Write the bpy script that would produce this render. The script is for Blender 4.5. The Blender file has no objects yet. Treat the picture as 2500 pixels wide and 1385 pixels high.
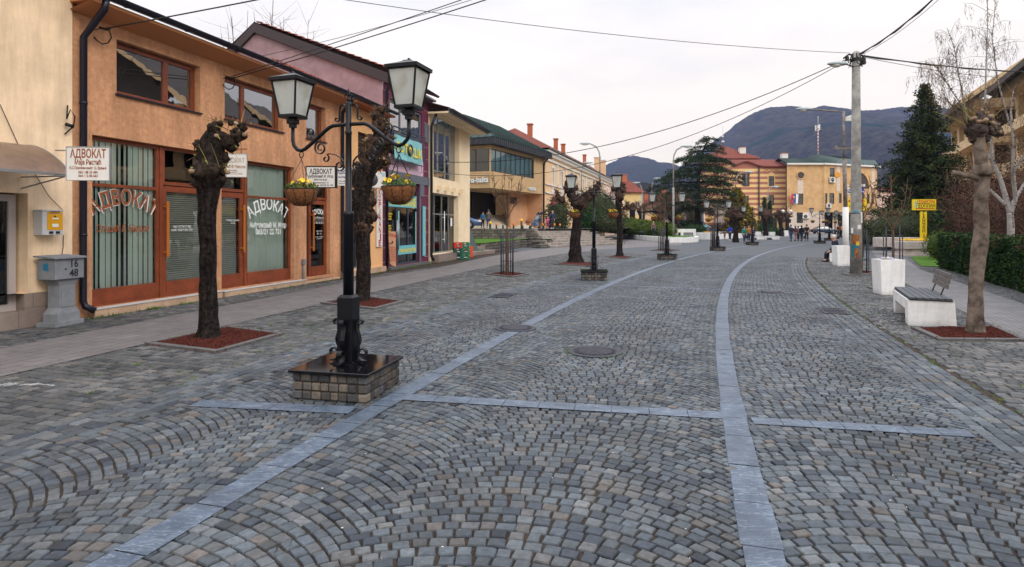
import bpy, bmesh, math, random
import numpy as np
from mathutils import Vector, Matrix, noise
R = math.radians
random.seed(7)
rng = np.random.default_rng(7)
S = bpy.context.scene
COL = S.collection
# ---------------------------------------------------------------- camera
CAM_H = 1.65
FPX = 1480.0          # focal length in photo pixels (2500 wide)
CX, HY = 1250.0, 550.0
cd = bpy.data.cameras.new("camera"); cam = bpy.data.objects.new("camera", cd); COL.objects.link(cam)
cam.location = (0, 0, CAM_H); cam.rotation_euler = (R(90), 0, 0)
cd.sensor_width = 36; cd.lens = FPX / 2500 * 36
cd.shift_y = -(692.5 - HY) / 2500
cd.clip_start = 0.05; cd.clip_end = 9000
S.camera = cam
# ---------------------------------------------------------------- world
w = bpy.data.worlds.new("World"); S.world = w; w.use_nodes = True
nt = w.node_tree; nt.nodes.clear()
def N(t, nt=nt, **k):
    n = nt.nodes.new(t)
    for a, b in k.items(): setattr(n, a, b)
    return n
sky = N('ShaderNodeTexSky', sky_type='NISHITA', sun_disc=False)
SUN_EL, SUN_AZ = 36, 138          # azimuth measured from +Y towards +X
sky.sun_elevation = R(SUN_EL); sky.sun_rotation = R(SUN_AZ)
tc = N('ShaderNodeTexCoord'); sp = N('ShaderNodeSeparateXYZ')
nt.links.new(tc.outputs['Generated'], sp.inputs[0])
mp = N('ShaderNodeMapping'); mp.inputs['Scale'].default_value = (1.0, 1.0, 3.2)
nt.links.new(tc.outputs['Generated'], mp.inputs[0])
no = N('ShaderNodeTexNoise'); no.inputs['Scale'].default_value = 1.7; no.inputs['Detail'].default_value = 6; no.inputs['Roughness'].default_value = .52
nt.links.new(mp.outputs[0], no.inputs[0])
cr = N('ShaderNodeValToRGB')
cr.color_ramp.elements[0].position = .36; cr.color_ramp.elements[0].color = (.77, .81, .875, 1)
cr.color_ramp.elements[1].position = .60; cr.color_ramp.elements[1].color = (1.0, .99, .98, 1)
nt.links.new(no.outputs[0], cr.inputs[0])
gr = N('ShaderNodeValToRGB')      # brighter towards the zenith, as an overcast sky is
gr.color_ramp.elements[0].position = 0.0; gr.color_ramp.elements[0].color = (1.16, .99, .74, 1)
gr.color_ramp.elements[1].position = 1.0; gr.color_ramp.elements[1].color = (2.4, 2.45, 2.6, 1)
e = gr.color_ramp.elements.new(.12); e.color = (1.13, 1.01, .85, 1)
e = gr.color_ramp.elements.new(.36); e.color = (1.02, .98, .96, 1)
nt.links.new(sp.outputs[2], gr.inputs[0])
mu = N('ShaderNodeVectorMath', operation='MULTIPLY'); nt.links.new(cr.outputs[0], mu.inputs[0]); nt.links.new(gr.outputs[0], mu.inputs[1])
sc_ = N('ShaderNodeVectorMath', operation='SCALE'); sc_.inputs[3].default_value = 10.0; nt.links.new(mu.outputs[0], sc_.inputs[0])
mx = N('ShaderNodeMix', data_type='RGBA'); mx.inputs[0].default_value = .95
nt.links.new(sky.outputs[0], mx.inputs[6]); nt.links.new(sc_.outputs[0], mx.inputs[7])
bg = N('ShaderNodeBackground'); bg.inputs[1].default_value = .1
wo = N('ShaderNodeOutputWorld'); nt.links.new(mx.outputs[2], bg.inputs[0]); nt.links.new(bg.outputs[0], wo.inputs[0])
# ---------------------------------------------------------------- sun (veiled)
sd = bpy.data.lights.new("sun", 'SUN'); so = bpy.data.objects.new("sun", sd); COL.objects.link(so)
sd.energy = 1.2; sd.angle = R(24); sd.color = (1.0, .93, .84)
_a, _e = R(SUN_AZ), R(SUN_EL)
_dir = Vector((math.sin(_a) * math.cos(_e), math.cos(_a) * math.cos(_e), math.sin(_e)))
so.rotation_euler = _dir.to_track_quat('Z', 'Y').to_euler()
S.view_settings.view_transform = 'Standard'; S.view_settings.look = 'None'
S.view_settings.exposure = 0.25; S.view_settings.gamma = 1.0
S.cycles.max_bounces = 6; S.cycles.diffuse_bounces = 3; S.cycles.glossy_bounces = 3
S.cycles.transparent_max_bounces = 12; S.cycles.transmission_bounces = 4; S.cycles.volume_bounces = 0
S.cycles.use_denoising = True

# ================================================================ helpers
def G(px, py, z=0.0):
    """ground point seen at a photo pixel"""
    d = FPX * (CAM_H - z) / (py - HY)
    return ((px - CX) / FPX * d, d)
def P(px, py, d):
    return ((px - CX) / FPX * d, d, CAM_H + (HY - py) / FPX * d)

def Mt(name, col, rough=.6, metal=0.0, var=None, bump=None, col2=None, spec=.4, alpha=None):
    m = bpy.data.materials.new(name); m.use_nodes = True; t = m.node_tree
    b = t.nodes['Principled BSDF']; b.inputs['Roughness'].default_value = rough
    b.inputs['Metallic'].default_value = metal; b.inputs['Specular IOR Level'].default_value = spec
    c = (*col, 1)
    if var or bump: co = N('ShaderNodeTexCoord', t)
    if var:
        n = N('ShaderNodeTexNoise', t); n.inputs['Scale'].default_value = var[0]; n.inputs['Detail'].default_value = 5; n.inputs['Roughness'].default_value = .65
        t.links.new(co.outputs['Object'], n.inputs[0])
        r = N('ShaderNodeValToRGB', t); r.color_ramp.elements[0].position = .33; r.color_ramp.elements[1].position = .67
        a = var[1]
        r.color_ramp.elements[0].color = (*[x * (1 - a) for x in col], 1)
        r.color_ramp.elements[1].color = (*[min(1, x * (1 + a)) for x in col], 1) if col2 is None else (*col2, 1)
        t.links.new(n.outputs[0], r.inputs[0]); t.links.new(r.outputs[0], b.inputs['Base Color'])
    else: b.inputs['Base Color'].default_value = c
    if bump:
        n2 = N('ShaderNodeTexNoise', t); n2.inputs['Scale'].default_value = bump[0]; n2.inputs['Detail'].default_value = 6; n2.inputs['Roughness'].default_value = .6
        t.links.new(co.outputs['Object'], n2.inputs[0])
        bp = N('ShaderNodeBump', t); bp.inputs['Strength'].default_value = bump[1]; bp.inputs['Distance'].default_value = .02 if len(bump) < 3 else bump[2]
        t.links.new(n2.outputs[0], bp.inputs['Height']); t.links.new(bp.outputs[0], b.inputs['Normal'])
    return m

def glass(name, tint=(.85, .93, .9), refl=1.0, rough=.01, blend=.25):
    m = bpy.data.materials.new(name); m.use_nodes = True; t = m.node_tree; t.nodes.clear()
    o = N('ShaderNodeOutputMaterial', t); mix = N('ShaderNodeMixShader', t)
    tr = N('ShaderNodeBsdfTransparent', t); tr.inputs[0].default_value = (*tint, 1)
    gl = N('ShaderNodeBsdfGlossy', t); gl.inputs['Roughness'].default_value = rough; gl.inputs['Color'].default_value = (refl, refl, refl, 1)
    fr = N('ShaderNodeFresnel', t); fr.inputs[0].default_value = 1.5
    ma = N('ShaderNodeMath', t, operation='MULTIPLY_ADD'); ma.inputs[1].default_value = 1.0; ma.inputs[2].default_value = blend; ma.use_clamp = True
    t.links.new(fr.outputs[0], ma.inputs[0]); t.links.new(ma.outputs[0], mix.inputs[0])
    # a faint waviness of old panes
    co = N('ShaderNodeTexCoord', t); n2 = N('ShaderNodeTexNoise', t); n2.inputs['Scale'].default_value = 1.3
    t.links.new(co.outputs['Object'], n2.inputs[0]); bp = N('ShaderNodeBump', t); bp.inputs['Strength'].default_value = .025; bp.inputs['Distance'].default_value = .1
    t.links.new(n2.outputs[0], bp.inputs['Height']); t.links.new(bp.outputs[0], gl.inputs['Normal'])
    t.links.new(tr.outputs[0], mix.inputs[1]); t.links.new(gl.outputs[0], mix.inputs[2]); t.links.new(mix.outputs[0], o.inputs[0])
    return m

def grime(m, streak=.22, base=None):
    """rain streaks and patchy dirt over a painted surface"""
    t = m.node_tree; b = t.nodes['Principled BSDF']; l = b.inputs['Base Color'].links; co = N('ShaderNodeTexCoord', t)
    if l: src = l[0].from_socket
    else: r_ = N('ShaderNodeRGB', t); r_.outputs[0].default_value = b.inputs['Base Color'].default_value; src = r_.outputs[0]
    for sc, zs_, amt, lo, hi in ((3.5,.12,streak,.42,.72),(.55,1.0,streak*.8,.40,.66)):
        mp_ = N('ShaderNodeMapping', t); mp_.inputs['Scale'].default_value = (1,1,zs_); t.links.new(co.outputs['Object'], mp_.inputs[0])
        n = N('ShaderNodeTexNoise', t); n.inputs['Scale'].default_value = sc; n.inputs['Detail'].default_value = 6; n.inputs['Roughness'].default_value = .7; t.links.new(mp_.outputs[0], n.inputs[0])
        mr = N('ShaderNodeMapRange', t); mr.inputs[1].default_value = lo; mr.inputs[2].default_value = hi; mr.inputs[3].default_value = 1.10; mr.inputs[4].default_value = 1-amt; t.links.new(n.outputs[0], mr.inputs[0])
        v = N('ShaderNodeVectorMath', t, operation='SCALE'); t.links.new(src, v.inputs[0]); t.links.new(mr.outputs[0], v.inputs[3]); src = v.outputs[0]
    if base:      # splashed dirt low on the wall, with a ragged edge
        sp_ = N('ShaderNodeSeparateXYZ', t); t.links.new(co.outputs['Object'], sp_.inputs[0]); n = N('ShaderNodeTexNoise', t); n.inputs['Scale'].default_value = 4; n.inputs['Detail'].default_value = 6; t.links.new(co.outputs['Object'], n.inputs[0])
        a = N('ShaderNodeMath', t, operation='MULTIPLY_ADD'); t.links.new(n.outputs[0], a.inputs[0]); a.inputs[1].default_value = -base*1.6; t.links.new(sp_.outputs[2], a.inputs[2])
        mr = N('ShaderNodeMapRange', t); mr.inputs[1].default_value = -base; mr.inputs[2].default_value = base*.25; mr.inputs[3].default_value = .62; mr.inputs[4].default_value = 1.0; t.links.new(a.outputs[0], mr.inputs[0])
        v = N('ShaderNodeVectorMath', t, operation='SCALE'); t.links.new(src, v.inputs[0]); t.links.new(mr.outputs[0], v.inputs[3]); src = v.outputs[0]
    t.links.new(src, b.inputs['Base Color']); return m

class MB:
    """collects shapes into one mesh; .m is the current placement"""
    def __init__(s, m=None): s.v = []; s.f = []; s.mi = []; s.sm = []; s.m = m or Matrix(); s.k = 0; s.smooth = False
    def add(s, vs, fs, smooth=None):
        o = len(s.v); M_ = s.m
        s.v += [tuple(M_ @ Vector(v)) for v in vs]
        s.f += [tuple(i + o for i in f) for f in fs]
        s.mi += [s.k] * len(fs); s.sm += [s.smooth if smooth is None else smooth] * len(fs)
        return s
    def box(s, x0, x1, y0, y1, z0, z1, bev=0.0):
        if bev <= 0:
            v = [(x0,y0,z0),(x1,y0,z0),(x1,y1,z0),(x0,y1,z0),(x0,y0,z1),(x1,y0,z1),(x1,y1,z1),(x0,y1,z1)]
            return s.add(v, [(0,3,2,1),(4,5,6,7),(0,1,5,4),(1,2,6,5),(2,3,7,6),(3,0,4,7)])
        b = min(bev, abs(x1-x0)*.45, abs(y1-y0)*.45, abs(z1-z0)*.45)
        def ring(z, i): return [(x0+i,y0+b,z),(x0+b,y0+i,z),(x1-b,y0+i,z),(x1-i,y0+b,z),(x1-i,y1-b,z),(x1-b,y1-i,z),(x0+b,y1-i,z),(x0+i,y1-b,z)]
        v = ring(z0, b) + ring(z0+b, 0) + ring(z1-b, 0) + ring(z1, b)
        f = [tuple(range(7,-1,-1)), tuple(range(24,32))]
        for k in range(3):
            for i in range(8):
                j = (i+1) % 8; f.append((k*8+i, k*8+j, k*8+8+j, k*8+8+i))
        return s.add(v, f)
    def quad(s, a, b, c, d): return s.add([a,b,c,d], [(0,1,2,3)])
    def poly(s, pts): return s.add(pts, [tuple(range(len(pts)))])
    def prism(s, pts, z0, z1):
        n = len(pts); v = [(x,y,z0) for x,y in pts] + [(x,y,z1) for x,y in pts]
        return s.add(v, [tuple(range(n-1,-1,-1)), tuple(range(n,2*n))] + [(i,(i+1)%n,n+(i+1)%n,n+i) for i in range(n)])
    def slab(s, pts, dy, ax=1):
        """polygon of (x,z) points extruded along y from dy[0] to dy[1]"""
        n = len(pts); v = [(x,dy[0],z) for x,z in pts] + [(x,dy[1],z) for x,z in pts]
        return s.add(v, [tuple(range(n)), tuple(range(2*n-1,n-1,-1))] + [(i,n+i,n+(i+1)%n,(i+1)%n) for i in range(n)])
    def tube(s, pts, r, n=8, cap=True, smooth=True, flat=None):
        pts = [Vector(p) for p in pts]; L = len(pts)
        if not hasattr(r, '__len__'): r = [r]*L
        vs = []; fs = []; up = None
        for i, p in enumerate(pts):
            t = (pts[min(i+1,L-1)] - pts[max(i-1,0)])
            if t.length < 1e-9: t = Vector((0,0,1))
            t.normalize()
            if up is None: up = t.orthogonal().normalized()
            up = (up - t*up.dot(t)); up = up.normalized() if up.length > 1e-6 else t.orthogonal().normalized()
            sd_ = t.cross(up)
            for k in range(n):
                a = 2*math.pi*k/n; vs.append(p + (up*math.cos(a) + sd_*math.sin(a))*r[i])
        for i in range(L-1):
            for k in range(n):
                fs.append((i*n+k, i*n+(k+1)%n, (i+1)*n+(k+1)%n, (i+1)*n+k))
        if cap and n > 2: fs += [tuple(range(n-1,-1,-1)), tuple(range((L-1)*n, L*n))]
        return s.add(vs, fs, smooth)
    def strap(s, pts, wdir, wd, th):
        """flat iron strap along pts in a plane whose normal is wdir"""
        wdir = Vector(wdir).normalized(); pts = [Vector(p) for p in pts]; L = len(pts); vs = []; fs = []
        for i, p in enumerate(pts):
            t = (pts[min(i+1,L-1)] - pts[max(i-1,0)]).normalized(); nn = t.cross(wdir)
            for a, b in ((-1,-1),(1,-1),(1,1),(-1,1)): vs.append(p + wdir*a*wd/2 + nn*b*th/2)
        for i in range(L-1):
            for k in range(4): fs.append((i*4+k, i*4+(k+1)%4, i*4+4+(k+1)%4, i*4+4+k))
        fs += [(3,2,1,0), tuple(range(L*4-4, L*4))]
        return s.add(vs, fs)
    def lathe(s, prof, n=24, c=(0,0), smooth=True):
        vs = []; fs = []
        for r_, z in prof:
            for k in range(n):
                a = 2*math.pi*k/n; vs.append((c[0]+r_*math.cos(a), c[1]+r_*math.sin(a), z))
        L = len(prof)
        for i in range(L-1):
            for k in range(n): fs.append((i*n+k, i*n+(k+1)%n, (i+1)*n+(k+1)%n, (i+1)*n+k))
        fs += [tuple(range(n-1,-1,-1)), tuple(range((L-1)*n, L*n))]
        return s.add(vs, fs, smooth)
    def ball(s, c, r, n=8, jit=0, sc=(1,1,1), smooth=True):
        vs = []; fs = []; m = n//2+1
        for i in range(m+1):
            th = math.pi*i/m
            for k in range(n):
                a = 2*math.pi*k/n; d = Vector((math.sin(th)*math.cos(a), math.sin(th)*math.sin(a), math.cos(th)))
                q = r*(1+jit*noise.noise((Vector(c)+d*r)*3.1/max(r,.02)*.35+Vector((5,3,1)))) if jit else r
                vs.append((c[0]+d.x*q*sc[0], c[1]+d.y*q*sc[1], c[2]+d.z*q*sc[2]))
        for i in range(m):
            for k in range(n): fs.append((i*n+k, i*n+n+k, i*n+n+(k+1)%n, i*n+(k+1)%n))
        return s.add(vs, fs, smooth)
    def build(s, name, mats, parent=None, loc=None):
        me = bpy.data.meshes.new(name); me.from_pydata(s.v, [], s.f)
        if not isinstance(mats, (list, tuple)): mats = [mats]
        for m in mats: me.materials.append(m)
        if len(mats) > 1: me.polygons.foreach_set('material_index', s.mi)
        me.polygons.foreach_set('use_smooth', s.sm)
        me.validate(verbose=False); me.update()
        o = bpy.data.objects.new(name, me); COL.objects.link(o)
        if parent is not None: o.parent = parent
        if loc: o.location = loc
        return o

def tag(o, label=None, cat=None, group=None, kind=None):
    if label: o['label'] = label
    if cat: o['category'] = cat
    if group: o['group'] = group
    if kind: o['kind'] = kind
    return o
def thing(name, label, cat, loc=(0,0,0), rz=0.0, group=None):
    o = bpy.data.objects.new(name, None); COL.objects.link(o); o.empty_display_size = .1
    o.location = loc; o.rotation_euler = (0,0,rz)
    return tag(o, label, cat, group)
def dup(o, loc=None, rz=None, label=None, group=None, scale=None, parent=None):
    c = o.copy(); COL.objects.link(c)
    if parent is not None: c.parent = parent
    if loc is not None: c.location = loc
    if rz is not None: c.rotation_euler = (0,0,rz)
    if scale: c.scale = (scale,)*3 if not hasattr(scale,'__len__') else scale
    if label: c['label'] = label
    if group: c['group'] = group
    for ch in list(o.children): dup(ch, parent=c)
    return c

_fonts = {}
def text_mesh(txt, size, width=None, arc=None, bold=0.0, shear=0.0, align='CENTER', line=1.0, th=0.0, vert=False):
    """returns verts, faces of lettering in the x-z plane facing -y, centred on x, baseline z=0"""
    if vert: txt = "\n".join(txt)
    cu = bpy.data.curves.new('lettering', 'FONT'); cu.body = txt; cu.size = size; cu.align_x = align
    cu.offset = min(bold*.8, size*.024); cu.shear = shear; cu.space_line = line; cu.resolution_u = 3; cu.extrude = th
    o = bpy.data.objects.new('lettering', cu); COL.objects.link(o)
    dg = bpy.context.evaluated_depsgraph_get(); me = o.evaluated_get(dg).to_mesh()
    v = [tuple(x.co) for x in me.vertices]; f = [tuple(p.vertices) for p in me.polygons]
    o.evaluated_get(dg).to_mesh_clear(); bpy.data.objects.remove(o); bpy.data.curves.remove(cu)
    if not v: return [], []
    if width:
        xs = [a[0] for a in v]; k = width/(max(xs)-min(xs)); mid = (max(xs)+min(xs))/2
        v = [((x-mid)*k, y, z) for x,y,z in v]
    if arc:
        v = [(math.sin(x/arc)*(arc+y), math.cos(x/arc)*(arc+y)-arc, z) for x,y,z in v]
    return [(x, -z, y) for x,y,z in v], f
def put_text(mb, txt, x, y, z, size, **k):
    v, f = text_mesh(txt, size, **k)
    mb.add([(a+x, b+y, c+z) for a,b,c in v], f, False)

def mtx(loc, rz=0.0, rx=0.0, ry=0.0, sc=1.0):
    return Matrix.Translation(loc) @ Matrix.Rotation(rz,4,'Z') @ Matrix.Rotation(ry,4,'Y') @ Matrix.Rotation(rx,4,'X') @ Matrix.Scale(sc,4)

class Frame:
    """a facade plane: x runs along the wall, -y faces the street, z is up"""
    def __init__(s, x, y, slope=None, rz=None):
        s.o = Vector((x, y, 0)); s.rz = rz if rz is not None else math.atan2(1, slope)
        s.u = Vector((math.cos(s.rz), math.sin(s.rz), 0)); s.n = Vector((math.sin(s.rz), -math.cos(s.rz), 0))
    def at(s, px, py, off=0.0):
        """(s, z) on the plane lying off metres in front of the wall"""
        r = Vector(((px-CX)/FPX, 1, (HY-py)/FPX)); o = s.o + s.n*off
        k = o.dot(s.n)/r.dot(s.n); p = r*k
        return ((p-o).dot(s.u), CAM_H + p.z)
    def s(s_, px, off=0.0): return s_.at(px, HY, off)[0]
    def z(s_, px, py, off=0.0): return s_.at(px, py, off)[1]
    def world(s_, a, y=0.0, z=0.0): return s_.o + s_.u*a - s_.n*y + Vector((0,0,z))

def wall(mb, s0, s1, z0, z1, ops, y=0.0, rev=.22, back=True):
    """wall sheet at y with real openings and their reveals; ops = (s0,s1,z0,z1)"""
    xs = sorted({s0, s1, *[a for o in ops for a in o[:2] if s0 < a < s1]}); zs = sorted({z0, z1, *[a for o in ops for a in o[2:4] if z0 < a < z1]})
    for i in range(len(xs)-1):
        for j in range(len(zs)-1):
            cx_, cz = (xs[i]+xs[i+1])/2, (zs[j]+zs[j+1])/2
            if any(o[0] < cx_ < o[1] and o[2] < cz < o[3] for o in ops): continue
            mb.quad((xs[i],y,zs[j]), (xs[i+1],y,zs[j]), (xs[i+1],y,zs[j+1]), (xs[i],y,zs[j+1]))
    for a, b, c, d in [o[:4] for o in ops]:
        mb.quad((a,y,c),(a,y+rev,c),(a,y+rev,d),(a,y,d)); mb.quad((b,y,c),(b,y,d),(b,y+rev,d),(b,y+rev,c))
        mb.quad((a,y,d),(a,y+rev,d),(b,y+rev,d),(b,y,d)); mb.quad((a,y,c),(b,y,c),(b,y+rev,c),(a,y+rev,c))

def window(par, s0, s1, z0, z1, fm, gm, fw=.06, xs=(), zs=(), y=.12, dp=.06, name='window', sill=None, sillm=None, blind=None, bm=None, label=None, mw=None):
    """frame with mullions at fractions xs and transoms at zs; panes (one mesh) are its child"""
    mw = mw or fw*.8
    f = MB()
    f.box(s0, s1, y, y+dp, z0, z0+fw); f.box(s0, s1, y, y+dp, z1-fw, z1)
    f.box(s0, s0+fw, y, y+dp, z0+fw, z1-fw); f.box(s1-fw, s1, y, y+dp, z0+fw, z1-fw)
    for q in xs:
        c = s0+(s1-s0)*q; f.box(c-mw/2, c+mw/2, y+.003, y+dp-.003, z0+fw, z1-fw)
    for q in zs:
        c = z0+(z1-z0)*q; f.box(s0+fw, s1-fw, y+.006, y+dp-.006, c-mw/2, c+mw/2)
    o = f.build(name, fm, par)
    if label: o['label'] = label
    g = MB(); g.quad((s0+fw*.5,y+dp*.6,z0+fw*.5),(s1-fw*.5,y+dp*.6,z0+fw*.5),(s1-fw*.5,y+dp*.6,z1-fw*.5),(s0+fw*.5,y+dp*.6,z1-fw*.5)); g.build('pane', gm, o)
    if sill:
        k = MB(); k.box(s0-.04, s1+.04, -sill, y, z0-.035, z0-.002); k.build('sill', sillm or fm, o)
    if blind == 'v':
        k = MB(); a = s0+fw; n = max(2, int((s1-s0-2*fw)/.115)); st = (s1-s0-2*fw)/n
        for i in range(n):
            c = a+st*(i+.5); t_ = R(random.choice((4,7,10,14,22,30))); dx, dy_ = math.cos(t_)*st*.52, math.sin(t_)*st*.52
            k.quad((c-dx,y+.09-dy_,z0+fw+.02),(c+dx,y+.09+dy_,z0+fw+.02),(c+dx,y+.09+dy_,z1-fw),(c-dx,y+.09-dy_,z1-fw))
        k.build('blind', bm, o)
    elif blind == 'h':
        k = MB(); n = int((z1-z0-2*fw)/.045)
        for i in range(n):
            c = z0+fw+(i+.5)*(z1-z0-2*fw)/n
            k.quad((s0+fw,y+.10,c-.018),(s1-fw,y+.10,c-.018),(s1-fw,y+.125,c+.018),(s0+fw,y+.125,c+.018))
        k.build('blind', bm, o)
    elif blind == 'c':
        k = MB(); n = 24; pts = []
        for i in range(n+1):
            pts.append((s0+fw+(s1-s0-2*fw)*i/n, y+.16+.03*math.sin(i*1.9)+.015*math.sin(i*.7)))
        for i in range(n):
            (a,b),(c,d) = pts[i], pts[i+1]; k.quad((a,b,z0+fw),(c,d,z0+fw),(c,d,z1-fw),(a,b,z1-fw))
        k.build('curtain', bm, o)
    return o

def copy_cyc(m, **k): pass
# ================================================================ materials
m_sand   = Mt("joint_sand", (.038,.025,.016), .95, var=(9,.5), bump=(60,.6,.01))
m_far    = Mt("far_setts", (.072,.078,.085), .8, var=(7.5,.28), bump=(9,.5,.02))
m_slab   = Mt("blue_limestone", (.058,.084,.125), .45, var=(5,.22), bump=(25,.2,.005), col2=(.092,.125,.175))
m_black  = Mt("black_iron", (.004,.0045,.007), .38, 0, spec=.28)
m_iron   = Mt("cast_iron", (.045,.045,.06), .5, .6, var=(20,.4), bump=(40,.3))
m_conc   = Mt("concrete_kerb", (.105,.10,.097), .85, var=(6,.2), bump=(30,.3,.01))
m_white  = grime(Mt("white_concrete", (.76,.75,.73), .6, var=(14,.06), bump=(40,.15,.004)), .10, .10)
m_grass  = Mt("grass_blades", (.09,.17,.02), .7, var=(3,.35), spec=.2)
m_lawn   = Mt("lawn", (.07,.15,.018), .9, var=(2.5,.35), bump=(30,.8,.05), spec=.1)

def brickmat(name, c1, c2, mortar, bw, rh, ms, rz=0, rough=.75, off=.5, nz=.25, bump=.3, spec=.35):
    m = bpy.data.materials.new(name); m.use_nodes = True; t = m.node_tree; b = t.nodes['Principled BSDF']
    co = N('ShaderNodeTexCoord', t); mpn = N('ShaderNodeMapping', t); mpn.inputs['Rotation'].default_value = rz if hasattr(rz,'__len__') else (0,0,rz)
    t.links.new(co.outputs['Object'], mpn.inputs[0])
    br = N('ShaderNodeTexBrick', t); br.offset = off
    for k, v in (('Scale',1.0),('Mortar Size',ms),('Brick Width',bw),('Row Height',rh),('Bias',0.0),('Mortar Smooth',.1)): br.inputs[k].default_value = v
    br.inputs['Color1'].default_value = (*c1,1); br.inputs['Color2'].default_value = (*c2,1); br.inputs['Mortar'].default_value = (*mortar,1)
    t.links.new(mpn.outputs[0], br.inputs[0])
    n = N('ShaderNodeTexNoise', t); n.inputs['Scale'].default_value = 2.2; n.inputs['Detail'].default_value = 7; n.inputs['Roughness'].default_value = .7
    t.links.new(co.outputs['Object'], n.inputs[0])
    mr = N('ShaderNodeMapRange', t); mr.inputs[1].default_value = .3; mr.inputs[2].default_value = .7; mr.inputs[3].default_value = 1-nz; mr.inputs[4].default_value = 1+nz
    t.links.new(n.outputs[0], mr.inputs[0])
    ml = N('ShaderNodeVectorMath', t, operation='SCALE'); t.links.new(br.outputs[0], ml.inputs[0]); t.links.new(mr.outputs[0], ml.inputs[3])
    t.links.new(ml.outputs[0], b.inputs['Base Color']); b.inputs['Roughness'].default_value = rough; b.inputs['Specular IOR Level'].default_value = spec
    bp = N('ShaderNodeBump', t); bp.inputs['Strength'].default_value = bump; bp.inputs['Distance'].default_value = .01; bp.invert = True
    t.links.new(br.outputs['Fac'], bp.inputs['Height']); t.links.new(bp.outputs[0], b.inputs['Normal'])
    return m
# world angle of the left footway: it runs along (.26, 1)
m_walk  = brickmat("footway_tiles", (.145,.13,.127), (.16,.145,.14), (.075,.065,.062), .40, .20, .008, R(-75.4))
m_walk2 = brickmat("park_footway_tiles", (.15,.143,.142), (.17,.163,.16), (.09,.082,.08), .20, .10, .006, R(-63.4))

def vein(m):
    """pale scratches and veins of sawn limestone"""
    t = m.node_tree; b = t.nodes['Principled BSDF']; src = b.inputs['Base Color'].links[0].from_socket; co = N('ShaderNodeTexCoord', t); mx_ = None
    for sc, rot, lo, hi, k in ((3.0,.5,.495,.507,.5),(9,2.1,.492,.505,.45),(1.1,1.2,.52,.62,.35)):
        mp_ = N('ShaderNodeMapping', t); mp_.inputs['Rotation'].default_value = (0,0,rot); mp_.inputs['Scale'].default_value = (1,4.5 if sc > 2 else 1.5,1); t.links.new(co.outputs['Object'], mp_.inputs[0])
        n = N('ShaderNodeTexNoise', t); n.inputs['Scale'].default_value = sc; n.inputs['Detail'].default_value = 4; t.links.new(mp_.outputs[0], n.inputs[0])
        r = N('ShaderNodeValToRGB', t); e = r.color_ramp.elements; e[0].position = lo-.012; e[0].color = (0,0,0,1); e[1].position = (lo+hi)/2; e[1].color = (k,k,k,1); q = e.new(hi+.012); q.color = (0,0,0,1) if sc > 2 else (k,k,k,1)
        t.links.new(n.outputs[0], r.inputs[0]); mx_ = N('ShaderNodeMix', t, data_type='RGBA'); t.links.new(r.outputs[0], mx_.inputs[0]); t.links.new(src, mx_.inputs[6]); mx_.inputs[7].default_value = (.30,.34,.38,1) if sc > 2 else (.05,.062,.08,1); src = mx_.outputs[2]
    t.links.new(src, b.inputs['Base Color'])
vein(m_slab)
# per-stone coloured sett material
def settmat(name, stops, rough=.62):
    m = bpy.data.materials.new(name); m.use_nodes = True; t = m.node_tree; b = t.nodes['Principled BSDF']
    at = N('ShaderNodeAttribute', t, attribute_name='tone'); ah = N('ShaderNodeAttribute', t, attribute_name='hue')
    cr_ = N('ShaderNodeValToRGB', t); el = cr_.color_ramp.elements
    el[0].position, el[0].color = stops[0][0], (*stops[0][1],1); el[1].position, el[1].color = stops[-1][0], (*stops[-1][1],1)
    for p_, c_ in stops[1:-1]: q = el.new(p_); q.color = (*c_,1)
    t.links.new(ah.outputs['Fac'], cr_.inputs[0])
    co = N('ShaderNodeTexCoord', t); n = N('ShaderNodeTexNoise', t); n.inputs['Scale'].default_value = 22; n.inputs['Detail'].default_value = 8; n.inputs['Roughness'].default_value = .75
    t.links.new(co.outputs['Object'], n.inputs[0])
    mr = N('ShaderNodeMapRange', t); mr.inputs[1].default_value = .3; mr.inputs[2].default_value = .7; mr.inputs[3].default_value = .55; mr.inputs[4].default_value = 1.45
    t.links.new(n.outputs[0], mr.inputs[0])
    n3 = N('ShaderNodeTexNoise', t); n3.inputs['Scale'].default_value = .8; n3.inputs['Detail'].default_value = 4
    t.links.new(co.outputs['Object'], n3.inputs[0])
    mr3 = N('ShaderNodeMapRange', t); mr3.inputs[1].default_value = .35; mr3.inputs[2].default_value = .65; mr3.inputs[3].default_value = .66; mr3.inputs[4].default_value = 1.12
    t.links.new(n3.outputs[0], mr3.inputs[0])
    ma = N('ShaderNodeMath', t, operation='MULTIPLY'); t.links.new(mr.outputs[0], ma.inputs[0]); t.links.new(at.outputs['Fac'], ma.inputs[1])
    mb_ = N('ShaderNodeMath', t, operation='MULTIPLY'); t.links.new(ma.outputs[0], mb_.inputs[0]); t.links.new(mr3.outputs[0], mb_.inputs[1])
    ml = N('ShaderNodeVectorMath', t, operation='SCALE'); t.links.new(cr_.outputs[0], ml.inputs[0]); t.links.new(mb_.outputs[0], ml.inputs[3])
    t.links.new(ml.outputs[0], b.inputs['Base Color']); b.inputs['Roughness'].default_value = rough; b.inputs['Specular IOR Level'].default_value = .4
    bp = N('ShaderNodeBump', t); bp.inputs['Strength'].default_value = .45; bp.inputs['Distance'].default_value = .006
    t.links.new(n.outputs[0], bp.inputs['Height']); t.links.new(bp.outputs[0], b.inputs['Normal'])
    return m
m_sett = settmat("granite_setts", [(0,(.018,.023,.034)),(.16,(.036,.045,.060)),(.4,(.066,.079,.092)),(.62,(.090,.103,.113)),(.8,(.105,.107,.108)),(.9,(.100,.090,.083)),(1,(.125,.104,.090))])
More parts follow.
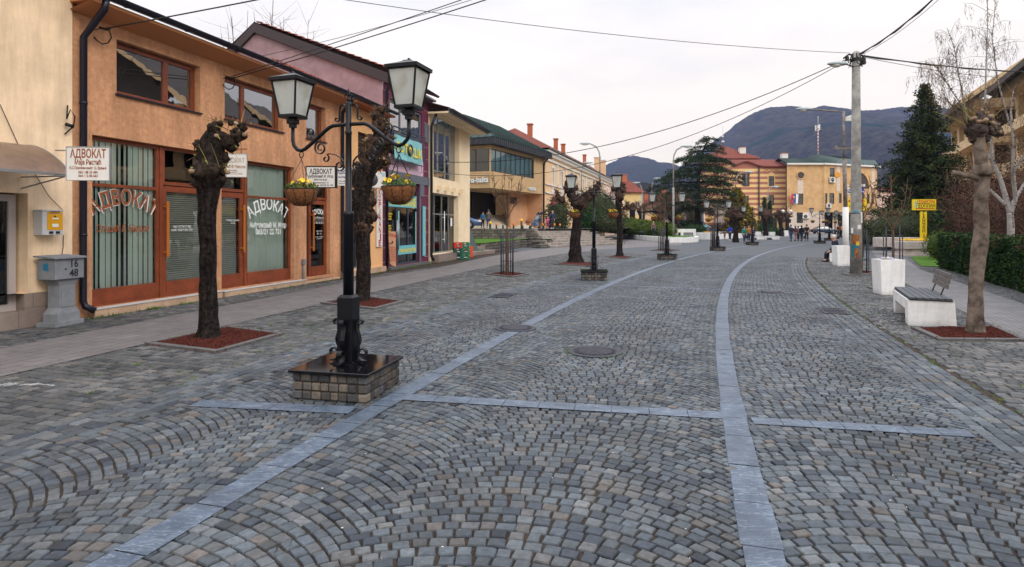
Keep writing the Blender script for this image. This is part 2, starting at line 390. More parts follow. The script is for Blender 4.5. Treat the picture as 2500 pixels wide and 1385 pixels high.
m_sett2 = settmat("weathered_setts", [(0,(.032,.036,.04)),(.3,(.066,.070,.074)),(.6,(.098,.098,.097)),(.85,(.122,.114,.105)),(1,(.15,.13,.112))], .75)

# ================================================================ street axis
_pts = np.array([(-.35,2.92),(.41,5.6),(1.53,9.04),(3.73,15.3),(6.65,22.2),(12.65,34.9),(18.2,44.4),(26.5,56.8),(38.5,72)])
_cf = np.polyfit(_pts[:,1], _pts[:,0], 3, w=[6,6,5,4,3,2,1,1,.6])
_D = np.linspace(-8, 80, 1800)
def axis_x(d):
    d = np.asarray(d, float); x = np.polyval(_cf, np.clip(d, 0, 72))
    s0 = np.polyval(np.polyder(_cf), 0.0); s1 = np.polyval(np.polyder(_cf), 72.0)
    return x + np.minimum(d,0)*s0 + np.maximum(d-72,0)*s1
_X = axis_x(_D); _L = np.concatenate([[0], np.cumsum(np.hypot(np.diff(_X), np.diff(_D)))])
_Tx = np.gradient(_X,_L); _Ty = np.gradient(_D,_L)
S_AT = lambda d: float(np.interp(d, _D, _L))
def street(t, s):
    """lateral offset t (right positive) and distance s along the street -> world x, y"""
    x = np.interp(s,_L,_X); y = np.interp(s,_L,_D); a = np.interp(s,_L,_Tx); b = np.interp(s,_L,_Ty); h = np.hypot(a,b)
    return x + t*b/h, y - t*a/h

# ================================================================ setts
def setts(name, T, Sg, A, B, rot, mat, cut=None, label=None, zt=0.0):
    """T,Sg centre; A half size across, B half size along; rot rotation in the (t,s) plane"""
    T,Sg,A,B,rot = map(np.asarray, (T,Sg,A,B,rot)); n = len(T)
    c = .12
    base = np.array([(-1,-1+c),(-1+c,-1),(1-c,-1),(1,-1+c),(1,1-c),(1-c,1),(-1+c,1),(-1,1-c)], float)
    P8 = base[None]*np.ones((n,1,1)); P8 = P8 + rng.normal(0,.06,(n,8,2))
    corner = rng.normal(0,.075,(n,4,2)); P8 += np.repeat(corner,2,axis=1)[:, [7,0,1,2,3,4,5,6]]
    P8[:,:,0] *= A[:,None]; P8[:,:,1] *= B[:,None]
    cr_, sr = np.cos(rot)[:,None], np.sin(rot)[:,None]
    def ring(k, z):
        px, py = P8[:,:,0]*k, P8[:,:,1]*k
        t = T[:,None] + px*cr_ - py*sr; s_ = Sg[:,None] + px*sr + py*cr_
        x, y = street(t, s_); return np.stack([x,y,z], -1)
    tilt = rng.normal(0,.012,(n,2)); zc = zt + rng.normal(0,.0016,n)
    zz = lambda k, dz: zc[:,None] + dz + (P8[:,:,0]*k*tilt[:,:1] + P8[:,:,1]*k*tilt[:,1:])
    r0 = ring(.91, zz(.91,0)); r1 = ring(1.0, zz(1.0,-.007)); r2 = ring(1.02, np.full((n,8), -.03))
    V = np.concatenate([r0,r1,r2],1)
    if cut is not None:
        keep = cut(V[:,:8,0].mean(1), V[:,:8,1].mean(1)); V = V[keep]; n = len(V)
    V = V.reshape(-1,3)
    top = np.arange(8)[None]; side = []
    for k in range(2):
        for i in range(8):
            j = (i+1)%8; side.append((k*8+8+i, k*8+8+j, k*8+j, k*8+i))
    side = np.array(side).ravel()[None]
    off = (np.arange(n)*24)[:,None]
    loops = np.concatenate([top+off, side+off],1).ravel()
    tot = np.tile(np.array([8]+[4]*16), n); st = np.concatenate([[0],np.cumsum(tot)[:-1]])
    me = bpy.data.meshes.new(name); me.vertices.add(len(V)); me.vertices.foreach_set('co', V.astype(np.float32).ravel())
    me.loops.add(len(loops)); me.loops.foreach_set('vertex_index', loops.astype(np.int32))
    me.polygons.add(len(tot)); me.polygons.foreach_set('loop_start', st.astype(np.int32)); me.polygons.foreach_set('loop_total', tot.astype(np.int32))
    sm = np.zeros(n*17, bool); me.polygons.foreach_set('use_smooth', sm)
    tn = me.attributes.new('tone','FLOAT','POINT'); tn.data.foreach_set('value', np.repeat(np.clip(rng.normal(1,.18,n),.5,1.55),24).astype(np.float32))
    hu = me.attributes.new('hue','FLOAT','POINT'); hu.data.foreach_set('value', np.repeat(np.clip(rng.beta(2.6,2.4,n),0,1),24).astype(np.float32))
    me.materials.append(mat); me.update(); me.validate()
    o = bpy.data.objects.new(name, me); COL.objects.link(o); o['kind'] = 'structure'
    if label: o['label'] = label
    return o

BAND = 1.53; BW = .10      # band axes at +-BAND, half width
S0, S1 = S_AT(.2), S_AT(33.0)
T,Sg,A,B,Ro = [],[],[],[],[]
def arcs(t0, t1, ncol, pitch=.091, ph=0.5):
    W = (t1-t0)/ncol; half = R(42); Rr = W/2/math.sin(half)
    nst = int(2*half*Rr/.096)
    for c in range(ncol):
        tc_ = t0+W*(c+.5)
        for k in range(int((S1-S0+1.2)/pitch)):
            s_ = S0-.6+(k+(c%2)*.5)*pitch; jj = random.uniform(-.3,.3)
            cuts = [-half + 2*half*(i+ (jj if 0<i<nst else 0)*.9 + (random.uniform(-.10,.10) if 0<i<nst else 0))/nst for i in range(nst+1)]
            for i in range(nst):
                a = (cuts[i]+cuts[i+1])/2; da = cuts[i+1]-cuts[i]
                if da < .03 or abs(tc_+Rr*math.sin(a)) > 3.34: continue
                T.append(tc_+Rr*math.sin(a)); Sg.append(s_+Rr*(math.cos(a)-math.cos(half)))
                A.append(max(.02,Rr*da/2-.0062)); B.append(pitch*math.cos(a)/2-.0058); Ro.append(-a)
def rows(t0, t1, n, s0=None, s1=None, step=.15):
    """n courses running along the street"""
    w_ = (t1-t0)/n
    for i in range(n):
        s_ = (s0 or S0) + random.uniform(0,.1)
        while s_ < (s1 or S1):
            l = random.uniform(.8,1.25)*step; T.append(t0+w_*(i+.5)); Sg.append(s_+l/2); A.append(w_/2-.005); B.append(l/2-.005); Ro.append(0); s_ += l
def courses(t0, t1, s0, s1, pitch=.115, step=.13, wob=.02):
    """courses running across the street"""
    s_ = s0; k = 0
    while s_ < s1:
        t = t0 + random.uniform(0,.08)
        while t < t1:
            l = random.uniform(.75,1.3)*step
            T.append(t+l/2); Sg.append(s_+wob*math.sin(t*1.7+s_*.9)+random.uniform(-.006,.006)); A.append(l/2-.0068); B.append(pitch/2-.0068); Ro.append(wob*1.7*math.cos(t*1.7+s_*.9)+random.uniform(-.03,.03)); t += l
        s_ += pitch
arcs(-4.45, 3.35, 4)
rows(3.35, 3.90, 5)
rows(-3.90, -3.35, 5)
PLINTHS = []
def infov(x, y): return (np.abs(x) < y*1.0+2.6)
setts('carriageway_setts', T,Sg,A,B,Ro, m_sett, infov, 'blue grey granite setts laid in segmental arcs between pale bands')
T,Sg,A,B,Ro = [],[],[],[],[]
courses(-9.5, -3.92, S0, S1); courses(3.92, 8.6, S0, S1, pitch=.12, step=.125)
setts('verge_setts', T,Sg,A,B,Ro, m_sett2, infov, 'weathered grey brown setts beside the carriageway')

# base sheets
g = MB(); g.quad((-900,-60,-.014),(900,-60,-.014),(900,900,-.014),(-900,900,-.014)); o = g.build('ground', m_sand); o['kind'] = 'structure'
def ribbon(name, m, t0, t1, s0, s1, z, n=120, label=None, seg=None):
    g = MB(); ss = np.linspace(s0,s1,n+1)
    a = [street(t0,x) for x in ss]; b = [street(t1,x) for x in ss]
    for i in range(n): g.quad((*a[i],z),(*b[i],z),(*b[i+1],z),(*a[i+1],z))
    o = g.build(name, m); o['kind'] = 'structure'
    if label: o['label'] = label
    return o
SF = S1-.05
ribbon('far_paving', m_far, -16, 14, SF, S_AT(79), -.004, 60, 'distant grey sett paving of the pedestrian street')
g = MB(); g.quad((-60,48,-.008),(120,48,-.008),(120,260,-.008),(-60,260,-.008)); g.build('square_paving', Mt("square_paving",(.12,.12,.12),.85,var=(1.2,.15)))['kind'] = 'structure'
# limestone bands, laid as separate slabs with fine joints
def band(name, t, s0, s1, hw0=BW, z=.004):
    g = MB(); s_ = s0; l = .62
    while s_ < s1:
        e_ = min(s_+l-.009, s1); k = 3; zz = z+random.uniform(0,.003); hw = hw0+random.uniform(-.006,.006)
        for i in range(k):
            a0, a1 = s_+(e_-s_)*i/k, s_+(e_-s_)*(i+1)/k
            g.quad((*street(t-hw,a0),zz),(*street(t+hw,a0),zz),(*street(t+hw,a1),zz),(*street(t-hw,a1),zz))
        s_ += l; l = random.uniform(.35,.62) if s_ < S_AT(30) else 3.0
    o = g.build(name, m_slab); o['kind'] = 'structure'; o['label'] = 'pale blue limestone band curving along the street'; return o
band('stone_band', -BAND, S_AT(1.2), S_AT(60)); band('stone_band', BAND, S_AT(1.2), S_AT(60))
def cross(p, q, hw=.10, n=9, z=.006):
    g = MB(); p, q = Vector(p), Vector(q); d_ = (q-p).normalized(); nn = Vector((-d_.y, d_.x)); L_ = (q-p).length
    for i in range(n):
        a = p+d_*(L_*i/n+.003); b = p+d_*(L_*(i+1)/n-.003)
        g.quad((*(a-nn*hw),z),(*(b-nn*hw),z),(*(b+nn*hw),z),(*(a+nn*hw),z))
    o = g.build('stone_cross_band', m_slab); o['kind'] = 'structure'; o['label'] = 'pale limestone band crossing the street'; return o
cross(G(478,985), G(862,1003), .10, 4)
cross(G(985,970), G(1775,1016), .10, 9)
cross(G(1836,1028), G(2372,1060), .09, 7)
cross(G(1290,697), G(1412,698), .06, 3); cross(G(1492,697), G(1758,708), .06, 5); cross(G(1785,709), G(1965,718), .06, 4)

# footways
def sheet(name, m, pts, z, label=None):
    g = MB(); g.poly([(x,y,z) for x,y in pts]); o = g.build(name, m); o['kind'] = 'structure'
    if label: o['label'] = label
    return o
sheet('footway', m_walk, [(-7.27,0),(-5.56,6.58),(-3.9,13.0),(-2.41,18.7),(-.3,26),(2.6,34),(5.6,40),(9,44.5),(14,50),(15.6,56),(14.4,56.5),(13.8,70),(9,51.4),(3.0,44.2),(.5,38),(-1.5,30.5),(-2.92,23),(-4.42,18.7),(-6.77,8.36),(-8.7,0)], .006, 'beige tiled footway along the shop fronts')
sheet('park_footway', m_walk2, [(3.2,0),(7.29,8.63),(12.5,20.2),(18.9,31.5),(28.6,48.8),(46,80),(52,90),(56,88),(38.9,63.3),(22,34.4),(15.1,22.4),(10.7,12.7),(5.0,0)], .006, 'grey paved footway beside the park hedge')
# manholes
def manhole(px, py, r, label, grp='round manhole covers in the setts'):
    x, y = G(px, py)
    t = thing('manhole_cover', label, 'manhole cover', (x,y,.004), random.uniform(0,3), grp)
    g = MB(); g.lathe([(r,-.01),(r,.006),(r-.012,.009),(r*.80,.009),(r*.79,.004),(.001,.004)], 40, smooth=False); g.build('rim', m_iron, t)
    g = MB()
    g.lathe([(r*.76,.004),(r*.76,.010),(.001,.010)], 40, smooth=False)
    n = 9
    for i in range(-n,n+1):
        for j in range(-n,n+1):
            a,b = i*r*.76/n, j*r*.76/n
            if math.hypot(a,b) < r*.62: g.box(a-.013,a+.013,b-.013,b+.013,.010,.0145)
    for k in range(36):
        a = 2*math.pi*k/36; g.add([((r*.68)*math.cos(a+q)*w_, (r*.68)*math.sin(a+q)*w_, z) for z in (.010,.015) for q,w_ in ((-.04,.95),(.04,.95),(.04,1.08),(-.04,1.08))], [(4,5,6,7),(0,1,5,4),(1,2,6,5),(2,3,7,6),(3,0,4,7)])
    g.build('lid', m_iron, t)
    for k in range(8):
        a = 2*math.pi*k/8+.2
    return t
manhole(1452, 859.5, .355, 'large round cast iron manhole cover between the two bands')
manhole(1258, 802, .335, 'round iron manhole cover set across the left stone band')
manhole(1882, 713, .31, 'small round manhole cover on the far crossing band, right of the curve')
def drain(px, py, label):
    x, y = G(px, py); t = thing('drain_grate', label, 'drain grate', (x,y,.004), R(-18), 'rectangular gully grates')
    g = MB()
    for sx in (-.24,.24):
        g.box(-.22,.22,sx-.2,sx-.16,0,.01); g.box(-.22,.22,sx+.16,sx+.2,0,.01); g.box(-.22,-.17,sx-.16,sx+.16,0,.01); g.box(.17,.22,sx-.16,sx+.16,0,.01)
        for k in range(7): a = -.17+.34*(k+.5)/7; g.box(a-.014,a+.014,sx-.16,sx+.16,0,.008)
    g.build('grating', m_iron, t); g = MB(); g.box(-.2,.2,-.42,.42,-.012,-.002); g.build('well', Mt('drain_dark',(.01,.01,.012),.9), t)
    return t
drain(2034, 760, 'pair of rectangular iron gully grates on the right edge near the bench')
drain(1228, 722, 'pair of iron gully grates left of the second lamp')
# weeds in the joints
g = MB()
def tuft(x, y, h=.035, n=7, z=0):
    for _ in range(n):
        a = random.uniform(0,6.28); r_ = random.uniform(0,.03); bx, by = x+r_*math.cos(a), y+r_*math.sin(a); l = random.uniform(.4,1)*h
        ox, oy = math.cos(a)*l*.7, math.sin(a)*l*.7; wx, wy = -math.sin(a)*.004, math.cos(a)*.004
        g.add([(bx-wx,by-wy,z-.004),(bx+wx,by+wy,z-.004),(bx+ox,by+oy,z+l)], [(0,1,2)])
for _ in range(620):
    s_ = random.uniform(S_AT(4.5), S_AT(24)); t = random.choice([random.uniform(-6.6,-4.0), random.uniform(-5.2,-4.0), random.gauss(3.92,.03), random.gauss(-3.92,.04), random.uniform(4,6)])
    x, y = street(t, s_); x, y = float(x), float(y)
    if abs(x) < y*.9:
        for _k in range(random.choice((1,1,3))): tuft(x+random.gauss(0,.03), y+random.gauss(0,.03), .025, 6)
for k in range(60):      # along the foot of the shop fronts
    d_ = random.uniform(9.5, 30); x = (-7.95+.2743*(d_-9.35) if d_ < 19 else -5.23+.2295*(d_-18.8))+.22
    for _k in range(4): tuft(x+random.gauss(0,.04), d_+random.gauss(0,.08), random.uniform(.05,.09), 9)
for a in range(26): 
    ang = a*.24; x, y = G(1452,860); r_ = .37; 
    if random.random() < .55: tuft(x+r_*math.cos(ang), y+r_*math.sin(ang), .03, 9)
tag(g.build('weeds', m_grass), 'green weeds and moss sprouting between the setts', 'weeds', kind='stuff')
# crumbs of litter and petals
g = MB(); 
for _ in range(650):
    s_ = random.uniform(S_AT(2.5), S_AT(16)); x, y = street(random.uniform(-5,6.5), s_); r_ = random.uniform(.002,.007); a = random.uniform(0,3)
    if abs(x) < y*.9: g.add([(x+r_*math.cos(a+q)*random.uniform(.6,1.3), y+r_*math.sin(a+q), .002+random.uniform(0,.003)) for q in (0,1.5,3.1,4.6)], [(0,1,2,3)])
for _ in range(130):      # around the bench
    x, y = G(random.gauss(2165,38), random.gauss(775,14)); r_ = .012; g.add([(x+r_*math.cos(q), y+r_*math.sin(q), .006) for q in (0,1.5,3.1,4.6)], [(0,1,2,3)])
tag(g.build('fallen_petals', Mt('petal', (.62,.58,.5), .8)), 'pale petals and crumbs scattered over the setts', 'petals', kind='stuff')
# ================================================================ street lamps
m_frost = bpy.data.materials.new("frosted_glass"); m_frost.use_nodes = True
_t = m_frost.node_tree; _t.nodes.clear(); _o = N('ShaderNodeOutputMaterial', _t); _mx = N('ShaderNodeMixShader', _t); _mx.inputs[0].default_value = .5
_d = N('ShaderNodeBsdfDiffuse', _t); _d.inputs[0].default_value = (.66,.70,.68,1); _tr = N('ShaderNodeBsdfTranslucent', _t); _tr.inputs[0].default_value = (.80,.82,.78,1)
_gl = N('ShaderNodeBsdfGlossy', _t); _gl.inputs['Roughness'].default_value = .12; _m2 = N('ShaderNodeMixShader', _t); _m2.inputs[0].default_value = .10
_co = N('ShaderNodeTexCoord', _t); _n = N('ShaderNodeTexNoise', _t); _n.inputs['Scale'].default_value = 5; _r = N('ShaderNodeValToRGB', _t)
_r.color_ramp.elements[0].color = (.5,.48,.38,1); _r.color_ramp.elements[0].position = .3; _r.color_ramp.elements[1].color = (.78,.82,.80,1); _r.color_ramp.elements[1].position = .5
_t.links.new(_co.outputs['Object'], _n.inputs[0]); _t.links.new(_n.outputs[0], _r.inputs[0]); _t.links.new(_r.outputs[0], _d.inputs[0])
_t.links.new(_d.outputs[0], _mx.inputs[1]); _t.links.new(_tr.outputs[0], _mx.inputs[2]); _t.links.new(_mx.outputs[0], _m2.inputs[1]); _t.links.new(_gl.outputs[0], _m2.inputs[2]); _t.links.new(_m2.outputs[0], _o.inputs[0])
m_granite = Mt("polished_black_granite", (.004,.004,.006), .07, spec=.35)
m_plinth = settmat("plinth_setts", [(0,(.035,.036,.04)),(.3,(.065,.06,.056)),(.6,(.10,.085,.07)),(.85,(.125,.105,.085)),(1,(.06,.065,.075))], .8)
m_mortar = Mt("brown_mortar", (.055,.038,.026), .95, bump=(40,.5,.01))
m_coco = Mt("coconut_liner", (.22,.085,.03), .95, var=(45,.5), bump=(90,.9,.02))
m_bulb = Mt("bulb", (.7,.68,.45), .4)
m_yel = Mt("yellow_petals", (.78,.50,.01), .6)
m_leaf = Mt("green_leaves", (.05,.10,.02), .6, var=(30,.4))

def spiral(c, r0, r1, a0, a1, n=22):
    """points (u, z) of a scroll"""
    return [(c[0]+(r0+(r1-r0)*i/n)*math.cos(a0+(a1-a0)*i/n), c[1]+(r0+(r1-r0)*i/n)*math.sin(a0+(a1-a0)*i/n)) for i in range(n+1)]

def plinth_mesh(half, h, courses_=3):
    g = MB(); tones = []
    for c in range(courses_):
        z0 = h*c/courses_; z1 = h*(c+1)/courses_
        for side in range(4):
            g.m = Matrix.Rotation(side*math.pi/2,4,'Z'); n = 8; xs = [-half+2*half*(i+(random.uniform(-.16,.16) if 0<i<n else 0))/n for i in range(n+1)]
            for i in range(n if True else 0):
                a, b = xs[i]+.0035, xs[i+1]-.0035
                if i == n-1: b = half-.085
                if b-a < .03: continue
                q = random.uniform(-.006,.006)
                g.box(a, b, -half+q, -half+.09, z0+.004, z1-.004, .012); tones += [random.random()]*32
    g.m = Matrix()
    me = g.build('stone_courses', m_plinth); m_ = me.data
    at = m_.attributes.new('hue','FLOAT','POINT'); at.data.foreach_set('value', np.array(tones, np.float32)); t2 = m_.attributes.new('tone','FLOAT','POINT'); t2.data.foreach_set('value', np.repeat(rng.normal(1,.15,len(tones)//32),32).astype(np.float32))
    return me

def make_lamp(label):
    L = thing('street_lamp', label, 'street lamp', (0,0,0), 0, 'black double-headed street lamps on stone plinths')
    # --- plinth (drawn 15 deg off the arms)
    pz = R(8)
    pm = plinth_mesh(.385, .25); pm.parent = L; pm.rotation_euler = (0,0,pz)
    g = MB(); g.m = Matrix.Rotation(pz,4,'Z'); g.box(-.365,.365,-.365,.365,0,.248); g.build('mortar', m_mortar, L)
    g = MB(); g.m = Matrix.Rotation(pz,4,'Z'); g.box(-.412,.412,-.412,.412,.251,.281,.006); g.build('granite_slab', m_granite, L)
    # --- post
    g = MB(); g.m = Matrix.Rotation(pz,4,'Z'); g.box(-.12,.12,-.12,.12,.281,.292)
    for a in (-1,1):
        for b in (-1,1): g.lathe([(.012,.292),(.012,.305),(.005,.312)], 6, (a*.1,b*.1))
    g.m = Matrix.Rotation(R(8),4,'Z')
    g.add([(a*.08,b*.08,.292) for a,b in ((-1,-1),(1,-1),(1,1),(-1,1))]+[(a*.08,b*.08,.93) for a,b in ((-1,-1),(1,-1),(1,1),(-1,1))]+[(a*.06,b*.06,.958) for a,b in ((-1,-1),(1,-1),(1,1),(-1,1))],
          [(0,1,5,4),(1,2,6,5),(2,3,7,6),(3,0,4,7),(4,5,9,8),(5,6,10,9),(6,7,11,10),(7,4,8,11),(8,9,10,11)])
    g.m = Matrix()
    g.lathe([(.052,.95),(.052,1.74),(.056,1.75),(.056,1.765),(.05,1.785),(.032,1.79),(.0305,2.55),(.035,2.56),(.035,2.585),(.030,2.59),(.030,2.86),(.027,2.875),(.012,2.885)], 20)
    g.build('post', m_black, L)
    g = MB()   # fleur-de-lis finial
    g.lathe([(.012,2.88),(.02,2.90),(.012,2.915),(.016,2.93)], 10)
    g.slab([(-.008,2.92),(.008,2.92),(.024,2.955),(.012,2.975),(0,3.01),(-.012,2.975),(-.024,2.955)], (-.006,.006))
    for s_ in (-1,1):
        g.strap([(s_*x,0,z) for x,z in spiral((.030,2.935),.022,.008,math.pi,-1.6,14)], (0,1,0), .012, .007)
    g.build('finial', m_black, L)
    # --- base scrolls, on each face
    for k in range(4):
        g = MB(); g.m = Matrix.Rotation(k*math.pi/2+R(8),4,'Z')
        p = spiral((.135,.40),.018,.062,R(120)+2*math.pi*-1.0+2*math.pi,-R(95),24)
        low = [(u,z) for u,z in spiral((.150,.375),.020,.068,R(200),R(-90+0)-0,26)]
        path = spiral((.165,.378),.020,.080,R(-40),R(-40)+R(330),26)
        path = path[:]  # lower curl ends heading inward at the bottom
        g.strap([(u,0,z) for u,z in path], (0,1,0), .05, .013)
        mid = [(path[-1][0]-.0,path[-1][1]),(.10,.295),(.092,.33),(.094,.40),(.098,.43),(.122,.48),(.128,.52),(.112,.57),(.094,.62),(.090,.66)]
        g.strap([(u,0,z) for u,z in mid], (0,1,0), .05, .012)
        g.strap([(u,0,z) for u,z in spiral((.128,.685),.040,.014,R(215),R(-140),18)], (0,1,0), .05, .012)
        g.build('base_scroll', m_black, L)
    # --- arms with scrollwork and lanterns
    for s_ in (-1,1):
        g = MB()
        arm = [(0,2.655),(.10,2.655),(.19,2.652),(.235,2.635),(.29,2.60),(.43,2.50),(.53,2.435),(.58,2.418),(.63,2.43),(.675,2.475),(.69,2.53),(.69,2.66)]
        g.tube([(s_*x,0,z) for x,z in arm], .0195, 10)
        g.build('arm', m_black, L)
        for nm, paths in (('lower_scroll', [spiral((.34,2.435),.075,.018,R(75),R(75)-R(560),32)[::-1]+[(.375,2.512),(.41,2.515),(.43,2.50)]]),
                          ('middle_scroll', [spiral((.275,2.325),.045,.012,R(115),R(115)+R(330),20)[::-1]+[(.235,2.372),(.16,2.36),(.10,2.33),(.062,2.29)]+spiral((.105,2.245),.055,.014,R(20+180),R(200)+R(470),24)]),
                          ('upper_scroll', [spiral((.46,2.60),.055,.014,R(-110),R(-110)+R(470),24)[::-1]+[(.43,2.53),(.42,2.515)]]),
                          ('crest_scroll', [[(.034,2.84),(.06,2.86),(.09,2.85),(.105,2.82),(.108,2.73)]+spiral((.138,2.715),.03,.010,R(180),R(180)+R(300),14)])):
            g = MB()
            for pth in paths: g.strap([(s_*u,0,z) for u,z in pth], (0,1,0), .02, .009)
            g.build(nm, m_black, L)
        # lantern
        la = MB(); lx = s_*.69; rot = Matrix.Translation((lx,0,0)) @ Matrix.Rotation(R(3),4,'Z')
        la.m = rot
        la.box(-.028,.028,-.028,.028,2.66,2.76); la.box(-.045,.045,-.045,.045,2.70,2.745)
        zb, zt, wb, wt = 2.775, 3.135, .094, .147
        la.box(-wb-.012,wb+.012,-wb-.012,wb+.012,2.757,2.790,.004)
        for a_,b_ in ((-1,-1),(1,-1),(1,1),(-1,1)):
            la.tube([(a_*wb,b_*wb,zb),(a_*wt,b_*wt,zt)], .0105, 4, smooth=False)
        for q in range(4):
            la.m = rot @ Matrix.Rotation(q*math.pi/2,4,'Z'); la.box(-wt-.02,wt+.02,-wt-.022,-wt+.004,zt-.004,zt+.022)
            la.box(-wt,wt,-wt-.001,-wt+.008,zt-.018,zt-.006)
        la.m = rot
        t_ = wt+.024
        def rg(w_, z): return [(-w_,-w_,z),(w_,-w_,z),(w_,w_,z),(-w_,w_,z)]
        prof = [(t_,zt+.020),(t_,zt+.028),(.085,zt+.062),(.045,zt+.082),(.04,zt+.09),(.016,zt+.096)]
        v = sum([rg(*p_) for p_ in prof], []); f = [(0,3,2,1)] + [(i*4+k,i*4+(k+1)%4,i*4+4+(k+1)%4,i*4+4+k) for i in range(len(prof)-1) for k in range(4)] + [tuple(range(len(v)-4,len(v)))]
        la.add(v, f); la.ball((0,0,zt+.103),.014,8)
        lo = la.build('lantern', m_black, L)
        gp = MB(); gp.m = rot
        for q in range(4):
            gp.m = rot @ Matrix.Rotation(q*math.pi/2,4,'Z'); gp.quad((-wb+.004,-wb+.004,zb+.01),(wb-.004,-wb+.004,zb+.01),(wt-.004,-wt+.004,zt-.004),(-wt+.004,-wt+.004,zt-.004))
        gp.build('pane', m_frost, lo)
        gb = MB(); gb.m = rot; gb.lathe([(.025,2.79),(.025,2.86),(.02,2.87),(.035,2.93),(.035,3.02),(.012,3.05)], 10); gb.build('bulb', m_bulb, lo)
        # hook ring below the arm
        hk = MB(); hk.tube([(s_*.58+.026*math.cos(a_),0,2.378+.03*math.sin(a_)) for a_ in np.linspace(0,6.28,15)], .005, 6); hk.build('hook', m_black, L)
    return L

def make_basket(label):
    Bk = thing('hanging_basket', label, 'hanging basket', (0,0,0), 0, 'flower baskets hanging from the street lamps')
    # origin at the hook
    rz_ = -.335
    g = MB(); prof = [(.02,rz_-.165),(.08,rz_-.158),(.13,rz_-.13),(.165,rz_-.085),(.185,rz_-.03),(.19,rz_+.005),(.175,rz_+.0),(.13,rz_-.03),(.02,rz_-.035)]
    g.lathe(prof, 40)
    for i, v in enumerate(g.v):
        n_ = noise.noise(Vector(v)*28); g.v[i] = (v[0]*(1+.07*n_), v[1]*(1+.07*n_), v[2]+.006*n_)
    g.build('liner', m_coco, Bk)
    g = MB(); g.tube([(.193*math.cos(a),.193*math.sin(a),rz_+.004) for a in np.linspace(0,2*math.pi,33)], .004, 5)
    for k in range(10):
        a = 2*math.pi*k/10; g.tube([(r_*1.04*math.cos(a+q),r_*1.04*math.sin(a+q),z) for (r_,z),q in zip([(.19,rz_),(.187,rz_-.035),(.168,rz_-.088),(.134,rz_-.135),(.08,rz_-.162),(.01,rz_-.170)],(0,.05,.1,.15,.2,.3))], .003, 4)
    g.build('wire_frame', m_black, Bk)
    g = MB()
    for k in range(3):
        a = 2*math.pi*k/3+.5; p0, p1 = Vector((0,0,-.02)), Vector((.18*math.cos(a),.18*math.sin(a),rz_)); n = 15
        for i in range(n):
            c = p0.lerp(p1,(i+.5)/n); d_ = (p1-p0).normalized(); sd_ = d_.orthogonal().normalized() if i%2 else d_.cross(d_.orthogonal()).normalized()
            g.strap([c-d_*.013-sd_*.004, c+d_*.013-sd_*.004], d_.cross(sd_), .004, .003); g.strap([c-d_*.013+sd_*.004, c+d_*.013+sd_*.004], d_.cross(sd_), .004, .003)
    g.tube([(.012*math.cos(a),0,.0+.012*math.sin(a)-.01) for a in np.linspace(0,6.28,11)], .0035, 5)
    g.build('chains', m_black, Bk)
    g = MB()
    for _ in range(560):
        a = random.uniform(0,6.28); r_ = .18*math.sqrt(random.random()); z = rz_+random.uniform(-.01,.10)*(1.1-r_/.25)
        c = Vector((r_*math.cos(a)*1.05, r_*math.sin(a)*1.05, z)); d_ = Vector((random.gauss(0,1),random.gauss(0,1),random.gauss(.6,.6))).normalized(); e_ = d_.orthogonal().normalized(); l = random.uniform(.015,.03)
        g.add([c, c+d_*l*.5+e_*l*.32, c+d_*l, c+d_*l*.5-e_*l*.32], [(0,1,2,3)])
    g.build('leaves', m_leaf, Bk)
    g = MB()
    for _ in range(19):
        a = random.uniform(0,6.28); r_ = .165*math.sqrt(random.random()); c = Vector((r_*math.cos(a), r_*math.sin(a), rz_+random.uniform(.05,.13)-.12*r_))
        nn = Vector((math.cos(a)*.6+random.gauss(0,.4), math.sin(a)*.6+random.gauss(0,.4), .7)).normalized(); u = nn.orthogonal().normalized(); v_ = nn.cross(u)
        for k in range(5):
            b_ = 2*math.pi*k/5; q = c+(u*math.cos(b_)+v_*math.sin(b_))*.014+nn*.003; r2 = .0145
            g.add([c-nn*.004]+[q+(u*math.cos(b_+w_)+v_*math.sin(b_+w_))*r2 for w_ in (-1.3,-.6,0,.6,1.3)], [(0,1,2,3,4,5)])
    g.build('flowers', m_yel, Bk)
    return Bk

lamp_xy = [((-1.632,6.05), -21, 'nearest and tallest-looking black double lamp, on the plinth in front of the orange shop building'),
           ((2.49,18.43), -14, 'second black double lamp, on the plinth in front of the big pollarded tree'),
           ((7.41,29.0), -8, 'third black double lamp from the front, before the curved white park wall'),
           ((13.23,39.0), -6, 'fourth black double lamp from the front, standing before the grey monument and cedar'),
           ((19.85,50.1), -4, 'fifth black double lamp, on the plinth in front of the red and cream striped building'),
           ((27.66,54.5), -12, 'black double lamp standing just right of the group of walkers, on the far right side'),
           ((33.8,64.6), -14, 'black double lamp just behind and right of the one beside the walking group'),
           ((38.9,73), -16, 'black double lamp before the dark entrance of the tan brick building'),
           ((43.6,80.5), -16, 'farthest black double lamp, right of the dark entrance of the tan brick building')]
lamp0 = make_lamp(lamp_xy[0][2]); bask0 = make_basket('flower basket on the left arm of the nearest lamp, in front of the shop sign')
used_b = False
